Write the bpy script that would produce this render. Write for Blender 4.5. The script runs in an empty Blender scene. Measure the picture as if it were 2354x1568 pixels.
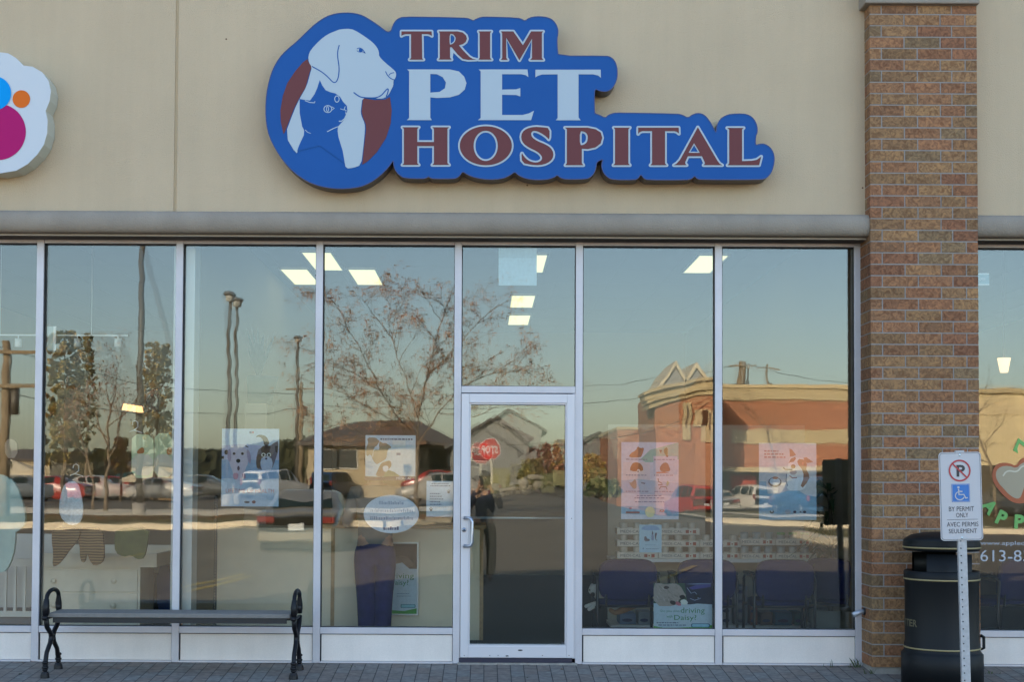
import bpy, bmesh, math, random
from mathutils import Vector, Matrix, geometry
random.seed(11)
rad = math.radians
sc = bpy.context.scene
COL = sc.collection

# ---------------------------------------------------------------- camera
CAMY, CAMZ, LENS = -11.35, 1.45, 50.0
PITCH, ROLL, SHX, SHY = rad(1.9), 0.005, 0.0263, 0.0905
cd = bpy.data.cameras.new('camera'); cam = bpy.data.objects.new('viewpoint', cd); COL.objects.link(cam)
cd.lens = LENS; cd.sensor_width = 36; cd.clip_start = 0.05; cd.clip_end = 3000
cd.shift_x, cd.shift_y = SHX, SHY
RC = Matrix.Rotation(math.pi / 2 + PITCH, 3, 'X') @ Matrix.Rotation(ROLL, 3, 'Z')
cam.matrix_world = Matrix.Translation((0, CAMY, CAMZ)) @ RC.to_4x4()
sc.camera = cam

# ---------------------------------------------------------------- sky, sun, exposure
SUN_EL, SUN_AZ = rad(23), rad(-24)      # azimuth from +Y (behind the shop) towards +X
w = bpy.data.worlds.new('World'); sc.world = w; w.use_nodes = True
nt = w.node_tree; bg = nt.nodes['Background']
sky = nt.nodes.new('ShaderNodeTexSky'); sky.sky_type = 'NISHITA'; sky.sun_disc = False
sky.sun_elevation = SUN_EL; sky.sun_rotation = SUN_AZ
sky.air_density = 1.0; sky.dust_density = 1.3; sky.ozone_density = 1.0
nt.links.new(sky.outputs[0], bg.inputs[0]); bg.inputs[1].default_value = 0.15
sd = bpy.data.lights.new('sun', 'SUN'); sd.energy = 5.0; sd.angle = rad(0.5); sd.color = (1.0, 0.83, 0.62)
sun = bpy.data.objects.new('sun', sd); COL.objects.link(sun)
dv = Vector((math.sin(SUN_AZ) * math.cos(SUN_EL), math.cos(SUN_AZ) * math.cos(SUN_EL), math.sin(SUN_EL)))
sun.rotation_euler = dv.to_track_quat('Z', 'Y').to_euler()
sc.view_settings.view_transform = 'Standard'; sc.view_settings.look = 'None'
sc.view_settings.exposure = 1.85; sc.view_settings.gamma = 1.0
sc.render.engine = 'CYCLES'
cy = sc.cycles
cy.use_denoising = True; cy.max_bounces = 8; cy.transparent_max_bounces = 16
cy.glossy_bounces = 4; cy.diffuse_bounces = 3; cy.transmission_bounces = 4
cy.caustics_reflective = False; cy.caustics_refractive = False
cy.sample_clamp_indirect = 6.0

# ---------------------------------------------------------------- from a spot in the photograph to a point at a known distance
PW, PH = 2354.0, 1568.0
def ray(x, y):
    return RC @ Vector(((x / PW - .5 + SHX) * 36 / LENS, ((.5 - y / PH) * 683 / 1024 + SHY) * 36 / LENS, -1))
def P(x, y, Y):
    r = ray(x, y); t = (Y - CAMY) / r.y
    return Vector((r.x * t, Y, CAMZ + r.z * t))
def PZ(x, y, z):
    r = ray(x, y); t = (z - CAMZ) / r.z
    return Vector((r.x * t, CAMY + r.y * t, z))
def RP(x, y, d):                       # what the window mirrors stands in front of the shop
    p = P(x, y, d); return Vector((p.x, -d, p.z))
def H(X, d):                           # height of the ground in front of the shop
    if d < 2.3: return -0.075 * d
    b = -0.1725
    if d < 15: return b
    u = max(0.0, min(1.0, (X + 9) / 12)); s = .006 + .015 * u
    h = b + s * (min(d, 82) - 15); v = max(0.0, min(1.0, (X - 4.5) / 4.5)); v = v * v * (3 - 2 * v)
    return h * (1 - v) + v * (b + .010 * (min(d, 35) - 15) - .014 * max(0, min(d, 90) - 35))
def RG(x, y):
    r = ray(x, y); lo, hi = 3.0, 400.0
    for _ in range(50):
        m = (lo + hi) / 2; t = (m - CAMY) / r.y
        if CAMZ + r.z * t > H(r.x * t, m): lo = m
        else: hi = m
    t = (lo - CAMY) / r.y
    return Vector((r.x * t, -lo, H(r.x * t, lo)))

# ---------------------------------------------------------------- materials
_m = {}
def lin(c):
    return c / 12.92 if c <= .04045 else ((c + .055) / 1.055) ** 2.4
def S(r, g, b, k=1.0):                 # 0-255 display colour to linear
    return tuple(lin(v / 255) * k for v in (r, g, b))
def mat(name, rgb, rough=.6, metal=0.0, var=.0, vs=3.0, bump=0.0, bs=60.0, spec=None, emit=None, coat=0.0, streak=0.0):
    if name in _m: return _m[name]
    m = bpy.data.materials.new(name); m.use_nodes = True; n = m.node_tree.nodes; l = m.node_tree.links
    b = n['Principled BSDF']; b.inputs['Roughness'].default_value = rough; b.inputs['Metallic'].default_value = metal
    b.inputs['Base Color'].default_value = (*rgb, 1)
    if spec is not None: b.inputs['Specular IOR Level'].default_value = spec
    if coat: b.inputs['Coat Weight'].default_value = coat; b.inputs['Coat Roughness'].default_value = .06
    tc = n.new('ShaderNodeTexCoord')
    if var:
        t = n.new('ShaderNodeTexNoise'); t.inputs['Scale'].default_value = vs; t.inputs['Detail'].default_value = 6
        l.new(tc.outputs['Object'], t.inputs['Vector'])
        mr = n.new('ShaderNodeMapRange'); mr.inputs[1].default_value = .3; mr.inputs[2].default_value = .7
        mr.inputs[3].default_value = 1 - var; mr.inputs[4].default_value = 1 + var
        l.new(t.outputs[0], mr.inputs[0])
        mx = n.new('ShaderNodeMix'); mx.data_type = 'RGBA'; mx.blend_type = 'MULTIPLY'; mx.inputs[0].default_value = 1
        mx.inputs[6].default_value = (*rgb, 1); l.new(mr.outputs[0], mx.inputs[7]); l.new(mx.outputs[2], b.inputs['Base Color'])
    if streak:                         # rain streaks and dirt runs
        mp = n.new('ShaderNodeMapping'); mp.inputs['Scale'].default_value = (7, 7, .45); l.new(tc.outputs['Object'], mp.inputs[0])
        t3 = n.new('ShaderNodeTexNoise'); t3.inputs['Scale'].default_value = 1.0; t3.inputs['Detail'].default_value = 7; t3.inputs['Roughness'].default_value = .6; l.new(mp.outputs[0], t3.inputs['Vector'])
        m3 = n.new('ShaderNodeMapRange'); m3.inputs[1].default_value = .35; m3.inputs[2].default_value = .68; m3.inputs[3].default_value = 1 + streak * .4; m3.inputs[4].default_value = 1 - streak; l.new(t3.outputs[0], m3.inputs[0])
        x3 = n.new('ShaderNodeMix'); x3.data_type = 'RGBA'; x3.blend_type = 'MULTIPLY'; x3.inputs[0].default_value = 1
        if var: l.new(mx.outputs[2], x3.inputs[6])
        else: x3.inputs[6].default_value = (*rgb, 1)
        l.new(m3.outputs[0], x3.inputs[7]); l.new(x3.outputs[2], b.inputs['Base Color'])
        t4 = n.new('ShaderNodeTexNoise'); t4.inputs['Scale'].default_value = 190; t4.inputs['Detail'].default_value = 3; l.new(tc.outputs['Object'], t4.inputs['Vector'])
        m4 = n.new('ShaderNodeMapRange'); m4.inputs[1].default_value = .3; m4.inputs[2].default_value = .7; m4.inputs[3].default_value = 1 - streak; m4.inputs[4].default_value = 1 + streak; l.new(t4.outputs[0], m4.inputs[0])
        x4 = n.new('ShaderNodeMix'); x4.data_type = 'RGBA'; x4.blend_type = 'MULTIPLY'; x4.inputs[0].default_value = 1; l.new(x3.outputs[2], x4.inputs[6]); l.new(m4.outputs[0], x4.inputs[7]); l.new(x4.outputs[2], b.inputs['Base Color'])
    if bump:
        t2 = n.new('ShaderNodeTexNoise'); t2.inputs['Scale'].default_value = bs; t2.inputs['Detail'].default_value = 4
        l.new(tc.outputs['Object'], t2.inputs['Vector'])
        bp = n.new('ShaderNodeBump'); bp.inputs['Strength'].default_value = bump; bp.inputs['Distance'].default_value = .01
        l.new(t2.outputs[0], bp.inputs['Height']); l.new(bp.outputs[0], b.inputs['Normal'])
    if emit:
        b.inputs['Emission Color'].default_value = (*emit[:3], 1); b.inputs['Emission Strength'].default_value = emit[3]
    _m[name] = m; return m
def ink(r, g, b, k=1.0):               # printed colour
    k *= .25 + 1.12 * (.3 * r + .6 * g + .1 * b) / 255
    return mat('print_%d_%d_%d' % (r, g, b), S(r, g, b, k), .6, spec=.2, var=.07, vs=38)

def glass(name, refl, tint, amp, scale, tilt=(0, 0), twist=None):
    m = bpy.data.materials.new(name); m.use_nodes = True; n = m.node_tree.nodes; l = m.node_tree.links; n.clear()
    o = n.new('ShaderNodeOutputMaterial'); mx = n.new('ShaderNodeMixShader')
    tr = n.new('ShaderNodeBsdfTransparent'); tr.inputs[0].default_value = (*tint, 1)
    gl = n.new('ShaderNodeBsdfGlossy'); gl.inputs['Roughness'].default_value = 0.0; gl.inputs['Color'].default_value = (.97, 1.0, .98, 1)
    ge = n.new('ShaderNodeNewGeometry'); tc = n.new('ShaderNodeTexCoord')
    mp = n.new('ShaderNodeMapping'); mp.inputs['Scale'].default_value = scale
    l.new(ge.outputs['Position'], mp.inputs[0])
    no = n.new('ShaderNodeTexNoise'); no.inputs['Scale'].default_value = 1.0; no.inputs['Detail'].default_value = .8
    l.new(mp.outputs[0], no.inputs['Vector'])
    s1 = n.new('ShaderNodeVectorMath'); s1.operation = 'SUBTRACT'; s1.inputs[1].default_value = (.5, .5, .5)
    l.new(no.outputs['Color'], s1.inputs[0])
    s2 = n.new('ShaderNodeVectorMath'); s2.operation = 'MULTIPLY'; s2.inputs[1].default_value = (amp[0], 0, amp[1])
    l.new(s1.outputs[0], s2.inputs[0])
    s3 = n.new('ShaderNodeVectorMath'); s3.operation = 'ADD'; l.new(s2.outputs[0], s3.inputs[0]); s3.inputs[1].default_value = (tilt[0], 0, tilt[1])
    s4 = n.new('ShaderNodeVectorMath'); s4.operation = 'ADD'; l.new(s3.outputs[0], s4.inputs[0]); l.new(ge.outputs['Normal'], s4.inputs[1])
    if twist:                          # a sheet bowed about its upright edge: leans further towards the bottom
        sp = n.new('ShaderNodeSeparateXYZ'); l.new(ge.outputs['Position'], sp.inputs[0])
        mr = n.new('ShaderNodeMapRange'); mr.inputs[1].default_value = twist[1]; mr.inputs[2].default_value = twist[1] - 1.0; mr.inputs[3].default_value = 0; mr.inputs[4].default_value = twist[0]; l.new(sp.outputs[2], mr.inputs[0])
        cx_ = n.new('ShaderNodeCombineXYZ'); l.new(mr.outputs[0], cx_.inputs[0]); s6 = n.new('ShaderNodeVectorMath'); s6.operation = 'ADD'; l.new(s4.outputs[0], s6.inputs[0]); l.new(cx_.outputs[0], s6.inputs[1]); s4 = s6
    s5 = n.new('ShaderNodeVectorMath'); s5.operation = 'NORMALIZE'; l.new(s4.outputs[0], s5.inputs[0]); l.new(s5.outputs[0], gl.inputs['Normal'])
    fr = n.new('ShaderNodeFresnel'); fr.inputs[0].default_value = 1.5
    ad = n.new('ShaderNodeMath'); ad.operation = 'ADD'; ad.use_clamp = True; ad.inputs[1].default_value = refl - .04; l.new(fr.outputs[0], ad.inputs[0])
    l.new(ad.outputs[0], mx.inputs[0]); l.new(tr.outputs[0], mx.inputs[1]); l.new(gl.outputs[0], mx.inputs[2]); l.new(mx.outputs[0], o.inputs[0])
    return m

# ---------------------------------------------------------------- mesh building
def area(p): return sum(p[i][0] * p[(i + 1) % len(p)][1] - p[(i + 1) % len(p)][0] * p[i][1] for i in range(len(p))) / 2
def clean(p):
    q = []
    for a in p:
        if not q or (abs(a[0] - q[-1][0]) + abs(a[1] - q[-1][1])) > 1e-6: q.append((a[0], a[1]))
    if len(q) > 1 and abs(q[0][0] - q[-1][0]) + abs(q[0][1] - q[-1][1]) < 1e-6: q.pop()
    return q
def ccw(p): p = clean(p); return p if area(p) > 0 else p[::-1]
def offset(p, d, n=4):
    p = ccw(p); out = []; N = len(p)
    for i in range(N):
        a, b, c = Vector(p[i - 1]), Vector(p[i]), Vector(p[(i + 1) % N])
        e1, e2 = (b - a).normalized(), (c - b).normalized()
        n1, n2 = Vector((e1.y, -e1.x)), Vector((e2.y, -e2.x))
        cr = e1.x * e2.y - e1.y * e2.x
        if cr * d > 1e-4:
            an = math.atan2(cr, e1.dot(e2))
            for k in range(n + 1):
                t = an * k / n; r = Vector((n1.x * math.cos(t) - n1.y * math.sin(t), n1.x * math.sin(t) + n1.y * math.cos(t)))
                out.append(tuple(b + r * d))
        else:
            m = (n1 + n2) / max(.35, 1 + n1.dot(n2)); out.append(tuple(b + m * d))
    return out
def smooth(p, it=2, closed=True):      # Chaikin corner cutting
    for _ in range(it):
        q = []; N = len(p)
        for i in range(N if closed else N - 1):
            a, b = p[i], p[(i + 1) % N]
            q += [(a[0] * .75 + b[0] * .25, a[1] * .75 + b[1] * .25), (a[0] * .25 + b[0] * .75, a[1] * .25 + b[1] * .75)]
        if not closed: q = [p[0]] + q + [p[-1]]
        p = q
    return p
def ell(cx, cy, rx, ry, n=40, a0=0, a1=360):
    full = a1 - a0 >= 360
    return [(cx + rx * math.cos(rad(a0 + (a1 - a0) * i / (n if full else n - 1))), cy + ry * math.sin(rad(a0 + (a1 - a0) * i / (n if full else n - 1)))) for i in range(n)]
def ribbon(pts, w):
    L, R = [], []; N = len(pts)
    for i in range(N):
        a = Vector(pts[max(0, i - 1)]); b = Vector(pts[min(N - 1, i + 1)]); t = (b - a).normalized(); n = Vector((-t.y, t.x))
        k = w / 2; c = Vector(pts[i]); L.append(tuple(c + n * k)); R.append(tuple(c - n * k))
    return L + R[::-1]

class MB:
    def __init__(s): s.v = []; s.f = []; s.fm = []; s.ms = []; s.cur = 0; s.sm = []; s.smooth = False; s.col = None; s.fc = []
    def use(s, m):
        if m not in s.ms: s.ms.append(m)
        s.cur = s.ms.index(m); return s
    def add(s, vs, fs):
        o = len(s.v); s.v += [tuple(v) for v in vs]
        for f in fs: s.f.append(tuple(o + i for i in f)); s.fm.append(s.cur); s.sm.append(s.smooth); s.fc.append(s.col)
        return s
    def box(s, x0, x1, y0, y1, z0, z1, M=None):
        x0, x1 = sorted((x0, x1)); y0, y1 = sorted((y0, y1)); z0, z1 = sorted((z0, z1))
        vs = [Vector((x, y, z)) for x in (x0, x1) for y in (y0, y1) for z in (z0, z1)]
        if M: vs = [M @ v for v in vs]
        return s.add(vs, [(0, 1, 3, 2), (4, 6, 7, 5), (0, 4, 5, 1), (2, 3, 7, 6), (0, 2, 6, 4), (1, 5, 7, 3)])
    def fill(s, loops, Y, fn=None):    # flat face in the XZ plane at depth Y, looking towards -Y
        loops = [ccw(l) for l in loops]
        vec = [[Vector((a, b, 0)) for a, b in l] for l in loops]
        tr = geometry.tessellate_polygon(vec); flat = [p for l in loops for p in l]
        vs = [(a, Y, b) for a, b in flat]; fs = []
        for t in tr:
            a, b, c = (flat[i] for i in t)
            ar = (b[0] - a[0]) * (c[1] - a[1]) - (c[0] - a[0]) * (b[1] - a[1])
            if abs(ar) < 1e-12: continue
            fs.append(tuple(t) if ar > 0 else tuple(t)[::-1])
        return s.add(vs, fs)
    def slab(s, loops, Y0, Y1, back=True):   # outline with thickness, front at Y0
        s.fill(loops, Y0)
        for li, l in enumerate(loops):
            l = ccw(l); n = len(l)
            vs = [(a, Y0, b) for a, b in l] + [(a, Y1, b) for a, b in l]
            fs = [(i, i + n, (i + 1) % n + n, (i + 1) % n) for i in range(n)]
            if li: fs = [f[::-1] for f in fs]
            s.add(vs, fs)
        if back:
            o = len(s.f); s.fill(loops, Y1)
            for i in range(o, len(s.f)): s.f[i] = s.f[i][::-1]
        return s
    def prism(s, poly, h0, h1, axis='x'):     # polygon (a,b) extruded; axis x: (y,z); axis z: (x,y)
        poly = ccw(poly); n = len(poly)
        g = (lambda a, b, h: (h, a, b)) if axis == 'x' else (lambda a, b, h: (a, b, h))
        vs = [g(a, b, h0) for a, b in poly] + [g(a, b, h1) for a, b in poly]
        fs = [(i, (i + 1) % n, (i + 1) % n + n, i + n) for i in range(n)]
        tr = geometry.tessellate_polygon([[Vector((a, b, 0)) for a, b in poly]])
        fs += [tuple(t) for t in tr] + [tuple(i + n for i in t)[::-1] for t in tr]
        return s.add(vs, fs)
    def tube(s, pts, r, n=8, caps=True):
        pts = [Vector(p) for p in pts]; N = len(pts); rs = r if isinstance(r, (list, tuple)) else [r] * N
        up = Vector((0, 0, 1)); vs = []; prev = None
        for i, p in enumerate(pts):
            t = (pts[min(N - 1, i + 1)] - pts[max(0, i - 1)]).normalized()
            if prev is None: a = t.cross(up if abs(t.z) < .9 else Vector((1, 0, 0))).normalized()
            else: a = (prev - t * prev.dot(t)).normalized()
            prev = a; b = t.cross(a)
            vs += [p + (a * math.cos(2 * math.pi * k / n) + b * math.sin(2 * math.pi * k / n)) * rs[i] for k in range(n)]
        fs = [(i * n + k, i * n + (k + 1) % n, (i + 1) * n + (k + 1) % n, (i + 1) * n + k) for i in range(N - 1) for k in range(n)]
        if caps: fs += [tuple(range(n))[::-1], tuple((N - 1) * n + k for k in range(n))]
        return s.add(vs, fs)
    def lathe(s, prof, c=(0, 0, 0), n=40, a0=0, a1=360):
        full = a1 - a0 >= 360; m = n if full else n + 1; vs = []
        for r, z in prof:
            for k in range(m):
                t = rad(a0 + (a1 - a0) * k / n); vs.append((c[0] + r * math.cos(t), c[1] + r * math.sin(t), c[2] + z))
        fs = [(i * m + k, i * m + (k + 1) % m, (i + 1) * m + (k + 1) % m, (i + 1) * m + k) for i in range(len(prof) - 1) for k in range(m if full else n)]
        return s.add(vs, fs)
    def ball(s, c, r, n=12, sq=(1, 1, 1), M=None):
        vs, fs = [], []; m = n // 2
        for i in range(m + 1):
            ph = math.pi * i / m
            for k in range(n):
                t = 2 * math.pi * k / n
                v = Vector((r * sq[0] * math.sin(ph) * math.cos(t), r * sq[1] * math.sin(ph) * math.sin(t), r * sq[2] * math.cos(ph)))
                if M: v = M @ v
                vs.append(v + Vector(c))
        fs = [(i * n + k, (i + 1) * n + k, (i + 1) * n + (k + 1) % n, i * n + (k + 1) % n) for i in range(m) for k in range(n)]
        return s.add(vs, fs)
    def build(s, name, m=None, parent=None, bevel=0.0, weld=False):
        me = bpy.data.meshes.new(name); off = Vector(parent['_o']) if parent is not None and '_o' in parent else Vector()
        me.from_pydata([tuple(Vector(v) - off) for v in s.v], [], s.f)
        for mm in (s.ms or [m]): me.materials.append(mm)
        me.polygons.foreach_set('material_index', s.fm); me.polygons.foreach_set('use_smooth', s.sm)
        if any(c is not None for c in s.fc):
            a = me.color_attributes.new('tone', 'FLOAT_COLOR', 'CORNER'); i = 0
            for f, c in zip(s.f, s.fc):
                for _ in f: a.data[i].color = (*(c or (1, 1, 1)), 1); i += 1
        if weld:
            bm = bmesh.new(); bm.from_mesh(me); bmesh.ops.remove_doubles(bm, verts=bm.verts, dist=1e-4); bm.to_mesh(me); bm.free()
        me.update(); o = bpy.data.objects.new(name, me); COL.objects.link(o)
        if parent is not None: o.parent = parent; o['_o'] = tuple(off)
        if bevel:
            b = o.modifiers.new('edge', 'BEVEL'); b.width = bevel; b.segments = 2; b.limit_method = 'ANGLE'; b.angle_limit = rad(40)
        return o
def mb(m=None, sm=False):
    x = MB(); x.smooth = sm
    if m: x.use(m)
    return x
def tag(o, label, cat, group=None, kind=None):
    o['label'] = label; o['category'] = cat
    if group: o['group'] = group
    if kind: o['kind'] = kind
    return o
def thing(name, label, cat, loc=(0, 0, 0), group=None):
    o = bpy.data.objects.new(name, None); COL.objects.link(o); o.location = loc; o['_o'] = tuple(loc); o.empty_display_size = .1
    return tag(o, label, cat, group)
def struct(o, kind='structure'): o['kind'] = kind; return o
def dup(r, loc, rz=0.0, label=None, sub=None):
    c = r.copy(); COL.objects.link(c); c.location = loc; c.rotation_euler = (0, 0, rz)
    if label: c['label'] = label
    for ch in list(r.children):
        d = ch.copy(); COL.objects.link(d); d.parent = c
        for g in list(ch.children):
            e = g.copy(); COL.objects.link(e); e.parent = d
            for h in list(g.children):
                k = h.copy(); COL.objects.link(k); k.parent = e
    return c
_tc = {}
def text2d(t, bold=0.0):
    if (t, bold) in _tc: return _tc[(t, bold)]
    cu = bpy.data.curves.new('t', 'FONT'); cu.body = t; cu.offset = bold; cu.resolution_u = 3
    ob = bpy.data.objects.new('t', cu); me = bpy.data.meshes.new_from_object(ob)
    vs = [(v.co.x, v.co.y) for v in me.vertices]; fs = [tuple(p.vertices) for p in me.polygons]
    bpy.data.objects.remove(ob); bpy.data.meshes.remove(me); bpy.data.curves.remove(cu)
    _tc[(t, bold)] = (vs, fs); return vs, fs
def put_text(m, t, x0, x1, z0, z1, Y, bold=0.0, fn=None):
    vs, fs = text2d(t, bold)
    a0, a1 = min(v[0] for v in vs), max(v[0] for v in vs); b0, b1 = min(v[1] for v in vs), max(v[1] for v in vs)
    q = [(x0 + (v[0] - a0) / (a1 - a0) * (x1 - x0), z0 + (v[1] - b0) / (b1 - b0) * (z1 - z0)) for v in vs]
    if fn: q = [fn(*p) for p in q]
    out = [(p[0], Y, p[1]) for p in q]; ff = []
    for f in fs:
        a, b, c = q[f[0]], q[f[1]], q[f[2]]
        ar = (b[0] - a[0]) * (c[1] - a[1]) - (c[0] - a[0]) * (b[1] - a[1]); ff.append(f if ar > 0 else f[::-1])
    m.add(out, ff)
def skin(name, verts, edges, radii, m, parent, sub=2, root=0):
    off = Vector(parent['_o']) if parent is not None and '_o' in parent else Vector()
    me = bpy.data.meshes.new(name); me.from_pydata([tuple(Vector(v) - off) for v in verts], edges, [])
    ob = bpy.data.objects.new(name, me); COL.objects.link(ob)
    sk = ob.modifiers.new('s', 'SKIN'); sk.use_smooth_shade = True
    if not me.skin_vertices: raise RuntimeError('no skin layer')
    for i, r in enumerate(radii):
        r = r if isinstance(r, tuple) else (r, r); me.skin_vertices[0].data[i].radius = r
    me.skin_vertices[0].data[root].use_root = True
    ss = ob.modifiers.new('u', 'SUBSURF'); ss.levels = sub; ss.render_levels = sub
    dg = bpy.context.evaluated_depsgraph_get(); nm = bpy.data.meshes.new_from_object(ob.evaluated_get(dg))
    ob.modifiers.clear(); ob.data = nm; nm.materials.clear(); nm.materials.append(m)
    for p in nm.polygons: p.use_smooth = True
    if parent is not None: ob.parent = parent; ob['_o'] = tuple(off)
    return ob

# ================================================================ the storefront building
YS, YC, YP, YF = -.20, -.33, -.35, -.05      # stucco, cornice nose, pillar face, frame face
Zat = lambda y, Y, x=1177: P(x, y, Y).z
Xat = lambda x, Y, y=1000: P(x, y, Y).x
M_stucco = mat('stucco', (.565, .442, .296), .9, var=.045, vs=1.0, bump=.7, bs=120, streak=.04)
M_stucco2 = mat('stucco_joint', (.53, .41, .26), .9, bump=.3, bs=140)
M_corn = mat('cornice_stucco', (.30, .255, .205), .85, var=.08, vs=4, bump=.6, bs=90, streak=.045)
M_alu = mat('anodised_aluminium', (.55, .53, .55), .42, metal=.25, var=.05, vs=5, streak=.04)
M_panel = mat('base_panel_white', (.76, .68, .61), .5, var=.05, vs=3, streak=.05)
M_dark = mat('dark_gasket', (.012, .012, .014), .6)
M_soffit = mat('soffit_shade_brown', (.10, .085, .07), .8)  # the shadow under the cornice is put into this dark colour
M_drip = mat('drip_metal', (.45, .42, .36), .4)
M_conc = mat('concrete', (.30, .28, .25), .95, var=.18, vs=14, bump=.6, bs=40)
B = thing('storefront_building', 'beige stucco shop building with grey rounded cornice, brick pillar and aluminium shop windows', 'building')

zc_t, zc_b = Zat(491, YS), Zat(541, -.27)
zh = Zat(552.5, YF); zg = Zat(566.5, 0); zs_t = Zat(1444.5, YF); zs_b = Zat(1459.5, YF); zp_b = Zat(1521, -.03)
XL, XR, ZTOP = -6.5, 7.5, 6.35
xp0, xp1 = P(2000, 300, YP).x, P(2246.5, 300, YP).x
jx = Xat(405, YS, 250)
# the wall is built as panels that butt at a real recessed joint
for a, b in ((XL, jx - .012), (jx + .012, xp0 + .1), (xp1 - .1, XR)):
    m = mb(M_stucco); m.box(a, b, YS, .25, zc_b + .02, ZTOP); m.build('stucco_wall', parent=B)
m = mb(M_stucco2); m.box(jx - .012, jx + .012, YS + .012, .2, zc_t - .02, ZTOP - .01); m.build('control_joint', parent=B)
m = mb(mat('parapet_metal', (.3, .3, .31), .5)); m.box(XL - .03, XR + .03, -.26, .32, ZTOP, ZTOP + .09); m.build('parapet_cap', parent=B)
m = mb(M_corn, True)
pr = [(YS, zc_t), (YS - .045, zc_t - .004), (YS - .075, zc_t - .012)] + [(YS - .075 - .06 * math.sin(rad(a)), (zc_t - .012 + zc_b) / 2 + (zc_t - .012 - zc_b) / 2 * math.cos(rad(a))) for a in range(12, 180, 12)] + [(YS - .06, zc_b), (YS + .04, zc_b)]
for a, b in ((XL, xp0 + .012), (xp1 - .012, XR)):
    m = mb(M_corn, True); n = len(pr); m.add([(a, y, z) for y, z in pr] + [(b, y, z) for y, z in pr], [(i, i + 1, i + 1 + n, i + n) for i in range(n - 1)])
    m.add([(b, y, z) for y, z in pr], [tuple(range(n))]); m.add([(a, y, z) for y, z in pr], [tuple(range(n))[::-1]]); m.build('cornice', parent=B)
for a_, b_ in ((XL, xp0 + .005), (xp1 - .005, XR)): m = mb(M_drip); m.box(a_, b_, YS - .03, YS - .015, zc_b - .014, zc_b - .001); m.build('drip_edge', parent=B)
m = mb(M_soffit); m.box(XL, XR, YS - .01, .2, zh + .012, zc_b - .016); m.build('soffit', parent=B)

# brick pillar, every brick laid
def brick_mat():
    m = bpy.data.materials.new('clay_brick'); m.use_nodes = True; n = m.node_tree.nodes; l = m.node_tree.links; b = n['Principled BSDF']
    b.inputs['Roughness'].default_value = .85
    at = n.new('ShaderNodeVertexColor'); at.layer_name = 'tone'
    tc = n.new('ShaderNodeTexCoord'); t = n.new('ShaderNodeTexNoise'); t.inputs['Scale'].default_value = 26; t.inputs['Detail'].default_value = 5; t.inputs['Distortion'].default_value = 1.6
    l.new(tc.outputs['Object'], t.inputs['Vector'])
    cr = n.new('ShaderNodeValToRGB'); e = cr.color_ramp.elements
    e[0].position = .36; e[0].color = (.72, .60, .50, 1); e[1].position = .64; e[1].color = (1.45, 1.38, 1.25, 1)
    k = e.new(.5); k.color = (1, 1, 1, 1); l.new(t.outputs[0], cr.inputs[0])
    mx = n.new('ShaderNodeMix'); mx.data_type = 'RGBA'; mx.blend_type = 'MULTIPLY'; mx.inputs[0].default_value = 1
    l.new(at.outputs[0], mx.inputs[6]); l.new(cr.outputs[0], mx.inputs[7]); l.new(mx.outputs[2], b.inputs['Base Color'])
    bp = n.new('ShaderNodeBump'); bp.inputs['Strength'].default_value = .6; bp.inputs['Distance'].default_value = .006; l.new(t.outputs[0], bp.inputs['Height']); l.new(bp.outputs[0], b.inputs['Normal'])
    return m
M_brick = brick_mat(); M_mortar = mat('mortar', (.30, .28, .265), .95, var=.1, vs=30, bump=.4, bs=120)
tones = [S(166, 112, 74, .8), S(162, 104, 68, .8), S(162, 120, 80, .8), S(170, 126, 82, .8), S(154, 114, 74, .8), S(152, 94, 64, .8), S(146, 118, 84, .8), S(166, 110, 74, .8), S(158, 108, 72, .8), S(168, 120, 78, .8)]
rb = random.Random(5)
pil = mb(M_mortar); capz = Zat(12, YP, 2120); g = .003
pil.box(xp0 + g, xp1 - g, YP + g, .25, .045, capz); pil = pil.build('brick_pillar', parent=B)
bk = mb(M_brick); pitch = .0893; ztj = Zat(33.2, YP, 2100); row = 0; z = ztj
while z + pitch < capz + .05: z += pitch; row -= 1
W_ = xp1 - xp0; k_ = W_ / .83
def brick(x0, x1, y0, y1, z0, z1, fx=0):
    c = rb.choice(tones); c = tuple(.68 * v + .32 * w_ for v, w_ in zip(c, (.215, .145, .085))); s = rb.uniform(.80, 1.02); bk.col = tuple(v * s for v in c)
    e = rb.uniform(-.0012, .0012); j = .005
    bk.box(x0, x1, y0 + (e if not fx else 0), y1, z0 + j, z1 - j)
while z > .09:
    z0 = z - pitch; z1 = min(z, capz)
    if row % 2 == 0: cuts = [0, .267, .547, .740, .83]; ret = [(0, .0), (.095, .09), (.375, .28)]
    else: cuts = [0, .091, .369, .636, .83]; ret = [(0, 0), (.285, .28), (.375, .09)]
    for i in range(4):
        a, b = xp0 + cuts[i] * k_, xp0 + cuts[i + 1] * k_
        a += 0 if i == 0 else .005; b -= 0 if i == 3 else .005
        dpt = .095 if (i == 0 and row % 2 == 0) or (i == 3 and row % 2) else .1
        if (i == 0 and row % 2) : dpt = .285
        if (i == 3 and row % 2 == 0): dpt = .285
        brick(a, b, YP, YP + dpt - .005, z0, z1)
    # the returns on both sides
    for sx in (0, 1):
        st = .285 if (row % 2) ^ (sx == 1) else .095
        y0 = YP + st + .005
        while y0 < .2:
            y1 = min(y0 + .27, .24)
            if sx == 0: brick(xp0, xp0 + .09, y0, y1, z0, z1, 1)
            else: brick(xp1 - .09, xp1, y0, y1, z0, z1, 1)
            y0 = y1 + .01
    z -= pitch; row += 1
o = bk.build('brick_face', parent=pil); o.parent = pil
m = mb(M_conc); m.box(xp0 + .01, xp1 - .01, YP + .012, .2, -.15, .047); m.build('pillar_footing', parent=pil, bevel=.006)
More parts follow.
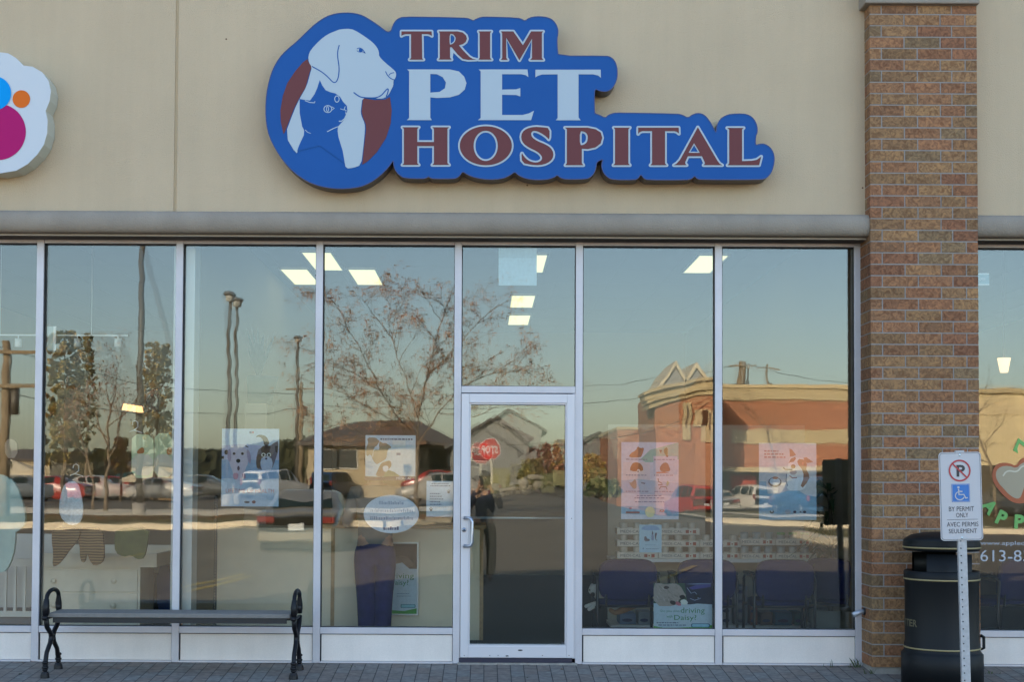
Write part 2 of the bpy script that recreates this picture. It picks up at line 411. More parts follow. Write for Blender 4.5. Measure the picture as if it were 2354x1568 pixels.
m = mb(M_corn); m.box(xp0 - .045, xp1 + .012, YP - .045, .2, capz, capz + .3); m.build('pillar_cap', parent=pil, bevel=.01)

# window frames: mullion centres (x in the photograph, half width)
mul = [(-240, 8), (86.5, 8.2), (408, 8.2), (731, 8.2), (1051.5, 7.8), (1331, 8), (1652, 8), (1973.5, 8.5)]
mx_ = [Xat(a, YF) for a, _ in mul]; hw = .0285
G_out = [glass('window_glass_outer_%d' % i, .088, (.97, .985, .975), (.0024, .0030), (3.1 + .3 * i, 1, 6.0 + .4 * i), ((-.0005, .0003, -.0002, .0006)[i % 4], (-.0003, .0004, -.0003, .0003)[i % 4])) for i in range(4)]
G_in = [glass('window_glass_inner_%d' % i, .030, (.96, .98, .965), (.0026, .0032), (3.0 + .3 * i, 1, 5.6 + .4 * i), ((.0003, 0, .0008, -.0004)[i % 4], (.0002, 0, .0003, .0002)[i % 4]), (-.0155, 3.33) if i == 1 else None) for i in range(4)]
def frame_bar(m, x0, x1, z0, z1, y0=YF, y1=.07): m.box(x0, x1, y0, y1, z0, z1)
def glaze(win, x0, x1, z0, z1, gi):
    for nm, Y, G in (('pane', 0.0, G_out), ('inner_pane', .016, G_in)):
        m = mb(G[gi % 4]); m.fill([[(x0, z0), (x1, z0), (x1, z1), (x0, z1)]], Y); o = m.build(nm, parent=win)
    gk = mb(M_dark); t = .006
    gk.box(x0, x1, YF + .02, -.002, z1 - t, z1 + .002); gk.box(x0, x1, YF + .02, -.002, z0 - .002, z0 + t * .5)
    gk.box(x0 - .002, x0 + t, YF + .02, -.002, z0, z1); gk.box(x1 - t * .6, x1 + .002, YF + .02, -.002, z0, z1)
    gk.build('gasket', parent=win)
def bay(i, xa, xb, right_cap=False, gi=0, base=True, z_bot=None):
    m = mb(M_alu); x0, x1 = xa + hw, xb - hw
    frame_bar(m, xa - hw, xa + hw, .0, zh)                      # mullion on the left side
    if right_cap: frame_bar(m, xb - hw, xb + hw, .0, zh)
    frame_bar(m, x0 + .001, x1 - .001, zg, zh, YF + .003)
    if base: frame_bar(m, x0 + .001, x1 - .001, zs_b, zs_t, YF + .003)
    win = m.build('window', parent=B, bevel=.003)
    if base:
        glaze(win, x0, x1, zs_t, zg, gi)
        q = mb(M_panel); q.box(x0 + .012, x1 - .004, -.034, .05, zp_b, zs_b - .006); q.build('base_panel', parent=win)
        q = mb(M_dark); q.box(x0, x1, -.026, .045, .02, zs_b); q.build('panel_gasket', parent=win)
        q = mb(M_alu); q.box(x0, x1, -.06, .04, .001, zp_b - .002); q.build('bottom_rail', parent=win)
    return win, x0, x1
for i in (0, 1, 2, 3, 5, 6): bay(i, mx_[i], mx_[i + 1], i == 6, gi=i)
# transom above the door
zt_t, zt_b = Zat(888, YF, 1190), Zat(903.5, YF, 1190)
m = mb(M_alu); x0, x1 = mx_[4] + hw, mx_[5] - hw
frame_bar(m, mx_[4] - hw, mx_[4] + hw, 0, zh); frame_bar(m, x0 + .001, x1 - .001, zg, zh, YF + .003); frame_bar(m, x0 + .001, x1 - .001, zt_b, zt_t, YF + .003)
tw = m.build('transom_window', parent=B, bevel=.003); glaze(tw, x0, x1, zt_t, zg, 0)
m = mb(M_alu); m.box(x1 - .022, x1 + .001, YF - .004, .05, .0, zt_b - .004); m.build('door_stop', parent=tw)
# the door
DY = YF - .012
dx0, dx1 = Xat(1060.5, DY), Xat(1320.5, DY); dzt, dzb = Zat(905.5, DY, 1190), Zat(1512.5, DY, 1190)
ix0, ix1, izt, izb = Xat(1078.5, DY), Xat(1303.5, DY), Zat(926.5, DY, 1190), Zat(1486.5, DY, 1190)
M_door = mat('door_aluminium', (.62, .60, .62), .4, metal=.2)
m = mb(M_door); y1 = .03
m.box(dx0, ix0, DY, y1, dzb, dzt); m.box(ix1, dx1, DY, y1, dzb, dzt); m.box(ix0, ix1, DY + .001, y1, izt, dzt); m.box(ix0, ix1, DY + .001, y1, dzb, izb)
door = m.build('shop_door', parent=B, bevel=.003)
m = mb(M_door); t = .012
for a in ((ix0, ix0 + t, izb, izt), (ix1 - t, ix1, izb, izt), (ix0 + t, ix1 - t, izt - t, izt), (ix0 + t, ix1 - t, izb, izb + t)): m.box(a[0], a[1], DY + .012, 0, a[2], a[3])
m.build('glazing_bead', parent=door)
gd1 = glass('door_glass_outer', .085, (.90, .93, .91), (.0026, .0036), (3.4, 1, 5.0), (.0001, 0)); gd2 = glass('door_glass_inner', .07, (.90, .93, .91), (.003, .004), (3.0, 1, 4.6), (.0048, .0022))
for nm, Y, G in (('door_pane', 0.0, gd1), ('inner_door_pane', .012, gd2)):
    m = mb(G); m.fill([[(ix0 + t, izb + t), (ix1 - t, izb + t), (ix1 - t, izt - t), (ix0 + t, izt - t)]], Y); m.build(nm, parent=door)
m = mb(mat('door_sweep_black', (.02, .018, .04), .5)); m.box(dx0 - .01, dx1 + .01, DY + .008, .04, .012, dzb - .004); m.build('door_sweep', parent=door)
M_hand = mat('brushed_handle', (.42, .45, .52), .3, metal=.8)
hx0, hx1, hz1, hz0 = Xat(1070, DY), Xat(1086.5, DY), Zat(1191, DY - .05, 1075), Zat(1256, DY - .05, 1075)
m = mb(M_hand, True)
pts = [(hx0, DY, hz1), (hx0, DY - .03, hz1)] ; pts = [(hx0, DY - .02, hz1), (hx0 + .03, DY - .05, hz1), (hx1 - .01, DY - .06, hz1 - .006), (hx1, DY - .06, hz1 - .03), (hx1, DY - .06, hz0 + .03), (hx1 - .01, DY - .06, hz0 + .006), (hx0 + .03, DY - .05, hz0), (hx0, DY - .02, hz0)]
m.tube(pts, .0125, 12)
for zz in (hz1, hz0): m.tube([(hx0, DY + .002, zz), (hx0, DY - .024, zz)], .014, 12)
m.build('handle', parent=door)
m = mb(mat('steel_bar', (.7, .75, .78), .3, metal=.6), True); zb = Zat(1191, .04, 1200); m.tube([(ix0 - .01, .045, zb), (ix1 + .01, .045, zb)], .009, 10); m.build('push_bar', parent=door)
m = mb(M_hand, True); lz = Zat(1218, DY, 1067); lx = Xat(1068, DY); m.tube([(lx, DY + .002, lz), (lx, DY - .008, lz)], .017, 16); m.use(M_dark); m.tube([(lx, DY - .0081, lz), (lx, DY - .0095, lz)], .006, 10); m.build('lock', parent=door)
for px, py in ((1314, 1192), (1067, 1507), (1126, 1507), (1145, 1507), (1247, 1507), (1308, 1507)): m = mb(M_dark, True); q = P(px, py, DY); m.tube([(q.x, DY + .001, q.z), (q.x, DY - .002, q.z)], .0035, 8); m.build('screw', parent=door)
m = mb(M_dark, True); q = P(1166, 1508, DY); m.box(q.x - .012, q.x + .01, DY - .0015, DY, q.z - .004, q.z + .004); m.build('maker_plate', parent=door)
m = mb(M_dark, True); q = P(1196, 1495, DY); m.ball((q.x, DY, q.z), .02, 12, (1, .1, .3)); m.build('cover_cap', parent=door)
# worn paw-like sticker left in the corner of the door glass
q = P(1295, 1478, .02); m = mb(mat('faded_sticker', (.3, .3, .36), .7)); m.fill([[(q.x - .012, q.z - .012), (q.x + .012, q.z - .012), (q.x + .014, q.z + .012), (q.x + .004, q.z + .004), (q.x - .004, q.z + .006), (q.x - .014, q.z + .012)]], .02); m.build('sticker', parent=door)
m = mb(M_conc)
xx = dx0 - .02; rt = random.Random(3); top = []
while xx < dx1 + .03: top.append((xx, rt.uniform(-.085, -.055))); xx += .045
m.prism([(dx0 - .02, .06)] + top + [(dx1 + .03, .06)], -.12, .010, 'z'); m.build('threshold', parent=B)
# window of the next shop on the right, seen past the pillar
xr0 = Xat(2235, YF)
win, wx0, wx1 = bay(9, xr0, xr0 + 1.3, gi=1)
bay(9, xr0 + 1.3, XR, gi=2)

# ---- rooms behind the glass
cz = 3.75; bY = 10.6
M_wallin = mat('interior_wall', (.30, .26, .19), .85); M_ceil = mat('ceiling_tiles', (.2, .2, .19), .9)
pwx0, pwx1 = Xat(397, .15), Xat(445, .15)
m = mb(mat('carpet', (.045, .05, .05), .95, var=.1, vs=40)); m.box(XL - .15, XR + .15, .06, bY + .1, -.1, .0); struct(m.build('floor'))
m = mb(M_ceil)
m.box(XL, XR, .1, bY, cz, cz + .1)
cgm = struct(m.build('ceiling'))
m = mb(mat('ceiling_grid', (.2, .2, .19), .9)); xg = XL
while xg < XR: m.box(xg - .012, xg + .012, .1, bY, cz - .004, cz - .0005); xg += .61
yg = .2
while yg < bY: m.box(XL, XR, yg - .012, yg + .012, cz - .0055, cz - .0045); yg += 1.22
m.build('ceiling_grid', parent=cgm)
m = mb(M_wallin); m.box(XL, XR, bY, bY + .12, 0, cz); m.build('back_wall', parent=B)
m = mb(mat('partition_white', (.86, .86, .82), .8)); m.box(pwx0, pwx1, .13, .34, .001, cz - .01); m.build('wall_end_post', parent=B)
m = mb(M_wallin); m.box(pwx0, pwx1, .341, bY - .01, .001, cz - .01); m.build('party_wall', parent=B)
m = mb(M_wallin); m.box(xp0 + .1, xp1 - .1, .26, bY - .01, .001, cz - .01); m.build('party_wall', parent=B)
for a_, b_ in ((XL - .2, XL - .001), (XR + .001, XR + .2)): m = mb(M_stucco); m.box(a_, b_, -.2, bY + .11, .001, ZTOP - .01); m.build('end_wall', parent=B)
m = mb(mat('flat_roof', (.2, .2, .2), .9)); m.box(XL, XR, .27, bY + .11, cz + .12, cz + .3); m.build('roof', parent=B)
m = mb(M_wallin); m.box(XL, XR, .1, .24, zh, cz); m.build('header', parent=B)

# ---- ceiling lights
M_lamp = mat('lit_diffuser', (.9, .9, .8), .6, emit=(1.0, .95, .52, .27))
M_lf = mat('fixture_frame', (.7, .7, .66), .5)
LL = [(691, 580.4, 'by the left mullion, nearest the glass'), (641.9, 619, 'just left of the third mullion, lower of the pair'), (797.8, 619.5, 'right of the third mullion above the bare tree top'),
      (1174.7, 679.5, 'in the middle of the transom, upper of two'), (1169.5, 724.8, 'in the transom just above the door, lowest of all'), (1190, 585.9, 'half hidden behind the square paper in the transom'), (1606.5, 587.3, 'behind the mullion between the two right windows')]
for i, (px, py, tx) in enumerate(LL):
    q = PZ(px, py, cz - .02)
    L = thing('ceiling_light', 'lit rectangular ceiling light panel ' + tx, 'ceiling light', (q.x, q.y, cz), 'lit ceiling panels in the pet hospital')
    m = mb(M_lamp); m.box(q.x + .012, q.x + .298, q.y + .012, q.y + 1.2, cz - .02, cz - .008); m.build('diffuser', parent=L)
    m = mb(M_lf); m.box(q.x - .01, q.x + .012, q.y - .01, q.y + 1.22, cz - .022, cz - .006); m.box(q.x + .298, q.x + .32, q.y - .01, q.y + 1.22, cz - .022, cz - .006)
    m.box(q.x + .012, q.x + .298, q.y - .01, q.y + .012, cz - .022, cz - .006); m.box(q.x + .012, q.x + .298, q.y + 1.2, q.y + 1.22, cz - .022, cz - .006); m.build('frame', parent=L)

# ================================================================ signs on the wall
SK = 3.267
YB = -.385                                    # front of the pet hospital sign
def sg(x, y): p = P((600 + x / SK) * .97636, (y / SK) * .97636, YB); return (p.x, p.z)
R2 = lambda pts: [(x + 1960, y) for x, y in pts]
def W2(pts): return [sg(*p) for p in pts]
out1 = [(82, 850), (90, 720), (110, 620), (140, 530), (185, 450), (245, 385), (330, 315), (400, 245), (470, 180), (545, 130), (620, 105), (700, 98), (770, 103), (830, 120), (890, 155), (950, 195), (1000, 235), (1025, 248), (1048, 238), (1058, 205), (1075, 170), (1100, 145), (1140, 130), (1360, 132), (1600, 138), (1640, 142), (1665, 152), (1680, 160), (1700, 148), (1740, 132), (1800, 130), (2020, 138), (2055, 148), (2078, 162)]
out2 = [(150, 138), (200, 127), (270, 130), (320, 145), (355, 180), (373, 225), (373, 260), (365, 300), (368, 380), (376, 431), (740, 430), (780, 440), (810, 470), (827, 520), (829, 580), (822, 620), (800, 665), (770, 695), (735, 705), (695, 700), (655, 683), (652, 740), (653, 860), (658, 875), (690, 885), (735, 908), (760, 885), (800, 870), (850, 868), (1290, 876), (1330, 885), (1372, 908), (1400, 885), (1440, 871), (1480, 875), (1515, 900), (1550, 950), (1575, 1000), (1588, 1022), (1595, 960), (1620, 915), (1660, 890), (1700, 878), (1790, 874), (1840, 885), (1880, 915), (1905, 970), (1906, 1020), (1893, 1045), (1890, 1120), (1920, 1108), (1960, 1107), (2000, 1130), (2028, 1170), (2038, 1220), (2030, 1280), (2010, 1335), (1975, 1370), (1930, 1382), (1470, 1382), (1440, 1372), (1422, 1352), (1400, 1375), (1360, 1384), (1060, 1384), (1030, 1370), (1008, 1340), (990, 1370), (960, 1384), (800, 1382), (760, 1368), (725, 1335), (708, 1290), (708, 1260), (722, 1222), (668, 1245), (665, 1290), (650, 1330), (625, 1360), (590, 1377), (440, 1380), (390, 1368), (368, 1345), (340, 1365), (290, 1380), (210, 1384), (130, 1375), (70, 1350), (40, 1320)]
out3 = [(1960, 1350), (1900, 1375), (1800, 1382), (1700, 1368), (1640, 1345), (1598, 1318), (1580, 1345), (1560, 1365), (1530, 1375), (1380, 1375), (1350, 1368), (1338, 1356), (1320, 1368), (1290, 1375), (1150, 1370), (1110, 1345), (1080, 1310), (1068, 1270), (1065, 1230), (1030, 1285), (960, 1355), (880, 1410), (800, 1440), (700, 1452), (600, 1450), (500, 1432), (400, 1395), (300, 1325), (220, 1240), (160, 1150), (110, 1050), (88, 950)]
outline = W2(smooth(out1 + R2(out2) + out3, 1))
M_sblue = mat('sign_blue', (.018, .098, .335), .6, var=.04, vs=2, spec=.12); M_slight = mat('sign_pale_blue', (.44, .52, .58), .6, spec=.2); M_sred = mat('sign_maroon', (.16, .055, .058), .6, spec=.12)
M_sside = mat('sign_return_grey', (.10, .085, .08), .5)
PS = thing('hospital_sign', 'large blue cut-out wall sign reading TRIM PET HOSPITAL with dog and cat emblem', 'sign', (1.0, YS, 4.3))
m = mb(M_sblue); m.fill([outline], YB); m.use(M_sside)
n = len(outline); oc = ccw(outline)
m.add([(a, YB, b) for a, b in oc] + [(a, YS - .01, b) for a, b in oc], [(i, i + n, (i + 1) % n + n, (i + 1) % n) for i in range(n)])
m.fill([outline], YS - .01); m.build('sign_body', parent=PS)
m = mb(mat('trim_edge', (.02, .05, .2), .4)); off_ = offset(outline, .002, 2); m.slab([offset(outline, .0025, 2), offset(outline, -.004, 2)], YB - .003, YB + .01, False); m.build('edge_trim', parent=PS)
L = {}
L['T1'] = [[(1128, 243), (1360, 243), (1362, 278), (1345, 268), (1330, 264), (1285, 264), (1288, 450), (1298, 460), (1190, 460), (1202, 448), (1202, 264), (1160, 264), (1140, 270), (1128, 278)]]
L['R'] = [[(1415, 243), (1560, 243), (1600, 252), (1625, 275), (1632, 300), (1622, 325), (1600, 342), (1570, 350), (1605, 392), (1650, 438), (1675, 453), (1705, 460), (1640, 462), (1600, 455), (1560, 420), (1515, 365), (1502, 365), (1502, 445), (1514, 460), (1412, 460), (1423, 448), (1423, 258)], [(1498, 262), (1525, 264), (1543, 285), (1545, 305), (1535, 328), (1515, 342), (1498, 346)]]
L['I'] = [[(1722, 243), (1820, 243), (1810, 256), (1810, 447), (1822, 460), (1720, 460), (1730, 447), (1730, 256)]]
L['M'] = [[(1893, 243), (1988, 243), (2062, 350), (2125, 243), (2218, 243), (2208, 256), (2208, 447), (2220, 462), (2118, 462), (2132, 447), (2132, 300), (2035, 465), (1934, 292), (1934, 447), (1945, 462), (1893, 462), (1903, 447), (1903, 258)]]
L['H'] = [[(1135, 980), (1262, 980), (1250, 993), (1250, 1093), (1378, 1093), (1378, 993), (1365, 980), (1495, 980), (1482, 993), (1482, 1255), (1495, 1270), (1365, 1270), (1378, 1256), (1378, 1125), (1250, 1125), (1250, 1256), (1262, 1270), (1135, 1270), (1147, 1256), (1147, 993)]]
L['O'] = [ell(1777, 1122, 200, 150, 56), ell(1776, 1123, 93, 116, 44)]
L['S'] = [R2([(308, 987), (306, 1080), (285, 1055), (250, 1030), (210, 1010), (178, 1008), (163, 1028), (172, 1058), (210, 1085), (265, 1107), (315, 1135), (339, 1180), (330, 1225), (290, 1258), (230, 1273), (170, 1270), (95, 1254), (90, 1172), (110, 1205), (145, 1238), (190, 1252), (225, 1248), (250, 1228), (247, 1200), (215, 1168), (150, 1138), (105, 1105), (87, 1065), (95, 1020), (130, 990), (190, 976), (250, 980)])]
L['P'] = [R2([(425, 983), (600, 983), (660, 995), (700, 1020), (712, 1060), (700, 1105), (660, 1135), (600, 1148), (555, 1145), (555, 1256), (567, 1272), (428, 1272), (440, 1256), (440, 996)]), R2([(540, 1010), (572, 1013), (595, 1030), (602, 1060), (595, 1095), (570, 1115), (540, 1119)])]
L['I2'] = [R2([(800, 983), (925, 983), (913, 996), (913, 1258), (925, 1272), (797, 1272), (810, 1258), (810, 996)])]
L['T2'] = [R2([(988, 983), (1300, 983), (1302, 1030), (1285, 1015), (1265, 1010), (1195, 1010), (1195, 1258), (1208, 1272), (1082, 1272), (1095, 1258), (1095, 1010), (1020, 1010), (1000, 1018), (988, 1032)])]
L['A'] = [R2([(1447, 980), (1598, 1238), (1615, 1260), (1635, 1272), (1490, 1272), (1502, 1260), (1499, 1248), (1478, 1203), (1370, 1203), (1350, 1248), (1350, 1260), (1362, 1272), (1262, 1272), (1285, 1258), (1310, 1230)]), R2([(1418, 1103), (1462, 1176), (1376, 1176)])]
L['L'] = [R2([(1672, 985), (1800, 985), (1787, 998), (1787, 1240), (1860, 1238), (1900, 1230), (1935, 1205), (1918, 1272), (1675, 1272), (1688, 1258), (1688, 998)])]
q = 13.5 / SK * .97636 / 297
for k, lp in L.items():
    lp = [W2(p) for p in lp]
    if k == 'S': lp = [smooth(lp[0], 1)]
    if k in ('P', 'R'): lp = [lp[0], smooth(lp[1], 1)]
    ho = [offset(lp[1], -q * (.6 if k in 'RA' else 1))] if len(lp) > 1 else []
    po = lp[0]
    if k == 'R': po = W2([(1415, 243), (1560, 243), (1600, 252), (1625, 275), (1632, 300), (1622, 325), (1600, 342), (1570, 350), (1605, 392), (1650, 438), (1675, 453), (1705, 460), (1640, 462), (1600, 455), (1572, 432), (1532, 392), (1516, 400), (1508, 445), (1514, 460), (1412, 460), (1423, 448), (1423, 258)])
    mr = mb(M_sred); mr.fill(lp, YB - .006); lt = mr.build('letter', parent=PS)
    mw = mb(M_slight); mw.fill([offset(po, q)] + ho, YB - .003 - (.0008 if k in ('R', 'A', 'S', 'I2') else 0)); mw.build('letter_outline', parent=lt)
PE = {'P': [[(1172, 535), (1500, 535), (1570, 550), (1610, 590), (1628, 640), (1615, 690), (1570, 730), (1500, 750), (1400, 755), (1350, 750), (1350, 905), (1362, 925), (1170, 925), (1187, 908), (1187, 550)], [(1350, 570), (1400, 572), (1445, 595), (1470, 635), (1462, 680), (1420, 708), (1350, 713)]],
      'E': [[(1722, 535), (2097, 535), (2104, 595), (2085, 580), (2050, 572), (1902, 572), (1902, 690), (2010, 688), (2042, 678), (2042, 743), (2010, 732), (1902, 730), (1902, 885), (2060, 885), (2110, 872), (2147, 852), (2125, 925), (1716, 925), (1737, 908), (1737, 550)]],
      'T': [R2([(198, 537), (700, 537), (702, 600), (680, 582), (640, 573), (530, 573), (530, 905), (547, 926), (355, 926), (369, 908), (369, 573), (250, 574), (215, 585), (198, 597)])]}
for k, lp in PE.items(): mw = mb(M_slight); mw.fill([W2(p) for p in lp], YB - .003); mw.build('letter', parent=PS)
# emblem
m = mb(M_sred)
m.fill([W2([(405, 455), (370, 480), (310, 550), (250, 640), (215, 740), (197, 850), (200, 940), (222, 1035), (232, 1015), (300, 840), (340, 760), (390, 675), (420, 565), (437, 515), (412, 475)])], YB - .003)
m.fill([W2([(832, 757), (920, 770), (1000, 767), (1040, 747), (1053, 850), (1045, 950), (1010, 1060), (940, 1170), (870, 1240), (827, 1268), (838, 1150), (856, 1000), (853, 955), (832, 905), (822, 860)])], YB - .003)
m.use(M_slight)
dog = [(412, 430), (430, 385), (500, 310), (560, 265), (620, 240), (660, 225), (740, 222), (790, 245), (850, 285), (905, 325), (940, 365), (955, 400), (955, 435), (1000, 480), (1060, 530), (1085, 555), (1088, 580), (1080, 605), (1066, 622), (1066, 660), (1050, 690), (1030, 730), (1000, 755), (960, 762), (900, 752), (828, 752), (818, 830), (815, 870), (825, 905), (845, 950), (848, 1000), (833, 1150), (818, 1270), (760, 1292), (700, 1298), (690, 1240), (500, 1100), (335, 1150), (320, 1190), (232, 1042), (300, 855), (345, 760), (400, 665), (425, 570), (440, 518), (415, 480)]
m.fill([W2(smooth(dog, 1))], YB - .0036)
m.use(M_sblue)
cat = [(500, 617), (480, 680), (460, 725), (425, 775), (375, 768), (345, 762), (345, 870), (365, 975), (380, 1005), (378, 1040), (345, 1110), (331, 1146), (326, 1164), (500, 1122), (692, 1258), (690, 1240), (676, 1160), (645, 1060), (637, 1010), (640, 975), (690, 920), (705, 880), (713, 850), (708, 815), (680, 785), (655, 745), (620, 720), (580, 710), (545, 695), (520, 660)]
m.fill([W2(cat)], YB - .0043)
for pl, w_ in (([(650, 348), (637, 395), (638, 450), (650, 520), (645, 590), (630, 630), (605, 640), (560, 590), (510, 550), (440, 512)], 8), ([(760, 712), (800, 742), (830, 752), (900, 755), (940, 752), (975, 735), (1000, 705), (1020, 683), (1028, 688), (1022, 720), (1010, 745)], 9), ([(1005, 550), (1022, 585), (1050, 608), (1075, 617)], 7), ([(1072, 560), (1045, 565), (1030, 582)], 6), ([(785, 378), (805, 368), (830, 380), (850, 412)], 6), ([(785, 390), (800, 403), (830, 398), (848, 410)], 5)):
    m.fill([ribbon(W2(smooth(pl, 2, False)), w_ / SK / 303)], YB - .0043)
m.fill([W2(ell(815, 388, 15, 17, 16))], YB - .0045)
m.use(M_slight)
for pl, w_ in ((ell(562, 840, 30, 27, 24) + [(592, 840)], 6), (ell(560, 840, 8, 20, 16) + [(568, 840)], 5), ([(590, 822), (612, 835), (592, 848)], 6), (ell(632, 763, 17, 24, 20) + [(649, 763)], 6), ([(658, 838), (685, 847), (696, 820)], 5), ([(690, 842), (700, 856), (708, 850)], 5), ([(700, 865), (705, 885), (690, 915), (668, 933), (647, 934)], 8), ([(388, 1000), (405, 1018), (432, 1028)], 4), ([(556, 1015), (600, 992), (640, 975)], 6), ([(385, 775), (425, 790), (460, 792), (463, 780)], 6)):
    m.fill([ribbon(W2(pl), w_ / SK / 303)], YB - .005)
m.build('emblem', parent=PS)

for sx_, sy_ in ((1212, 426), (1983, 432), (520, 90)):
    v = P(sx_, sy_, YS); m = mb(mat('rust_speck', (.12, .06, .03), .9), True); m.ball(tuple(v), .007, 8, (1, .3, 1)); m.build('fixing', parent=PS if sx_ == 1212 else B)
# neighbour's sign with coloured discs, cut by the frame on the left
YB2 = -.39
def s3(x, y): p = P(x / 2.613 * .97636, y / 2.613 * .97636, YB2); return (p.x, p.z)
face = [(0, 322), (50, 328), (100, 358), (146, 404), (200, 410), (260, 445), (300, 500), (313, 560), (306, 620), (281, 682), (293, 740), (290, 820), (270, 890), (230, 950), (170, 1010), (100, 1050), (0, 1067), (-150, 1060), (-260, 1000), (-330, 900), (-350, 780), (-345, 720), (-400, 640), (-390, 520), (-320, 440), (-250, 410), (-190, 405), (-120, 345)]
DS = thing('disc_sign', 'white cloud-shaped shop sign with blue, orange and magenta discs at the left edge', 'sign', (-4.4, YS, 4.4))
m = mb(mat('sign_white', (.58, .62, .66), .6, spec=.2)); fc = ccw([s3(*p) for p in face]); m.fill([fc], YB2); m.use(mat('sign_cream_return', (.52, .52, .44), .45))
n = len(fc); m.add([(a, YB2, b) for a, b in fc] + [(a, YS - .005, b) for a, b in fc], [(i, i + n, (i + 1) % n + n, (i + 1) % n) for i in range(n)]); m.build('sign_body', parent=DS)
for nm, c, e in (('blue_disc', (.0, .30, .75), (-35, 575, 105)), ('magenta_disc', (.42, .012, .14), (-14, 812, 174)), ('orange_disc', (.70, .15, .02), (132, 610, 54))):
    m = mb(mat(nm, c, .6, spec=.12)); m.fill([[s3(*p) for p in ell(e[0], e[1], e[2], e[2], 48)]], YB2 - {'b': .006, 'm': .003, 'o': .003}[nm[0]]); m.build(nm, parent=DS)

# ================================================================ parking permit sign on its post
TY = -1.67
q1, q2 = P(2208.5, 1141, TY), P(2208.5, 1037, TY)
u = 1 / P(0, 0, TY).x * 0 + (P(2300, 1141, TY).x - P(2200, 1141, TY).x) / 100    # metres per photo pixel at this depth
SR = thing('parking_sign', 'white permit-only parking sign with wheelchair symbol on a perforated post', 'sign', (q1.x, TY, q1.z)); c0 = Vector((q1.x, q1.z))
def z8(x, y, k=1):                              # local sign coordinates from the upright drawing, centred at the plate
    return (q1.x + (x) * k, q1.z + (y) * k)
pw, ph = 257.5 / 2.5865 * .97636 * u / 2, 538.5 / 2.5865 * .97636 * u / 2
def rr(x0, x1, z0, z1, r, n=6):
    return [p for cx, cz_, a in ((x1 - r, z0 + r, -90), (x1 - r, z1 - r, 0), (x0 + r, z1 - r, 90), (x0 + r, z0 + r, 180)) for p in [(cx + r * math.cos(rad(a + 90 * i / n)), cz_ + r * math.sin(rad(a + 90 * i / n))) for i in range(n + 1)]]
def ctr(l): return [(q1.x + a, q1.z + b) for a, b in l]
M_swhite = mat('sheeting_white', (.58, .55, .55), .5, spec=.2); M_sblk = mat('sign_black', (.02, .022, .03), .4); M_sgreen = mat('sign_red', (.45, .03, .04), .4); M_isa = mat('sign_isa_blue', (.02, .16, .48), .4)
m = mb(M_swhite); m.slab([ctr(rr(-pw, pw, -ph, ph, .024))], TY - .003, TY); m.use(mat('sign_back', (.05, .055, .05), .6)); m.fill([ctr(rr(-pw, pw, -ph, ph, .024))], TY + .0005); pl = m.build('plate', parent=SR)
k8 = u / 2.5865 * .97636                         # metres per zoom pixel
def Z(x, y): return (q1.x + (x - 678.5) * k8, q1.z - (y - 428.5) * k8)
m = mb(M_sblk)
m.fill([ctr(rr(-pw + .006, pw - .006, -ph + .006, ph - .006, .020)), ctr(rr(-pw + .0085, pw - .0085, -ph + .0085, ph - .0085, .018))], TY - .0045); m.build('border_line', parent=SR); m = mb(M_sblk)
for t_, x0, x1, y0, y1 in (('P', 656, 708, 237, 309), ('BY PERMIT', 603, 756, 491, 519), ('ONLY', 646, 720, 529, 557), ('AVEC PERMIS', 588, 780, 585, 613), ('SEULEMENT', 599, 770, 626, 653)):
    a, b = Z(x0, y1), Z(x1, y0); put_text(m, t_, a[0], b[0], a[1], b[1], TY - .0045, bold=.028 if t_ == 'P' else .0)
a, b = Z(590, 571), Z(778, 569); m.box(a[0], b[0], TY - .0045, TY - .0035, a[1], b[1]); m.build('lettering', parent=SR)
m = mb(M_sgreen); c = Z(675, 272); R_, w_ = 67 * k8, 10 * k8
m.fill([[(c[0] + x, c[1] + y) for x, y in ell(0, 0, R_, R_, 48)], [(c[0] + x, c[1] + y) for x, y in ell(0, 0, R_ - w_, R_ - w_, 48)]], TY - .006)
d = (R_ - w_ * .6) * .7071; m.fill([ribbon([(c[0] - d, c[1] + d), (c[0] + d, c[1] - d)], w_ * .9)], TY - .0065); m.build('no_parking_symbol', parent=SR)
m = mb(M_isa); a, b = Z(623, 463), Z(733, 353); m.fill([[(a[0], a[1]), (b[0], a[1]), (b[0], b[1]), (a[0], b[1])]], TY - .005)
m.use(M_swhite); e = 3 * k8; m.fill([[(a[0] + e, a[1] + e), (b[0] - e, a[1] + e), (b[0] - e, b[1] - e), (a[0] + e, b[1] - e)], [(a[0] + 1.6 * e, a[1] + 1.6 * e), (b[0] - 1.6 * e, a[1] + 1.6 * e), (b[0] - 1.6 * e, b[1] - 1.6 * e), (a[0] + 1.6 * e, b[1] - 1.6 * e)]], TY - .006)
m.fill([[Z(*p) for p in ell(664, 374, 7, 7, 16)]], TY - .007)
for pts, ww in (([(664, 384), (666, 418), (695, 418), (708, 441), (718, 436)], 8), ([(666, 398), (688, 400)], 7), ([(p[0], p[1]) for p in ell(671, 425, 27, 25, 22, 20, 250)], 6)):
    m.fill([ribbon([Z(*p) for p in pts], ww * k8)], TY - .0075)
m.build('wheelchair_symbol', parent=SR)
M_galv = mat('galvanised', (.46, .45, .45), .55, metal=.2, var=.12, vs=40)
m = mb(M_galv); pxw = .029; bx = q1.x + .004; zt = q1.z + ph + .012; zb_ = -.2
m.box(bx - pxw, bx + .011, TY + .002, TY + .005, zb_, zt); m.box(bx + .011, bx + .016, TY + .002, TY + .035, zb_, zt); m.box(bx + .016, bx + pxw, TY + .002, TY + .005, zb_, zt)
m.box(bx - pxw, bx - pxw + .004, TY + .005, TY + .03, zb_, zt); post = m.build('post', parent=SR)
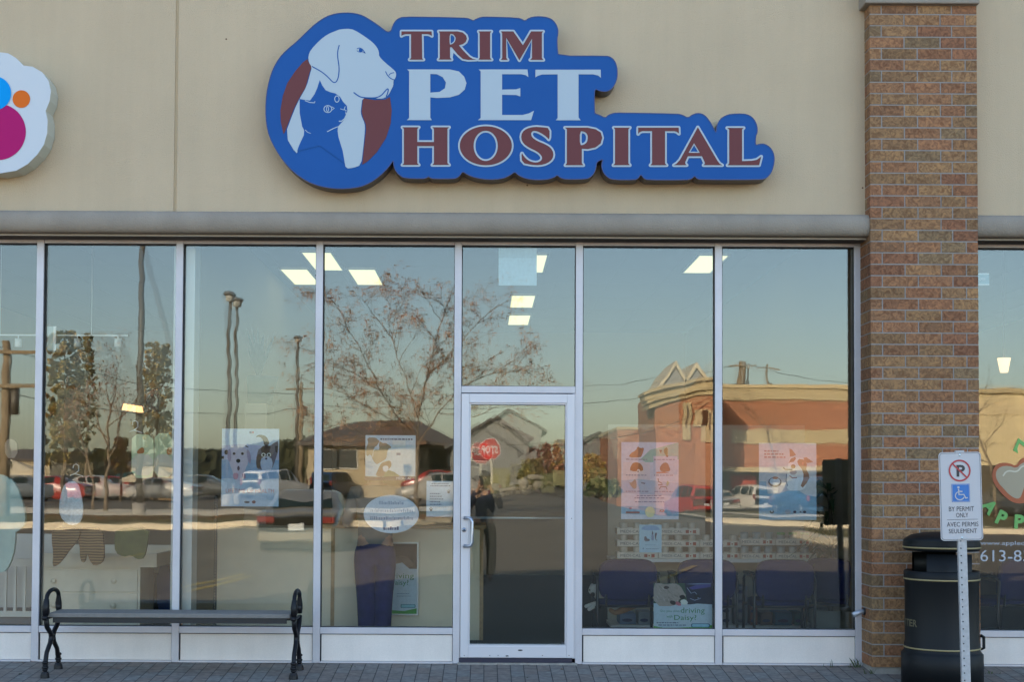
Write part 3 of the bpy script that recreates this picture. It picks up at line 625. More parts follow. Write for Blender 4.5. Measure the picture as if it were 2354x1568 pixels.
m = mb(M_dark, True); zz = zt - .02
while zz > -.15: m.tube([(bx - .012, TY + .003, zz), (bx - .012, TY + .0012, zz)], .0052, 8); zz -= 44.5 * k8 * 1.0
m.build('hole', parent=post)['kind'] = 'stuff'
for yy in (176, 681): m = mb(mat('bolt', (.7, .8, .8), .25, metal=.7), True); b = Z(678, yy); m.ball((b[0], TY - .004, b[1]), .008, 10, (1, .6, 1)); m.build('bolt', parent=SR)
SR.rotation_euler = (0, rad(-1.3), 0)

# ================================================================ pavement outside
def paver_mat():
    m = bpy.data.materials.new('unit_pavers'); m.use_nodes = True; n = m.node_tree.nodes; l = m.node_tree.links; b = n['Principled BSDF']
    b.inputs['Roughness'].default_value = .9
    tc = n.new('ShaderNodeTexCoord'); mp = n.new('ShaderNodeMapping'); mp.inputs['Rotation'].default_value = (0, 0, rad(90))
    l.new(tc.outputs['Object'], mp.inputs[0])
    br = n.new('ShaderNodeTexBrick'); br.inputs['Scale'].default_value = 1; br.inputs['Brick Width'].default_value = .205; br.inputs['Row Height'].default_value = .1035
    br.inputs['Mortar Size'].default_value = .0035; br.inputs['Color1'].default_value = (.20, .165, .14, 1); br.inputs['Color2'].default_value = (.20, .195, .18, 1); br.inputs['Mortar'].default_value = (.05, .045, .045, 1)
    br.inputs['Bias'].default_value = -.1; l.new(mp.outputs[0], br.inputs['Vector'])
    no = n.new('ShaderNodeTexNoise'); no.inputs['Scale'].default_value = 22; no.inputs['Detail'].default_value = 8; l.new(tc.outputs['Object'], no.inputs['Vector'])
    mr = n.new('ShaderNodeMapRange'); mr.inputs[1].default_value = .3; mr.inputs[2].default_value = .7; mr.inputs[3].default_value = .75; mr.inputs[4].default_value = 1.25; l.new(no.outputs[0], mr.inputs[0])
    mx = n.new('ShaderNodeMix'); mx.data_type = 'RGBA'; mx.blend_type = 'MULTIPLY'; mx.inputs[0].default_value = 1; l.new(br.outputs[0], mx.inputs[6]); l.new(mr.outputs[0], mx.inputs[7]); l.new(mx.outputs[2], b.inputs['Base Color'])
    bp = n.new('ShaderNodeBump'); bp.invert = True; bp.inputs['Distance'].default_value = .006; l.new(br.outputs['Fac'], bp.inputs['Height']); l.new(bp.outputs[0], b.inputs['Normal'])
    return m
m = mb(paver_mat()); x0, x1 = -60, 60
m.add([(x0, -.02, -.001), (x1, -.02, -.001), (x1, -2.3, H(0, 2.299)), (x0, -2.3, H(0, 2.299))], [(0, 3, 2, 1)])
struct(m.build('sidewalk'))

# weeds and dry leaves where the pillar meets the paving
rw = random.Random(9); m = mb(mat('weed_green', (.07, .09, .035), .8))
for cx, cy, n_, h_ in ((2.93, -.1, 12, .09), (2.97, -.33, 12, .05), (3.9, -.3, 10, .04), (2.72, -.07, 3, .08), (-1.05, -.16, 4, .02)):
    for i in range(n_):
        a = rw.uniform(0, 6.28); x, y = cx + rw.gauss(0, .03), cy - abs(rw.gauss(0, .015)); hh = h_ * rw.uniform(.4, 1); lx_, ly = math.cos(a) * hh * .6, -abs(math.sin(a)) * hh * .3
        z0 = H(0, -y) - .002; m.add([(x - .003, y, z0), (x + .003, y, z0), (x + lx_ * .5 + .002, y + ly * .5, z0 + hh * .7), (x + lx_, y + ly, z0 + hh)], [(0, 1, 2), (0, 2, 3)])
w_o = m.build('weeds'); w_o['kind'] = 'stuff'; w_o['label'] = 'thin green weeds along the foot of the brick pillar'
rw = random.Random(31); m = mb(mat('dead_leaf', (.17, .09, .04), .9)); ml2 = mat('pale_grit', (.36, .34, .30), .9)
for i in range(150):
    near_wall = i < 95; x = rw.uniform(-5, 5); y = -abs(rw.gauss(.03, .02)) - .055 if near_wall else -rw.uniform(.1, 1.0); s_ = rw.uniform(.003, .010) if near_wall or i % 4 else .016; a = rw.uniform(0, 3.1); m.use(rw.choice((mat('dead_leaf', (.17, .09, .04), .9), ml2, mat('moss_dark', (.05, .055, .03), .9)))); z0 = H(0, -y) + .0015
    m.add([(x - s_ * math.cos(a), y - s_ * math.sin(a), z0), (x + s_ * .6 * math.sin(a), y - s_ * .6 * math.cos(a), z0 + s_ * .3), (x + s_ * math.cos(a), y + s_ * math.sin(a), z0), (x - s_ * .6 * math.sin(a), y + s_ * .6 * math.cos(a), z0 + s_ * .4)], [(0, 1, 2, 3)])
g_o = m.build('leaf_litter'); g_o['kind'] = 'stuff'; g_o['label'] = 'dead leaf bits and grit along the foot of the shopfront'
# metal spout on the pillar return
q = P(1973, 1409, -.12); Gs = thing('wall_spout', 'small grey metal spout sticking out low beside the brick pillar', 'spout', tuple(q))
m = mb(mat('spout_metal', (.42, .45, .5), .4, metal=.5), True); m.tube([(xp0, -.15, q.z + .015), (xp0 - .03, -.15, q.z + .012), (xp0 - .1, -.17, q.z - .012)], [.017, .02, .022], 12); m.build('pipe', parent=Gs)
m = mb(M_dark, True); m.tube([(xp0 + .006, -.15, q.z + .016), (xp0 - .014, -.15, q.z + .014)], .028, 14); m.build('flange', parent=Gs)

# ================================================================ bench
M_iron = mat('cast_iron_black', (.006, .006, .008), .42, bump=.2, bs=60, spec=.3); M_slat = mat('bench_slat_grey', (.19, .175, .16), .65, var=.1, vs=20)
by0, by1 = -.63, -.30
bxl, bxr = P(112, 1404, -.6).x, P(668, 1404, -.6).x
BE = thing('park_bench', 'backless bench with grey slatted seat and black iron scroll arm ends', 'bench', ((bxl + bxr) / 2, -.46, -.03))
sz = P(400, 1411, by0).z
M_under = mat('bench_rail_black', (.015, .015, .017), .5)
for k in range(3):
    m = mb(M_slat); y0 = by0 + .02 + k * .108; m.box(bxl, bxr, y0, y0 + .095, sz - .035, sz); m.build('seat_slat', parent=BE, bevel=.006)
m = mb(M_under); m.box(bxl + .03, bxr - .03, by0 + .035, by0 + .05, sz - .075, sz - .036)
m.box(bxl + .03, bxr - .03, by1 - .05, by1 - .035, sz - .075, sz - .036); m.build('seat_rail', parent=BE)
for sx, ex in ((-1, bxl - .012), (1, bxr + .03)):
    m = mb(M_iron, True); zg0, zg1 = H(0, -by0) + .0, H(0, -by1)
    def yz(y, z, x=ex): return (x, y, z)
    top = sz + .17
    # the arm loop
    lp = [yz(by0 - .01, sz - .02), yz(by0 - .0, sz + .05), yz(by0 + .015, sz + .10)] + [yz((by0 + by1) / 2 - .15 * math.cos(rad(a)), top - .065 + .06 * math.sin(rad(a))) for a in range(0, 181, 20)] + [yz(by1 - .015, sz + .05), yz(by1, sz - .02)]
    m.tube(lp, [.022, .026, .02] + [.016] * 10 + [.025, .02], 10)
    m.ball(yz(by0 + .01, sz + .015), .034, 10, (.8, 1, 1.1)); m.ball(yz(by1 - .01, sz + .02), .032, 10, (.8, 1, 1.1)); m.ball(yz(by0 - .02, sz - .035), .03, 10, (.9, 1.2, .7))
    m.build('armrest', parent=BE)
    for ya, yb, zg_ in ((by0 + .005, by0 + .0, zg0), (by1 - .005, by1, zg1)):
        ym = (by0 + by1) / 2; s_ = 1 if ya < ym else -1
        m = mb(M_iron, True)
        pts = [yz(ya, sz - .04), yz(ya + s_ * .03, sz - .11), yz(ym - s_ * .035, sz - .165), yz(ym - s_ * .022, sz - .195), yz(ym - s_ * .045, sz - .235), yz(yb + s_ * .035, sz - .30), yz(yb + s_ * .01, sz - .36), yz(yb, zg_ + .075)]
        m.tube(pts, [.02, .019, .018, .019, .018, .017, .018, .02], 10)
        for zz, rr_ in ((.115, .026), (.095, .021), (.078, .027), (.06, .022)): m.ball(yz(yb, zg_ + zz), rr_, 10, (1, 1, .6))
        m.smooth = False; m.lathe([(.0, .05), (.024, .048), (.032, .03), (.036, .0), (.0, .0)], yz(yb, zg_), 8); m.build('leg', parent=BE)
    m = mb(M_iron, True); m.ball(yz((by0 + by1) / 2, sz - .195), .03, 10, (.8, 1, 1)); m.box(ex - .008, ex + .008, by0 + .01, by1 - .01, sz - .05, sz - .036); m.build('cross_brace', parent=BE)

# ================================================================ litter bin
bc = P(2165, 1400, -.72); bcx, bcy = bc.x, -.72; bz = H(0, .72) - .0; R_ = .272
BN = thing('litter_bin', 'black round litter bin with thin gold bands against the brick pillar', 'litter bin', (bcx, bcy, bz))
zz = lambda y: P(2165, y, bcy - R_).z - bz
M_bin = mat('bin_black_plastic', (.006, .007, .008), .5, var=.1, vs=3, spec=.25); M_gold = mat('bin_gold_band', (.34, .27, .13), .4, metal=.2)
m = mb(M_bin, True); m.lathe([(0, .005), (R_ + .022, .005), (R_ + .022, zz(1512)), (R_ + .01, zz(1508)), (R_ - .0, zz(1503)), (R_, zz(1488)), (R_ - .006, zz(1484)), (R_ - .006, zz(1345)), (R_, zz(1340)), (R_, zz(1318)), (R_ - .01, zz(1316)), (R_ - .03, zz(1322)), (R_ - .03, zz(1330)), (0, zz(1330))], (bcx, bcy, bz), 64); bodyo = m.build('body', parent=BN)
m = mb(M_bin, True)
for a0 in (0,):
    for s, e in ((-133, -47), (47, 133)):      # the two solid sides of the mouth ring
        m = mb(M_bin, True); m.lathe([(R_ - .028, zz(1334)), (R_ - .028, zz(1276)), (R_ - .045, zz(1276)), (R_ - .045, zz(1334)), (R_ - .028, zz(1334))], (bcx, bcy, bz), 24, s - 0, e); m.build('mouth_ring', parent=BN)
m = mb(M_bin, True); zt_ = zz(1268)
m.lathe([(0, zt_ - .005), (R_ - .01, zt_ - .005), (R_, zt_ - .0), (R_ + .004, zt_ + .012), (R_ + .006, zz(1252)), (R_ + .0, zz(1248)), (R_ + .004, zz(1246) + .004), (R_ - .02, zz(1244) + .016), (R_ * .8, zz(1244) + .036), (R_ * .5, zz(1244) + .052), (R_ * .2, zz(1244) + .058), (0, zz(1244) + .059)], (bcx, bcy, bz), 64); m.build('hood', parent=BN)
for y, rr_ in ((1261.5, R_ + .006), (1336, R_ + .0), (1497, R_ + .001)):
    m = mb(M_gold, True); z_ = zz(y); m.lathe([(rr_, z_ - .006), (rr_ + .003, z_ - .004), (rr_ + .003, z_ + .004), (rr_, z_ + .006)], (bcx, bcy, bz), 64); m.build('gold_band', parent=BN)
m = mb(mat('worn_gold_print', (.13, .11, .06), .6))   # LITTER runs round the far side; only its last letters turn into view
for i, ch in enumerate('LITTER'):
    a = -90 - 62.5 - (5 - i) * 9.5
    fn = lambda X_, Z_: (X_, Z_)
    vs, fs = text2d(ch, .02); b0 = min(v[0] for v in vs); b1 = max(v[0] for v in vs)
    w2 = .040 if ch != 'I' else .014; out = []
    for vx, vy in vs:
        aa = rad(a) + ((vx - b0) / (b1 - b0) - .5) * w2 / R_; out.append((bcx + (R_ - .0035) * math.cos(aa), bcy + (R_ - .0035) * math.sin(aa), bz + zz(1446) + vy / .7 * .05))
    m.add(out, fs)
m.build('lettering', parent=BN)
m = mb(M_bin, True); m.tube([(bcx + R_ + .0, bcy - .05, bz + zz(1500)), (bcx + R_ + .022, bcy - .05, bz + zz(1498)), (bcx + R_ + .022, bcy - .05, bz + zz(1472)), (bcx + R_, bcy - .05, bz + zz(1468))], .012, 8); m.build('latch', parent=BN)

# ================================================================ posters behind the glass
class Art:
    def __init__(s, x0, y0, x1, y1, Y=.034, name='poster', label='', cat='poster', base=(205, 214, 222), corners=None, group=None):
        s.Y = Y; s.k = 0; a, b = P(x0, y1, Y), P(x1, y0, Y); s.x0, s.x1, s.z0, s.z1 = a.x, b.x, a.z, b.z
        s.m = MB(); s.m.use(ink(*base)); s.T = thing(name, label, cat, ((a.x + b.x) / 2, Y, a.z), group)
        s.m.box(s.x0, s.x1, Y, Y + .0015, s.z0, s.z1); s.asp = (s.z1 - s.z0) / (s.x1 - s.x0)
    def q(s, p): return (s.x0 + p[0] * (s.x1 - s.x0), s.z1 - p[1] * (s.z1 - s.z0))
    def poly(s, c, pts, sm=0, lay=None):
        s.k = s.k + 1 if lay is None else lay
        if sm: pts = smooth(pts, sm)
        s.m.use(ink(*c)); s.m.fill([[s.q(p) for p in pts]], s.Y - .0006 - .00022 * s.k); return s
    def rect(s, c, x0, y0, x1, y1): return s.poly(c, [(x0, y0), (x1, y0), (x1, y1), (x0, y1)])
    def oval(s, c, cx, cy, rx, ry, n=24): return s.poly(c, ell(cx, cy, rx, ry, n))
    def line(s, c, pts, w): s.k += 1; s.m.use(ink(*c)); s.m.fill([ribbon([s.q(p) for p in pts], w)], s.Y - .0006 - .00022 * s.k); return s
    def text(s, c, t, x0, y0, x1, y1, bold=0.0):
        s.k += 1; s.m.use(ink(*c)); a, b = s.q((x0, y1)), s.q((x1, y0)); put_text(s.m, t, a[0], b[0], a[1], b[1], s.Y - .0006 - .00022 * s.k, bold); return s
    def greek(s, c, x0, y, x1, h, seed=1):      # lines of print too small to read
        r = random.Random(seed); x = x0; s.k += 1; s.m.use(ink(*c))
        while x < x1:
            w = r.uniform(.02, .07); e = min(x + w, x1); a, b = s.q((x, y + h)), s.q((e, y)); s.m.fill([[(a[0], a[1]), (b[0], a[1]), (b[0], b[1]), (a[0], b[1])]], s.Y - .0006 - .00022 * s.k); x = e + .014
        return s
    def done(s): o = s.m.build('sheet', parent=s.T); return s.T

A = Art(508.5, 986, 642, 1164, label='tall pale poster of a puppy and a kitten with a lifetime of health slogan', base=(190, 205, 222))
A.poly((182, 186, 214), [(0, .22), (.3, .2), (.6, .21), (1, .25), (1, .42), (.6, .45), (.3, .38), (0, .42)]).rect((150, 176, 208), 0, .40, 1, .66).rect((176, 196, 216), 0, .64, 1, 1)
A.poly((196, 188, 206), [(.13, .26), (.2, .22), (.33, .22), (.42, .25), (.47, .35), (.46, .46), (.42, .5), (.4, .6), (.36, .66), (.22, .66), (.2, .55), (.14, .47), (.12, .36)], 2)
A.poly((172, 160, 186), [(.12, .25), (.16, .28), (.17, .4), (.13, .44), (.09, .36)], 1).poly((172, 160, 186), [(.43, .26), (.48, .28), (.52, .38), (.5, .47), (.45, .4)], 1)
A.oval((60, 48, 66), .215, .322, .025, .017).oval((60, 48, 66), .362, .322, .025, .017).oval((40, 42, 58), .29, .415, .038, .026).oval((118, 92, 110), .295, .51, .022, .03)
A.poly((90, 80, 90), [(.72, .08), (.78, .1), (.83, .17), (.81, .22), (.74, .22), (.72, .14), (.66, .1), (.58, .11), (.64, .075)], 1)
A.poly((128, 120, 134), [(.60, .44), (.63, .27), (.68, .25), (.74, .22), (.84, .22), (.93, .17), (.99, .16), (.98, .3), (.93, .42), (.88, .52), (.72, .53), (.62, .52)], 1)
A.poly((92, 78, 78), [(.68, .25), (.74, .21), (.86, .22), (.84, .27), (.82, .33), (.74, .33), (.69, .30)], 1).poly((104, 90, 92), [(.61, .34), (.67, .32), (.70, .38), (.70, .5), (.62, .51), (.6, .44)], 1)
A.poly((176, 188, 212), [(.7, .36), (.86, .36), (.9, .46), (.85, .55), (.72, .55), (.67, .46)], 1).oval((200, 210, 216), .73, .335, .036, .024).oval((200, 210, 216), .825, .335, .036, .024).oval((40, 54, 74), .73, .337, .022, .017).oval((40, 54, 74), .825, .337, .022, .017).oval((110, 90, 110), .778, .385, .022, .014).poly((84, 72, 80), [(.93, .22), (.985, .22), (.975, .31), (.94, .3)])
A.poly((66, 64, 76), [(.05, .28), (.11, .27), (.1, .34), (.05, .33)], 1).poly((66, 64, 76), [(0, .36), (.04, .35), (.04, .39), (0, .39)]).poly((84, 80, 96), [(.41, .215), (.47, .235), (.46, .245), (.41, .228)])
A.poly((196, 150, 170), [(.2, .57), (.3, .57), (.29, .65), (.21, .655)], 1).poly((190, 150, 172), [(.35, .57), (.42, .58), (.42, .65), (.37, .64)], 1)
A.text((186, 130, 150), 'LIFETIME OF HEALTH', .08, .775, .92, .825).oval((80, 90, 110), .45, .945, .05, .014).oval((130, 80, 100), .57, .943, .034, .02).rect((110, 110, 170), .48, .035, .52, .06).rect((200, 130, 140), .525, .035, .56, .06)
A.done()
A = Art(839.5, 1001, 955.5, 1096.5, label='wide white poster with beige cat shapes above a dark purple strip', base=(196, 208, 214))
beige = (172, 152, 124)
A.poly(beige, [(.03, .06), (.2, .055), (.24, .1), (.29, .15), (.35, .19), (.4, .18), (.48, .24), (.53, .3), (.45, .32), (.43, .45), (.42, .56), (.35, .62), (.26, .68), (.22, .7), (.15, .6), (.11, .45), (.02, .52), (.01, .3), (.06, .2)], 1)
A.poly((206, 214, 220), [(.14, .5), (.17, .3), (.24, .24), (.29, .12), (.27, .22), (.28, .32), (.26, .36), (.22, .34), (.16, .36), (.15, .55)], 1)
A.poly((150, 118, 96), [(.2, .98), (.24, .86), (.29, .72), (.33, .66), (.42, .62), (.5, .6), (.53, .72), (.48, .8), (.44, .84), (.4, .9), (.37, 1)], 1).poly((206, 204, 212), [(.34, .74), (.44, .72), (.47, .8), (.42, .88), (.36, .86)], 1)
A.poly((140, 140, 104), [(.36, .99), (.4, .9), (.46, .83), (.58, .88), (.7, .98)], 0).greek((70, 84, 110), .3, .08, .95, .03, 4)
A.rect((210, 214, 208), .54, .12, .8, .28).rect((120, 136, 170), .62, .42, .7, .48)
A.poly((70, 56, 92), [(-.01, .985), (.3, .995), (.7, .975), (1, .985), (1, 1.085), (-.01, 1.085)]).text((190, 200, 225), 'MEDI-CAL', .62, 1.0, .92, 1.06)
A.done()
# oval notice
q0 = P(899.5, 1182, .034); rx_ = (P(963, 1182, .034).x - P(836, 1182, .034).x) / 2; rz_ = (P(899, 1138, .034).z - P(899, 1226, .034).z) / 2
T = thing('oval_notice', 'white oval notice on the glass in front of the person in blue trousers', 'notice', (q0.x, .034, q0.z)); m = mb(ink(200, 212, 226)); m.slab([[(q0.x + a, q0.z + b) for a, b in ell(0, 0, rx_, rz_, 56)]], .034, .0355)
for j, (yy, ww) in enumerate(((.55, .45), (.15, .75), (-.25, .76), (-.78, .28))):
    r = random.Random(j + 3); x = -ww; m.use(ink(150, 172, 200) if j < 3 else ink(90, 100, 150))
    while x < ww: w_ = r.uniform(.02, .06); hh = r.choice((.08, .08, .13)); m.fill([[(q0.x + x * rx_, q0.z + (yy - .05) * rz_), (q0.x + (x + w_) * rx_, q0.z + (yy - .05) * rz_), (q0.x + (x + w_) * rx_, q0.z + (yy + hh) * rz_), (q0.x + x * rx_, q0.z + (yy + hh) * rz_)]], .0332); x += w_ + .02
m.build('sheet', parent=T)
A = Art(980, 1106, 1044, 1188, name='notice', cat='notice', label='small white notice with two paw prints beside the door', base=(190, 204, 216))
A.greek((90, 110, 140), .18, .06, .82, .03, 2).greek((90, 110, 140), .14, .12, .86, .03, 3)
for i in range(5): A.greek((110, 130, 160), .12, .34 + .075 * i, .5 + .06 * (i % 3), .03, i + 5)
A.greek((130, 150, 175), .12, .72, .9, .02, 11)
for cx, cy in ((.8, .3), (.17, .8)):
    A.oval((60, 62, 74), cx, cy + .015, .045, .03, 12)
    for dx_, dy_ in ((-.05, -.02), (-.018, -.04), (.018, -.04), (.05, -.02)): A.oval((60, 62, 74), cx + dx_, cy + dy_, .015, .015, 8)
A.done()
A = Art(1146, 569, 1234, 656, name='notice', cat='notice', label='blank pale square sheet taped up high in the transom', base=(170, 196, 204)); A.rect((160, 186, 194), 0, 0, 1, .28); A.done()
A = Art(1428, 1017, 1560, 1193.5, label='poster of six cats and dogs on pink, green and blue bands', base=(196, 198, 212))
A.poly((110, 190, 178), [(.34, .22), (.5, .1), (1, 0), (1, .22), (.55, .26), (.42, .26)]).rect((202, 194, 202), .03, .26, .5, .5).rect((178, 190, 208), .56, .18, .98, .42).poly((150, 182, 208), [(0, .5), (.3, .48), (1, .53), (1, .7), (0, .66)]).poly((140, 178, 206), [(0, .83), (.4, .83), (1, .9), (1, .96), (0, .93)])
org = (168, 100, 68)
A.poly(org, [(.12, .2), (.17, .14), (.25, .11), (.29, .05), (.33, .08), (.4, .07), (.38, .13), (.36, .17), (.34, .2)], 1).poly((20, 130, 80), [(.75, .08), (.81, .06), (.81, .19), (.77, .17), (.74, .12)], 1).poly((30, 110, 90), [(.66, .1), (.71, .1), (.69, .15)]).oval((20, 80, 70), .8, .18, .02, .015, 8)
A.poly(org, [(.15, .38), (.16, .32), (.2, .27), (.27, .26), (.34, .28), (.38, .33), (.38, .38)], 1).oval((216, 200, 196), .3, .375, .03, .025, 12).oval((90, 60, 60), .29, .38, .015, .01, 8)
A.poly((110, 90, 90), [(.66, .34), (.72, .27), (.8, .26), (.84, .32), (.86, .38), (.7, .385)], 1).poly((176, 120, 100), [(.6, .39), (.75, .38), (.84, .4), (.62, .405)])
A.poly((120, 130, 130), [(.13, .52), (.18, .53), (.24, .47), (.27, .54), (.26, .6), (.22, .61), (.17, .57)], 1).poly((30, 100, 150), [(.34, .52), (.42, .53), (.41, .545), (.35, .535)])
A.line((40, 50, 56), [(.64, .47), (.65, .51), (.7, .53), (.72, .55), (.64, .555)], .006).line((40, 60, 60), [(.66, .61), (.69, .575), (.78, .58), (.8, .615)], .006).poly((150, 176, 140), [(.8, .5), (.84, .52), (.81, .57), (.78, .55)])
for y_, a_, b_ in ((.22, .08, .45), (.22, .57, .93), (.425, .08, .45), (.425, .57, .9), (.635, .08, .47), (.635, .58, .9), (.69, .27, .7), (.72, .23, .75), (.77, .24, .76)): A.greek((70, 100, 160), a_, y_, b_, .009, int(y_ * 90 + a_ * 10))
A.rect((150, 70, 80), .08, .9, .32, .925).rect((110, 100, 150), .14, .85, .18, .87).oval((206, 204, 160), .5, .905, .085, .07).line((40, 70, 80), ell(.71, .905, .04, .03, 14, 180, 360)[::-1], .004).line((170, 80, 70), ell(.71, .88, .03, .02, 10, 0, 180), .004)
A.done()
A = Art(1469.5, 1206.5, 1521, 1270, label='small light blue poster of three animals below the six-animal poster', base=(150, 186, 206))
A.poly((120, 160, 200), [(.1, .1), (.3, .03), (.75, .03), (.92, .15), (.92, .2), (.1, .2)], 1).poly((50, 74, 110), [(.58, .2), (.63, .3), (.6, .45), (.55, .42)]).poly((44, 60, 100), [(.68, .3), (.8, .28), (.76, .42), (.74, .55), (.86, .55), (.72, .58)], 1).poly((110, 140, 180), [(.54, .35), (.64, .35), (.66, .56), (.54, .58)], 1).poly((70, 90, 120), [(.22, .42), (.32, .42), (.34, .5), (.48, .52), (.46, .6), (.22, .6)], 1)
A.greek((90, 120, 160), .25, .72, .75, .012, 5).oval((80, 110, 150), .18, .86, .03, .025, 8).greek((80, 110, 150), .3, .86, .88, .02, 9); A.done()
A = Art(1745, 1019, 1876.5, 1195, label='white poster of a brown and white dog in the last window', base=(206, 200, 204))
A.poly((146, 180, 206), [(0, .5), (.12, .5), (.15, .66), (.35, .66), (.5, .62), (.7, .62), (.8, .67), (1, .7), (1, 1), (0, 1)]).poly((200, 192, 200), [(0, .48), (.14, .48), (.16, .6), (.3, .66), (.5, .62), (.5, .45)], 0)
br_ = (184, 132, 108)
A.poly((222, 216, 218), [(.52, .2), (.6, .19), (.72, .19), (.82, .22), (.84, .4), (.82, .58), (.72, .62), (.5, .62), (.47, .5), (.5, .36)], 1)
A.poly(br_, [(.53, .07), (.575, .085), (.645, .155), (.6, .17), (.54, .175)]).poly(br_, [(.775, .19), (.83, .185), (.945, .245), (.85, .258), (.8, .25)]).poly(br_, [(.515, .265), (.55, .205), (.63, .18), (.645, .205), (.6, .245), (.545, .25)])
A.poly(br_, [(.665, .235), (.7, .205), (.78, .215), (.835, .27), (.825, .34), (.865, .40), (.88, .45), (.83, .52), (.76, .58), (.725, .555), (.77, .47), (.775, .40), (.74, .33), (.69, .29)])
A.oval((216, 150, 130), .76, .27, .02, .02, 10).oval((120, 74, 66), .595, .305, .04, .027).poly((190, 170, 176), [(.53, .36), (.6, .35), (.66, .36), (.65, .40), (.59, .415), (.54, .40)], 1).line((60, 66, 84), [(.42, .32), (.46, .345), (.58, .345)], .008).line((180, 100, 100), [(.53, .425), (.58, .455), (.66, .45)], .007).line((120, 130, 160), [(.48, .4), (.47, .5), (.5, .56)], .006)
for y_, b_ in ((.095, .34), (.135, .44), (.175, .46)): A.greek((190, 150, 150), .09, y_, b_, .02, int(y_ * 100))
A.oval((96, 90, 112), .275, .51, .115, .065).oval((180, 196, 216), .275, .5, .095, .048).oval((180, 120, 110), .28, .455, .05, .018)
for x_, c_, r_ in ((.22, (50, 54, 70), .035), (.5, (160, 170, 186), .055), (.62, (40, 50, 120), .03), (.72, (50, 70, 110), .018), (.79, (50, 70, 110), .03)): A.oval(c_, x_, .895, r_, r_ * .55, 12)
A.oval((150, 182, 208), .22, .888, .022, .012, 10); A.done()

def daisy(name, label, x0, y0, x1, y1, Y, frame=False):
    A = Art(x0, y0, x1, y1, Y=Y, name=name, label=label, base=(170, 190, 204)); return A
A = daisy('poster', 'shaggy dog poster about driving with Daisy standing on the window sill', 1502.5, 1341, 1637, 1446.5, .05)
A.rect((60, 96, 78), 0, 0, 1, .44).poly((30, 44, 84), [(.53, .0), (1, 0), (1, .46), (.58, .46)]).poly((84, 84, 170), [(.6, .1), (.72, .04), (.98, .02), (.98, .08), (.66, .14)]).poly((120, 140, 180), [(.55, .02), (.8, .0), (.98, .0), (.98, .02), (.7, .03)])
A.poly((160, 152, 146), [(0, .0), (.1, .0), (.2, .03), (.36, .0), (.46, .06), (.52, .2), (.56, .28), (.5, .34), (.44, .33), (.4, .5), (0, .5)], 1)
r = random.Random(12)
for k_ in range(70):
    x_, y_ = r.uniform(.02, .44), r.uniform(.03, .44); g_ = r.choice((110, 130, 150, 176, 196)); A.k = 5 + k_ % 6; dx_, dy_ = r.uniform(.01, .06), r.uniform(.02, .08); A.line((g_, g_ - 8, g_ - 12), [(x_, y_), (x_ + dx_ * .4, y_ + dy_ * .6), (x_ + dx_, y_ + dy_)], .0022)
A.k = 12
A.poly((84, 74, 72), [(.2, .05), (.28, .09), (.22, .14), (.16, .11)], 1).oval((20, 22, 28), .49, .3, .05, .045, 14).poly((190, 110, 124), [(.36, .41), (.42, .39), (.49, .49), (.4, .49)], 1).poly((44, 34, 40), [(.27, .37), (.38, .39), (.37, .48), (.29, .46)], 1).poly((196, 204, 200), [(.44, .38), (.54, .34), (.6, .44), (.5, .48)], 1)
A.line((150, 170, 200), [(.57, .1), (.64, .22), (.7, .19), (.76, .27), (.8, .33), (.7, .37), (.62, .33)], .004).oval((20, 24, 40), .74, .29, .05, .05, 14).oval((120, 140, 170), .76, .32, .014, .014, 8)
A.poly((170, 190, 204), [(0, .45), (.1, .5), (.3, .51), (.5, .48), (.75, .44), (1, .46), (1, 1), (0, 1)])
for t_, a_, b_, c_, d_ in (('Do you miss', .12, .58, .44, .64), ('driving', .46, .53, .87, .68), ('with', .22, .69, .32, .75), ('Daisy?', .35, .69, .73, .83)): A.text((56, 140, 70), t_, a_, b_, c_, d_)
A.greek((70, 80, 130), .05, .85, .42, .018, 4).greek((70, 80, 130), .08, .9, .55, .018, 6).poly((90, 170, 70), [(0, .93), (.15, .965), (.4, .965), (.65, .95), (1, .9), (1, 1), (0, 1)])
A.poly((40, 110, 150), rr(.64, .96, .87, .955, .03)).poly((140, 190, 214), rr(.655, .945, .882, .943, .025)); A.done()

# ================================================================ inside the pet hospital
M_ctr = mat('counter_panel', (.80, .68, .50), .7, var=.04, vs=5); M_wood = mat('maple_trim', (.40, .24, .10), .5, var=.15, vs=30)
M_navy = mat('navy_upholstery', (.010, .015, .085), .9, var=.15, vs=60, spec=.1); M_cframe = mat('chair_frame_black', (.012, .012, .014), .4)
cY = 1.08
cx0, cx1, ctz = P(499, 1300, cY).x, P(1112, 1300, cY).x, P(900, 1207, cY).z
C_ = thing('reception_counter', 'beige reception counter with maple trim behind the left windows', 'counter', ((cx0 + cx1) / 2, cY, 0))
m = mb(M_ctr); m.box(cx0, cx1 - .02, cY, cY + .7, .06, ctz - .03); m.build('panel', parent=C_)
m = mb(M_dark); m.box(cx0 + .03, cx1 - .05, cY + .04, cY + .68, .0, .059); m.build('plinth', parent=C_)
m = mb(M_wood); m.box(P(765, 1300, cY).x - .12, cx1 + .02, cY - .03, cY + .74, ctz - .029, ctz); m.build('counter_top', parent=C_)
for px in (765, 1046, 1107):
    m = mb(M_wood); q = P(px, 1300, cY).x; m.box(q - .016, q + .016, cY - .008, cY - .001, .06, ctz - .03); m.build('trim', parent=C_)
m = mb(mat('steel_upright', (.10, .10, .09), .5, metal=.5)); m.box(cx0 - .03, cx0 - .002, cY - .005, cY + .02, .01, ctz + .25); up = m.build('shelf_upright', parent=C_)
m = mb(M_wallin)
for i in range(50): m.box(cx0 - .02, cx0 - .012, cY - .0065, cY - .0052, .05 + i * .025, .062 + i * .025)
m.build('slot', parent=up)['kind'] = 'stuff'
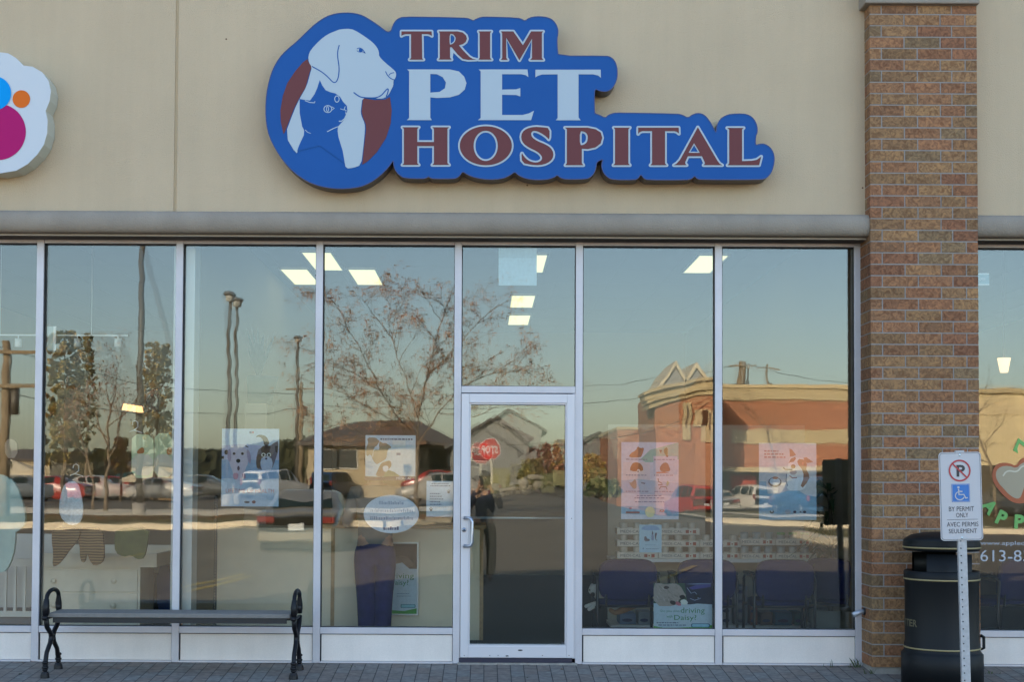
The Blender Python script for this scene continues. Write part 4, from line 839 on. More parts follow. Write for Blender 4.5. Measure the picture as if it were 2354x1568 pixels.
# framed poster on the counter
A = Art(901, 1250, 959, 1411, Y=cY - .03, name='framed_poster', label='silver framed driving with Daisy poster on the counter front, behind the trousers', base=(178, 196, 206))
A.rect((34, 30, 30), 0, 0, 1, .36).poly((110, 96, 80), [(0, .2), (.5, .16), (.9, .28), (.8, .34), (0, .34)], 1).poly((178, 196, 206), [(0, .3), (.4, .27), (.7, .36), (1, .38), (1, .6), (0, .6)])
A.text((56, 140, 70), 'driving', -.2, .42, .88, .52).text((56, 140, 70), 'Daisy?', -.1, .52, .66, .61).greek((110, 130, 160), .2, .71, .7, .008, 3).greek((110, 130, 160), .2, .745, .75, .008, 7).poly((90, 170, 70), [(0, .95), (.5, .96), (1, .92), (1, 1), (0, 1)]).poly((50, 130, 140), rr(.35, .95, .865, .915, .02)).poly((140, 190, 200), rr(.38, .92, .872, .908, .016))
Tp = A.done(); m = mb(mat('silver_frame', (.5, .55, .58), .35, metal=.4)); f_ = .013
for a, b, c, d in ((A.x0 - f_, A.x0, A.z0 - f_, A.z1 + f_), (A.x1, A.x1 + f_, A.z0 - f_, A.z1 + f_), (A.x0, A.x1, A.z1, A.z1 + f_), (A.x0, A.x1, A.z0 - f_, A.z0)): m.box(a, b, A.Y - .012, A.Y + .012, c, d)
m.build('frame', parent=Tp)

# things faintly seen on the counter and the back wall
def item(name, label, cat, boxes, group=None):
    T = thing(name, label, cat, (boxes[0][1], boxes[0][3], boxes[0][5]), group); k = 0
    for b in boxes:
        m = mb(b[7]); m.box(*b[1:7]); m.build(b[0], parent=T, bevel=b[8] if len(b) > 8 else 0)
    return T
ta = P(531, 927, 2.6); tb_ = P(611, 1210, 2.6)
item('storage_cabinet', 'tall beige cabinet with a potted plant on top behind the third window', 'cabinet', [('carcass', ta.x, tb_.x, 2.6, 3.1, .0, ta.z, mat('cabinet_beige', (.42, .36, .26), .7), .01), ('door', ta.x + .02, tb_.x - .02, 2.585, 2.599, .08, ta.z - .02, mat('cabinet_door', (.40, .34, .25), .6), .003)])
T = thing('potted_plant', 'spiky dark plant in a green pot on the tall cabinet', 'plant', ((ta.x + tb_.x) / 2, 2.85, ta.z)); px_ = (ta.x + tb_.x) / 2 + .05
m = mb(mat('pot_green', (.03, .08, .07), .6), True); m.lathe([(0, 0), (.13, 0), (.2, .28), (.17, .28), (.0, .26)], (px_, 2.85, ta.z + .001), 24); m.build('pot', parent=T)
m = mb(mat('plant_dark_green', (.02, .045, .02), .6)); r = random.Random(4)
for i in range(26):
    a = r.uniform(0, 6.28); L_ = r.uniform(.3, .62); s_ = r.uniform(.1, .5); p0 = Vector((px_, 2.85, ta.z + .26)); d_ = Vector((math.cos(a) * s_, math.sin(a) * s_, 1)).normalized(); n_ = Vector((-math.sin(a), math.cos(a), 0)) * .02
    p1 = p0 + d_ * L_ * .6; p2 = p0 + d_ * L_ + Vector((0, 0, -.1 * s_)); m.add([p0 - n_, p0 + n_, p1 + n_, p2, p1 - n_], [(0, 1, 2, 4), (4, 2, 3)])
m.build('leaves', parent=T)
for i, (a, b, c, d, col, tx) in enumerate(((1400, 985, 1450, 1105, (170, 70, 46), 'orange food display panel on the shelves behind the fifth window'), (1640, 945, 1700, 1075, (196, 176, 190), 'pale lilac chart on the back wall behind the mullion'), (1560, 1005, 1620, 1100, (150, 150, 140), 'grey printed chart on the back wall right of the six-animal poster'), (1790, 975, 1870, 1015, (190, 170, 160), 'pale letter sheet on the back wall above the dog poster'))):
    A = Art(a, b, c, d, Y=4.4 if i == 0 else bY - .02, name='wall_chart', cat='chart', label=tx, base=col); A.greek((110, 90, 90), .15, .2, .85, .05, i).greek((110, 90, 90), .15, .4, .75, .05, i + 4)
    if i == 0: A.text((210, 170, 150), 'MEDI', .1, .75, .6, .85)
    A.done()

# shelving with cans
def shelf_unit(x0, x1, Y, zs, depth, label):
    T = thing('display_shelf', label, 'shelf', ((x0 + x1) / 2, Y, 0))
    for z in zs: m = mb(mat('shelf_white', (.72, .72, .72), .5)); m.box(x0, x1, Y, Y + depth, z - .03, z); m.build('shelf', parent=T)
    m = mb(mat('shelf_back', (.42, .36, .27), .8)); m.box(x0 + .01, x1 - .01, Y + depth - .02, Y + depth, .0, 2.0); m.build('back_panel', parent=T)
    m = mb(mat('shelf_plinth', (.08, .08, .09), .8)); m.box(x0 + .01, x1 - .01, Y + .03, Y + depth - .021, .0, zs[0] - .031); m.build('plinth', parent=T); return T
sY = 1.9
s0, s1, sm1, sm2 = P(1405, 1290, sY).x, P(1640, 1290, sY).x, P(1655, 1290, sY).x, P(1895, 1290, sY).x
shz = P(1500, 1285, sY).z; slz = P(1500, 1437, sY).z
shelf_unit(s0, s1 + .01, sY, [max(.05, slz), shz], .5, 'white display shelf of canned pet food behind the fifth window')
shelf_unit(sm1 - .02, sm2, sY, [max(.05, slz), shz], .5, 'white display shelf of canned pet food behind the last window')
M_tray = mat('tray_white', (.75, .70, .62), .7); M_can = mat('can_label_beige', (.6, .55, .46), .5); M_lid = mat('can_lid', (.5, .5, .5), .3, metal=.6); M_tx = mat('tray_print_grey', (.12, .12, .12), .7); M_txr = mat('tray_print_red', (.35, .06, .04), .7)
cans = {}
def tray(x0, x1, z, label, cap):
    T = thing('can_tray', label, 'can tray', ((x0 + x1) / 2, sY + .02, z), 'trays of canned pet food on the shelves')
    h = .058; y0 = sY + .01
    m = mb(M_tray)
    for a in ((x0, x1, y0, y0 + .004), (x0, x1, y0 + .25, y0 + .254), (x0, x0 + .004, y0 + .004, y0 + .25), (x1 - .004, x1, y0 + .004, y0 + .25)): m.box(*a, z + .001, z + h)
    m.box(x0 + .004, x1 - .004, y0 + .004, y0 + .25, z + .001, z + .004); m.build('tray', parent=T)
    m = mb(M_tx); w_ = x1 - x0; put_text(m, 'MEDI-CAL', x0 + w_ * .08, x0 + w_ * .58, z + .016, z + .042, y0 - .0008); m.build('lettering', parent=T); m = mb(M_txr)
    for k in (0, .11): m.box(x0 + w_ * (.66 + k * 1.6), x0 + w_ * (.74 + k * 1.6), y0 - .0012, y0 - .0004, z + .014, z + .044)
    m.box(x0 + w_ * .765, x0 + w_ * .80, y0 - .0012, y0 - .0004, z + .022, z + .034); m.build('printed_badge', parent=T)
    for k in range(3):
        c = ((x0 + (k + .5) / 3 * w_), y0 + .05, z + .006); m = mb(M_can if not cap else mat('jar_pale', (.40, .44, .44), .4), True); m.lathe([(0, 0), (.038, 0), (.038, .1), (.036, .104), (0, .104)], c, 16)
        if cap: m.use(cap); m.lathe([(.039, .09), (.039, .112), (0, .113)], c, 16)
        else: m.use(M_lid); m.lathe([(.037, .1045), (0, .106)], c, 16)
        m.build('can' if not cap else 'jar', parent=T)
pxz = lambda y: P(1500, y, sY).z
bw = (P(1513, 1280, sY).x - P(1419, 1280, sY).x)
rowsz = [shz + .001, shz + .001 + .112, shz + .001 + .224]
xs0 = P(1419, 1280, sY).x; xs1 = P(1700, 1280, sY).x
names_r = ['bottom', 'middle', 'top']
for r_, cnt in enumerate((3, 3, 2)):
    for c_ in range(cnt): tray(xs0 + c_ * (bw + .006), xs0 + c_ * (bw + .006) + bw, rowsz[r_], 'white tray of cat and dog food cans, %s row, %s in the left stack' % (names_r[r_], ['first', 'second', 'third'][c_]), None)
gcap = mat('lid_green', (.12, .35, .12), .5); bcap = mat('lid_grey', (.35, .4, .42), .5)
for r_, cnt in enumerate((3, 2)):
    for c_ in range(cnt): tray(xs1 + c_ * (bw * .88 + .006), xs1 + c_ * (bw * .88 + .006) + bw * .88, rowsz[r_] + (.02 if r_ else 0), 'white tray of %s jars, %s row, %s in the right stack' % ('green-lidded' if c_ and r_ else 'grey-lidded', names_r[r_], ['first', 'second', 'third'][c_]), gcap if c_ == 1 and r_ else bcap)
# cartons and bags on the low shelf
r = random.Random(21); lz_ = max(.05, slz) + .001
packs = [(1425, 1465, .10, (120, 140, 170)), (1468, 1500, .12, (160, 170, 180)), (1503, 1545, .1, (90, 110, 160)), (1690, 1722, .36, (170, 172, 176)), (1726, 1745, .2, (176, 96, 60)), (1750, 1780, .12, (150, 120, 110)), (1783, 1825, .12, (40, 110, 150)), (1828, 1850, .12, (50, 130, 130)), (1660, 1686, .3, (180, 184, 190))]
for i, (a, b, h_, c_) in enumerate(packs):
    x0, x1 = P(a, 1400, sY).x, P(b, 1400, sY).x
    T = thing('food_pack', ['short white and blue food carton, first on the low shelf', 'white food carton, second on the low shelf behind the animal', 'short blue food carton hidden behind the Daisy card', 'tall white food bag left of the third chair', 'orange and white food bag under the middle chairs', 'small brown food packet under the third chair', 'flat blue food bag under the third chair', 'small teal food packet at the end of the low shelf', 'pale food bag behind the mullion on the low shelf'][i], 'food pack', (x0, sY + .05, lz_), 'packs of pet food on the low shelves')
    m = mb(ink(*c_, .7)); m.box(x0, x1 - .008, sY + .03, sY + .3, lz_, lz_ + h_); m.build('pack', parent=T, bevel=.008)
    m = mb(ink(40, 60, 120)); k = 0
    while k < h_ - .05: m.fill([ [(x0 + .03 + (x1 - x0 - .08) * .5 + px__ * (x1 - x0) * .3, lz_ + .04 + k + pz__ * .016) for px__, pz__ in ell(0, 0, 1, 1, 14)] ], sY + .028); k += .09
    m.build('printed_badge', parent=T)

# waiting chairs
def chair():
    T = thing('waiting_chair', 'navy blue padded waiting chair', 'chair', (0, 0, 0), 'navy waiting chairs along the window'); fw = .255
    m = mb(M_navy, True)
    def pad(m, w, h, t, M):
        n = 28; rings = []
        for s_, k in ((-1, .93), (-.75, 1), (.75, 1), (1, .93)):
            ring = []
            for i in range(n):
                a = 2 * math.pi * i / n; c, s2 = math.cos(a), math.sin(a); e = .5
                ring.append(M @ Vector((abs(c) ** e * (1 if c > 0 else -1) * w * k, s_ * t, abs(s2) ** e * (1 if s2 > 0 else -1) * h * k)))
            rings.append(ring)
        o = [v for ring in rings for v in ring]; f = [(j * n + i, j * n + (i + 1) % n, (j + 1) * n + (i + 1) % n, (j + 1) * n + i) for j in range(3) for i in range(n)]
        f += [tuple(range(n))[::-1], tuple(3 * n + i for i in range(n))]; m.add(o, f)
    pad(m, .245, .175, .03, Matrix.Translation((0, .0, .625)) @ Matrix.Rotation(rad(8), 4, 'X')); m.build('backrest', parent=T)
    m = mb(M_navy, True); pad(m, .245, .22, .035, Matrix.Translation((0, .26, .42)) @ Matrix.Rotation(rad(90), 4, 'X')); m.build('seat', parent=T)
    for sx in (-1, 1):
        m = mb(M_cframe, True); x = sx * fw; m.tube([(x, .5, .01), (x, .48, .3), (x, .46, .62), (x, .40, .655), (x, .02, .65), (x, -.02, .61), (x, .0, .3), (x, -.04, .01)], .0125, 8); m.build('arm_frame', parent=T)
        m = mb(mat('arm_pad', (.02, .02, .022), .6)); m.box(x - .025, x + .025, .06, .38, .66, .685); m.build('armrest', parent=T, bevel=.008)
    m = mb(M_cframe, True); m.tube([(-fw, .03, .4), (fw, .03, .4)], .011, 8); m.tube([(-fw, .45, .39), (fw, .45, .39)], .011, 8); m.tube([(-.18, .0, .4), (-.18, -.01, .5)], .01, 8); m.tube([(.18, .0, .4), (.18, -.01, .5)], .01, 8); m.build('cross_bar', parent=T)
    return T
c1 = chair(); chY = .62
for i, (px, rz, tx) in enumerate(((1443, 0, 'navy waiting chair nearest the door, with an orange and white animal on it'), (1624, 0, 'navy waiting chair behind the mullion and the Daisy card'), (1803, 0, 'navy waiting chair alone in the middle of the last window'), (1925, -50, 'dim navy waiting chair turned sideways beside the pillar'))):
    q = P(px, 1335, chY).x
    if i == 0: c1.location = (q, chY, 0); c1['label'] = tx
    else: dup(c1, (q, chY + (.25 if i == 3 else 0), 0), rad(rz), tx)
dup(c1, (P(2345, 1400, .9).x, .9, 0), rad(25), 'dark chair in the right-hand shop behind the phone number lettering')
cat_x = P(1443, 1335, chY).x

# tall plant in the corner
px_ = P(1925, 1300, .95).x; T = thing('tall_plant', 'tall dark leafy plant in the corner of the last window', 'plant', (px_, 1.2, 0))
m = mb(mat('planter_grey', (.2, .22, .2), .7), True); m.lathe([(0, 0), (.15, 0), (.19, .33), (.16, .33), (0, .3)], (px_, 1.2, .001), 20); m.build('pot', parent=T)
m = mb(mat('bark', (.10, .08, .05), .9), True); m.tube([(px_, 1.2, .3), (px_ + .02, 1.2, .9), (px_ - .01, 1.2, 1.35)], .018, 8); m.build('stem', parent=T)
m = mb(mat('plant_leaf_green', (.02, .06, .018), .5)); r = random.Random(8)
for i in range(60):
    a = r.uniform(0, 6.28); z0 = r.uniform(.75, 1.4); L_ = r.uniform(.25, .45); p0 = Vector((px_, 1.2, z0)); d_ = Vector((math.cos(a), math.sin(a), .5)); n_ = Vector((-math.sin(a), math.cos(a), 0)) * .022
    p1 = p0 + d_ * L_ * .5; p2 = p0 + Vector((math.cos(a), math.sin(a), -.1)) * L_; m.add([p0 - n_ * .5, p0 + n_ * .5, p1 + n_, p2, p1 - n_], [(0, 1, 2, 4), (4, 2, 3)])
m.build('leaves', parent=T)

# ---- people
def person(label, base, yaw, skinm, top, trousers, shoe, hairm, height=1.72, arms='down', hair_long=False):
    T = thing('person', label, 'person', base); k = height / 1.72; T['_o'] = (0, 0, 0)
    V = lambda x, y, z: (x * k, y * k, z * k)      # faces +Y
    if arms == 'camera': el = lambda s: V(s * .25, .10, 1.16); wr = lambda s: V(s * .10, .16, 1.50 / k)
    else: el = lambda s: V(s * .25, .06, 1.12); wr = lambda s: V(s * .17, .30, 1.12)
    vs = [V(0, 0, .93), V(0, .01, 1.08), V(0, .015, 1.25), V(0, 0, 1.40), V(0, .0, 1.47), V(0, .02, 1.55), V(0, .025, 1.63), V(0, .02, 1.69)]
    rs = [(.15, .11), (.135, .10), (.155, .105), (.13, .09), (.055, .055), (.072, .085), (.077, .095), (.05, .06)]
    es = [(0, 1), (1, 2), (2, 3), (3, 4), (4, 5), (5, 6), (6, 7)]
    tv = [V(0, 0, 1.0), V(0, 0, .93)]; te = [(0, 1)]; tr_ = [(.15, .115), (.17, .13)]; sp_ = 1 if arms == 'camera' else .62
    cv = [V(0, 0, .86), V(0, .01, 1.08), V(0, .015, 1.25), V(0, 0, 1.40), V(0, 0, 1.455)]; cr = [(.168, .125), (.152, .118), (.172, .122), (.145, .10), (.068, .068)]; ce = [(0, 1), (1, 2), (2, 3), (3, 4)]
    for s in (-1, 1):
        b = len(vs); vs += [V(s * .09, 0, .86), V(s * .10 * sp_ + s * .01, .01, .5), V(s * .10 * sp_, -.015, .09), V(s * .105 * sp_, .10, .045)]; rs += [(.092, .092), (.06, .06), (.042, .042), (.042, .035)]; es += [(0, b), (b, b + 1), (b + 1, b + 2), (b + 2, b + 3)]
        b = len(tv); tv += [V(s * .092, 0, .82), V(s * .10 * sp_ + s * .012, .01, .5), V(s * .105 * sp_, -.01, .07)]; tr_ += [(.108, .108), (.088, .088), (.074, .074)]; te += [(1, b), (b, b + 1), (b + 1, b + 2)]
        b = len(vs); vs += [V(s * .17, -.005, 1.40), el(s), wr(s)]; rs += [.055, .042, .03]; es += [(3, b), (b, b + 1), (b + 1, b + 2)]
        w_ = Vector(wr(s)); dd = (w_ - Vector(el(s))).normalized(); side = Vector((-s, 0, 0)); up_ = dd.cross(side).normalized(); b2 = b + 2
        b = len(vs); vs.append(tuple(w_ + dd * .06 * k)); rs.append((.035, .018)); es.append((b2, b)); pb = b
        for j, (o_, ln) in enumerate(((-.027, .07), (-.009, .08), (.009, .076), (.027, .06))):
            c = w_ + dd * .085 * k + side * o_ * k; b = len(vs); vs += [tuple(c), tuple(c + dd * ln * .55 * k + up_ * .01 * k), tuple(c + dd * ln * .8 * k + up_ * .035 * k)]; rs += [.0095, .009, .0075]; es += [(pb, b), (b, b + 1), (b + 1, b + 2)]
        c = w_ + dd * .03 * k + side * .038 * k; b = len(vs); vs += [tuple(c), tuple(c + (dd + side * .6) * .035 * k + up_ * .01)]; rs += [.012, .0095]; es += [(pb, b), (b, b + 1)]
        b = len(cv); cv += [V(s * .175, -.005, 1.395), el(s), tuple(Vector(el(s)).lerp(w_, .88))]; cr += [.07, .056, .044]; ce += [(3, b), (b, b + 1), (b + 1, b + 2)]
    skin('body', vs, es, rs, skinm, T, 2)
    skin('trousers', tv, te, tr_, trousers, T, 2); skin('jacket' if arms == 'camera' else 'shirt', cv, ce, cr, top, T, 2)
    m = mb(hairm, True); m.ball(V(0, -.005, 1.655), .098 * k, 14, (.9, 1.05, .92)); m.build('hair', parent=T)
    m = mb(skinm, True)
    m.ball(V(0, .118, 1.60), .014, 8, (1, 1.2, 1.4))
    for s in (-1, 1): m.ball(V(s * .078, .01, 1.60), .022, 8, (.4, .8, 1.2))
    m.use(mat('eye_dark', (.02, .02, .02), .3))
    for s in (-1, 1): m.ball(V(s * .032, .105, 1.625), .009, 8)
    m.use(mat('lips', (.3, .1, .09), .5)); m.ball(V(0, .108, 1.565), .018, 8, (1.2, .4, .35)); m.build('face', parent=T)
    for s in (-1, 1): m = mb(shoe, True); m.ball(V(s * .105 * sp_, .05, .045), .07, 12, (.65, 1.9, .62)); m.build('shoe', parent=T)
    T.rotation_euler = (0, 0, yaw); return T
M_skin = mat('skin', (.42, .24, .16), .5); M_scrub = mat('navy_scrubs', (.010, .013, .095), .9, var=.2, vs=14, bump=.8, bs=9, spec=.1)
q = P(862, 1300, .66)
person('person in navy blue scrub trousers standing at the counter behind the oval notice', (q.x, .66, 0), rad(4), M_skin, mat('tunic_grey', (.20, .19, .17), .85), M_scrub, mat('shoe_black', (.02, .02, .02), .5), mat('hair_brown', (.05, .03, .015), .7), 1.66, 'counter')
PG = person('person in a dark blue jacket holding a camera up, mirrored in the door', (-.0, CAMY - .30, H(0, 11.6)), 0, M_skin, mat('jacket_dark_blue', (.012, .018, .05), .8), mat('trousers_black', (.012, .011, .010), .9), mat('shoe_dark', (.03, .02, .015), .6), mat('hair_dark', (.02, .015, .01), .7), 1.75, 'camera')
T = thing('camera', 'black camera held up to the face of the person in the car park', 'camera', (0, CAMY - .1, CAMZ)); m = mb(mat('camera_black', (.015, .015, .015), .5)); m.box(-.07, .07, CAMY - .13, CAMY - .065, CAMZ - .05, CAMZ + .045); m.build('body', parent=T, bevel=.008)
m = mb(mat('camera_lens', (.02, .02, .022), .3), True); m.tube([(0, CAMY - .07, CAMZ), (0, CAMY - .012, CAMZ)], .033, 20); m.build('lens', parent=T)

# ---- orange and white cat lying on the first chair
TC_ = thing('cat', 'orange and white cat with white paws lying on the chair nearest the door', 'cat', (cat_x, chY + .2, .455)); cy_ = chY + .2
def cp(x, y, yy=0.0): p = P(x, y, cy_ - .0); return (p.x, cy_ + yy, p.z)
M_furo = bpy.data.materials.new('orange_white_fur'); M_furo.use_nodes = True
n_ = M_furo.node_tree.nodes; l_ = M_furo.node_tree.links; b_ = n_['Principled BSDF']; b_.inputs['Roughness'].default_value = .95
t_ = n_.new('ShaderNodeTexCoord'); s_ = n_.new('ShaderNodeSeparateXYZ'); nn = n_.new('ShaderNodeTexNoise'); nn.inputs['Scale'].default_value = 9; l_.new(t_.outputs['Object'], s_.inputs[0]); l_.new(t_.outputs['Object'], nn.inputs[0])
mm = n_.new('ShaderNodeMath'); mm.operation = 'MULTIPLY_ADD'; mm.inputs[1].default_value = .14; l_.new(nn.outputs[0], mm.inputs[0]); l_.new(s_.outputs[0], mm.inputs[2])
cr = n_.new('ShaderNodeValToRGB'); cr.color_ramp.interpolation = 'LINEAR'; e = cr.color_ramp.elements; e[0].position = .0; e[0].color = (.75, .72, .68, 1); e[1].position = .02; e[1].color = (.34, .17, .07, 1)
m2 = n_.new('ShaderNodeMath'); m2.operation = 'ADD'; m2.inputs[1].default_value = .10; l_.new(mm.outputs[0], m2.inputs[0]); l_.new(m2.outputs[0], cr.inputs[0]); l_.new(cr.outputs[0], b_.inputs['Base Color'])
vs = [cp(1440, 1382), cp(1405, 1380), cp(1383, 1374), cp(1368, 1362), cp(1360, 1356), cp(1353, 1362), cp(1470, 1380), cp(1489, 1378), cp(1384, 1392), cp(1366, 1394), cp(1350, 1403), cp(1386, 1386, .09), cp(1360, 1392, .09), cp(1345, 1398, .1), cp(1464, 1384, -.05), cp(1437, 1398, -.06), cp(1412, 1408, -.07), cp(1398, 1398, -.07), cp(1375, 1342, .0), cp(1362, 1342, .05)]
rs = [.095, .085, .065, .05, .052, .032, .085, .045, .04, .028, .03, .04, .027, .028, .07, .055, .04, .028, .012, .012]
es = [(0, 1), (1, 2), (2, 3), (3, 4), (4, 5), (0, 6), (6, 7), (2, 8), (8, 9), (9, 10), (2, 11), (11, 12), (12, 13), (6, 14), (14, 15), (15, 16), (16, 17), (4, 18), (4, 19)]
skin('body', vs, es, [r_ * .62 for r_ in rs], M_furo, TC_, 2)
m = mb(mat('cat_eye', (.05, .06, .02), .2), True); m.ball(cp(1355, 1356, -.03), .008, 8); m.ball(cp(1354, 1356, .03), .008, 8); m.build('eye', parent=TC_)
m = mb(mat('dark_fur', (.05, .03, .02), .9), True); m.ball(cp(1362, 1366, -.035), .02, 8, (1, .3, 1)); m.ball(cp(1374, 1395, -.03), .022, 8, (1.3, .3, .6)); m.build('dark_patch', parent=TC_)

# ================================================================ children's clothes shop on the left
M_cream = mat('nursery_cream', (.78, .69, .55), .6, var=.06, vs=8); M_slatw = mat('crib_white', (.62, .60, .55), .6)
dY = .75; x0, x1 = P(96, 1350, dY).x, P(322, 1350, dY).x; zt_, = (P(200, 1272, dY).z,)
D = thing('dresser', 'cream nursery dresser with round knobs and a changing tray on top', 'dresser', ((x0 + x1) / 2, dY, 0))
m = mb(M_cream); m.box(x0, x1, dY, dY + .5, .03, zt_ - .08); m.build('carcass', parent=D)
tx1 = P(362, 1300, dY).x; m = mb(M_cream); tz = P(200, 1303, dY).z
m.box(x0 - .06, tx1, dY - .03, dY - .01, tz, zt_); m.box(x0 - .06, tx1, dY + .5, dY + .52, tz, zt_ + .05); m.box(tx1 - .02, tx1, dY - .01, dY + .5, tz, zt_); m.box(x0 - .06, tx1 - .02, dY - .01, dY + .5, tz - .0, tz + .015); m.build('changing_tray', parent=D)
dz = [P(200, y, dY).z for y in (1308, 1362, 1420, 1470)]
for a, b in zip(dz, dz[1:]):
    b = max(b, .05); 
    if a - b < .05: continue
    m = mb(M_cream); m.box(x0 + .02, x1 - .02, dY - .014, dY - .001, b + .006, a - .006); dr = m.build('drawer', parent=D, bevel=.003)
    for fx in (.13, .74): m = mb(M_cream, True); kx = x0 + (x1 - x0) * fx; kz = (a + b) / 2 + .0; m.ball((kx, dY - .03, kz), .024, 12, (1, .6, 1)); m.tube([(kx, dY - .014, kz), (kx, dY - .03, kz)], .009, 8); m.build('knob', parent=dr)
K = thing('crib', 'white slatted crib at the far left behind the glass', 'crib', (P(40, 1400, 1.0).x, 1.0, 0))
cxa, cxb, kY = P(-110, 1300, .95).x, P(88, 1300, .95).x, .95; ktz, kbz = P(40, 1300, kY).z, P(40, 1405, kY).z
m = mb(M_slatw); m.box(cxa, cxb, kY, kY + .03, ktz - .01, ktz + .06); m.box(cxa, cxb, kY, kY + .03, kbz - .05, kbz); m.box(cxb - .05, cxb, kY - .005, kY + .035, .0, ktz + .3); m.box(cxa, cxa + .05, kY - .005, kY + .035, .0, ktz + .3); m.build('rail', parent=K)
x = cxb - .12
while x > cxa + .05: m = mb(M_slatw); m.box(x - .012, x + .012, kY + .004, kY + .026, kbz, ktz - .011); m.build('slat', parent=K); x -= .082
m = mb(M_slatw); m.box(cxa, cxb, kY + .6, kY + .63, kbz - .1, ktz + .25); m.build('back_panel', parent=K)
m = mb(mat('crib_mattress', (.15, .17, .2), .9)); m.box(cxa + .02, cxb - .06, kY + .04, kY + .59, kbz - .12, kbz - .02); m.build('mattress', parent=K, bevel=.02)

M_hang = mat('hanger_white', (.8, .82, .82), .4)
def garment(name, label, pieces, Y, m_, hook=None, group=None, t=.02, bump=0):
    q = P(*pieces[0][0], Y); T = thing(name, label, 'garment', (q.x, Y, q.z), group)
    for k, pc in enumerate(pieces):
        m = mb(m_[k] if isinstance(m_, list) else m_); pts = smooth([(P(*p, Y).x, P(*p, Y).z) for p in pc], 1); m.slab([pts], Y - t - .003 * k, Y + t - .0031 * k); m.build(['cloth', 'sleeve', 'print', 'print', 'print'][min(k, 4)], parent=T, bevel=.006)
    if hook:
        x, y = hook; m = mb(M_hang, True); f = lambda a, b: tuple(P(x + a, y + b, Y))
        m.tube([f(-7, 9), f(-6, 2), f(0, -1), f(6, 3), f(6, 14), f(-3, 21), f(-13, 25)], .004, 6); m.tube([f(-3, 21), f(16, 27)], .004, 6); m.build('hanger', parent=T)
    return T
M_mint = mat('cloth_mint', (.5, .66, .62), .9, var=.1, vs=8); M_stripe = bpy.data.materials.new('cloth_brown_stripe'); M_stripe.use_nodes = True
n_ = M_stripe.node_tree.nodes; l_ = M_stripe.node_tree.links; b_ = n_['Principled BSDF']; wv = n_.new('ShaderNodeTexWave'); wv.bands_direction = 'Z'; wv.inputs['Scale'].default_value = 14; wv.inputs['Distortion'].default_value = 2.5; wv.inputs['Detail Scale'].default_value = .6
tt = n_.new('ShaderNodeTexCoord'); cr = n_.new('ShaderNodeValToRGB'); cr.color_ramp.elements[0].color = (.08, .04, .02, 1); cr.color_ramp.elements[1].color = (.36, .22, .10, 1); l_.new(tt.outputs['Object'], wv.inputs[0]); l_.new(wv.outputs[0], cr.inputs[0]); l_.new(cr.outputs[0], b_.inputs['Base Color']); b_.inputs['Roughness'].default_value = .95
garment('baby_sleeper', 'pale mint baby sleeper hanging at the left edge', [[(-40, 1100), (-10, 1090), (14, 1092), (32, 1112), (42, 1140), (38, 1200), (36, 1260), (24, 1300), (8, 1318), (-20, 1310), (-50, 1250)], [(20, 1095), (40, 1115), (56, 1160), (62, 1200), (48, 1218), (30, 1226), (26, 1180)]], .30, M_mint)
garment('baby_vest', 'tiny white lace vest on a white hanger', [[(152, 1108), (178, 1106), (188, 1140), (192, 1170), (188, 1198), (172, 1208), (154, 1205), (138, 1186), (136, 1160), (142, 1130)]], .22, mat('lace_white', (.7, .75, .8), .8, var=.15, vs=60), (175, 1068), t=.008)
garment('striped_leggings', 'brown striped baby leggings, left pair', [[(122, 1212), (188, 1214), (182, 1240), (162, 1262), (146, 1285), (132, 1300), (122, 1303), (124, 1270), (120, 1240)]], .3, M_stripe, group='striped baby leggings')
garment('striped_leggings', 'brown striped baby leggings, right pair above the drawers', [[(180, 1212), (236, 1214), (240, 1260), (240, 1288), (226, 1300), (212, 1298), (200, 1268), (196, 1294), (186, 1290), (184, 1250)]], .33, M_stripe, group='striped baby leggings')
garment('green_trousers', 'olive green baby trousers hanging beside the striped pairs', [[(268, 1214), (344, 1212), (340, 1250), (332, 1284), (316, 1286), (304, 1276), (284, 1280), (266, 1270), (264, 1240)]], .3, mat('cloth_olive', (.09, .11, .03), .9, var=.2, vs=12))
garment('animal_shirt', 'small green and beige shirt with an orange animal print, left of two', [[(304, 997), (352, 1000), (354, 1040), (352, 1090), (348, 1100), (303, 1098), (303, 1040)], [(304, 1043), (353, 1045), (352, 1094), (304, 1092)], [(316, 1036), (330, 1026), (334, 1042), (316, 1044)]], .24, [mat('cloth_green', (.62, .68, .42), .9), mat('cloth_beige', (.7, .64, .5), .9), mat('cloth_orange', (.5, .16, .04), .9)], (311, 968), 'small shirts with animal prints', t=.009)
garment('animal_shirt', 'small green and beige shirt with an orange animal print, beside the party wall', [[(356, 996), (396, 996), (398, 1050), (397, 1098), (353, 1096), (356, 1040)], [(354, 1045), (397, 1045), (397, 1096), (355, 1094)], [(384, 1030), (396, 1028), (397, 1045), (384, 1046)]], .27, [mat('cloth_green', (.62, .68, .42), .9), mat('cloth_beige', (.4, .36, .3), .9), mat('cloth_orange', (.5, .16, .04), .9)], None, 'small shirts with animal prints', t=.009)
garment('brown_shorts', 'small tan shorts hanging high at the left edge', [[(12, 1010), (40, 1010), (42, 1052), (14, 1054)]], 1.2, mat('cloth_tan', (.36, .26, .18), .9))
garment('blue_clothes', 'dark blue clothes on the rack behind the crib', [[(0, 1305), (80, 1300), (84, 1390), (60, 1400), (20, 1396), (-10, 1370)]], 2.0, mat('cloth_denim', (.03, .06, .16), .9), t=.08)
garment('blue_clothes', 'dark blue clothes behind the right end of the dresser', [[(362, 1300), (396, 1300), (397, 1410), (366, 1420)]], 1.4, mat('cloth_denim', (.03, .06, .16), .9), t=.05)
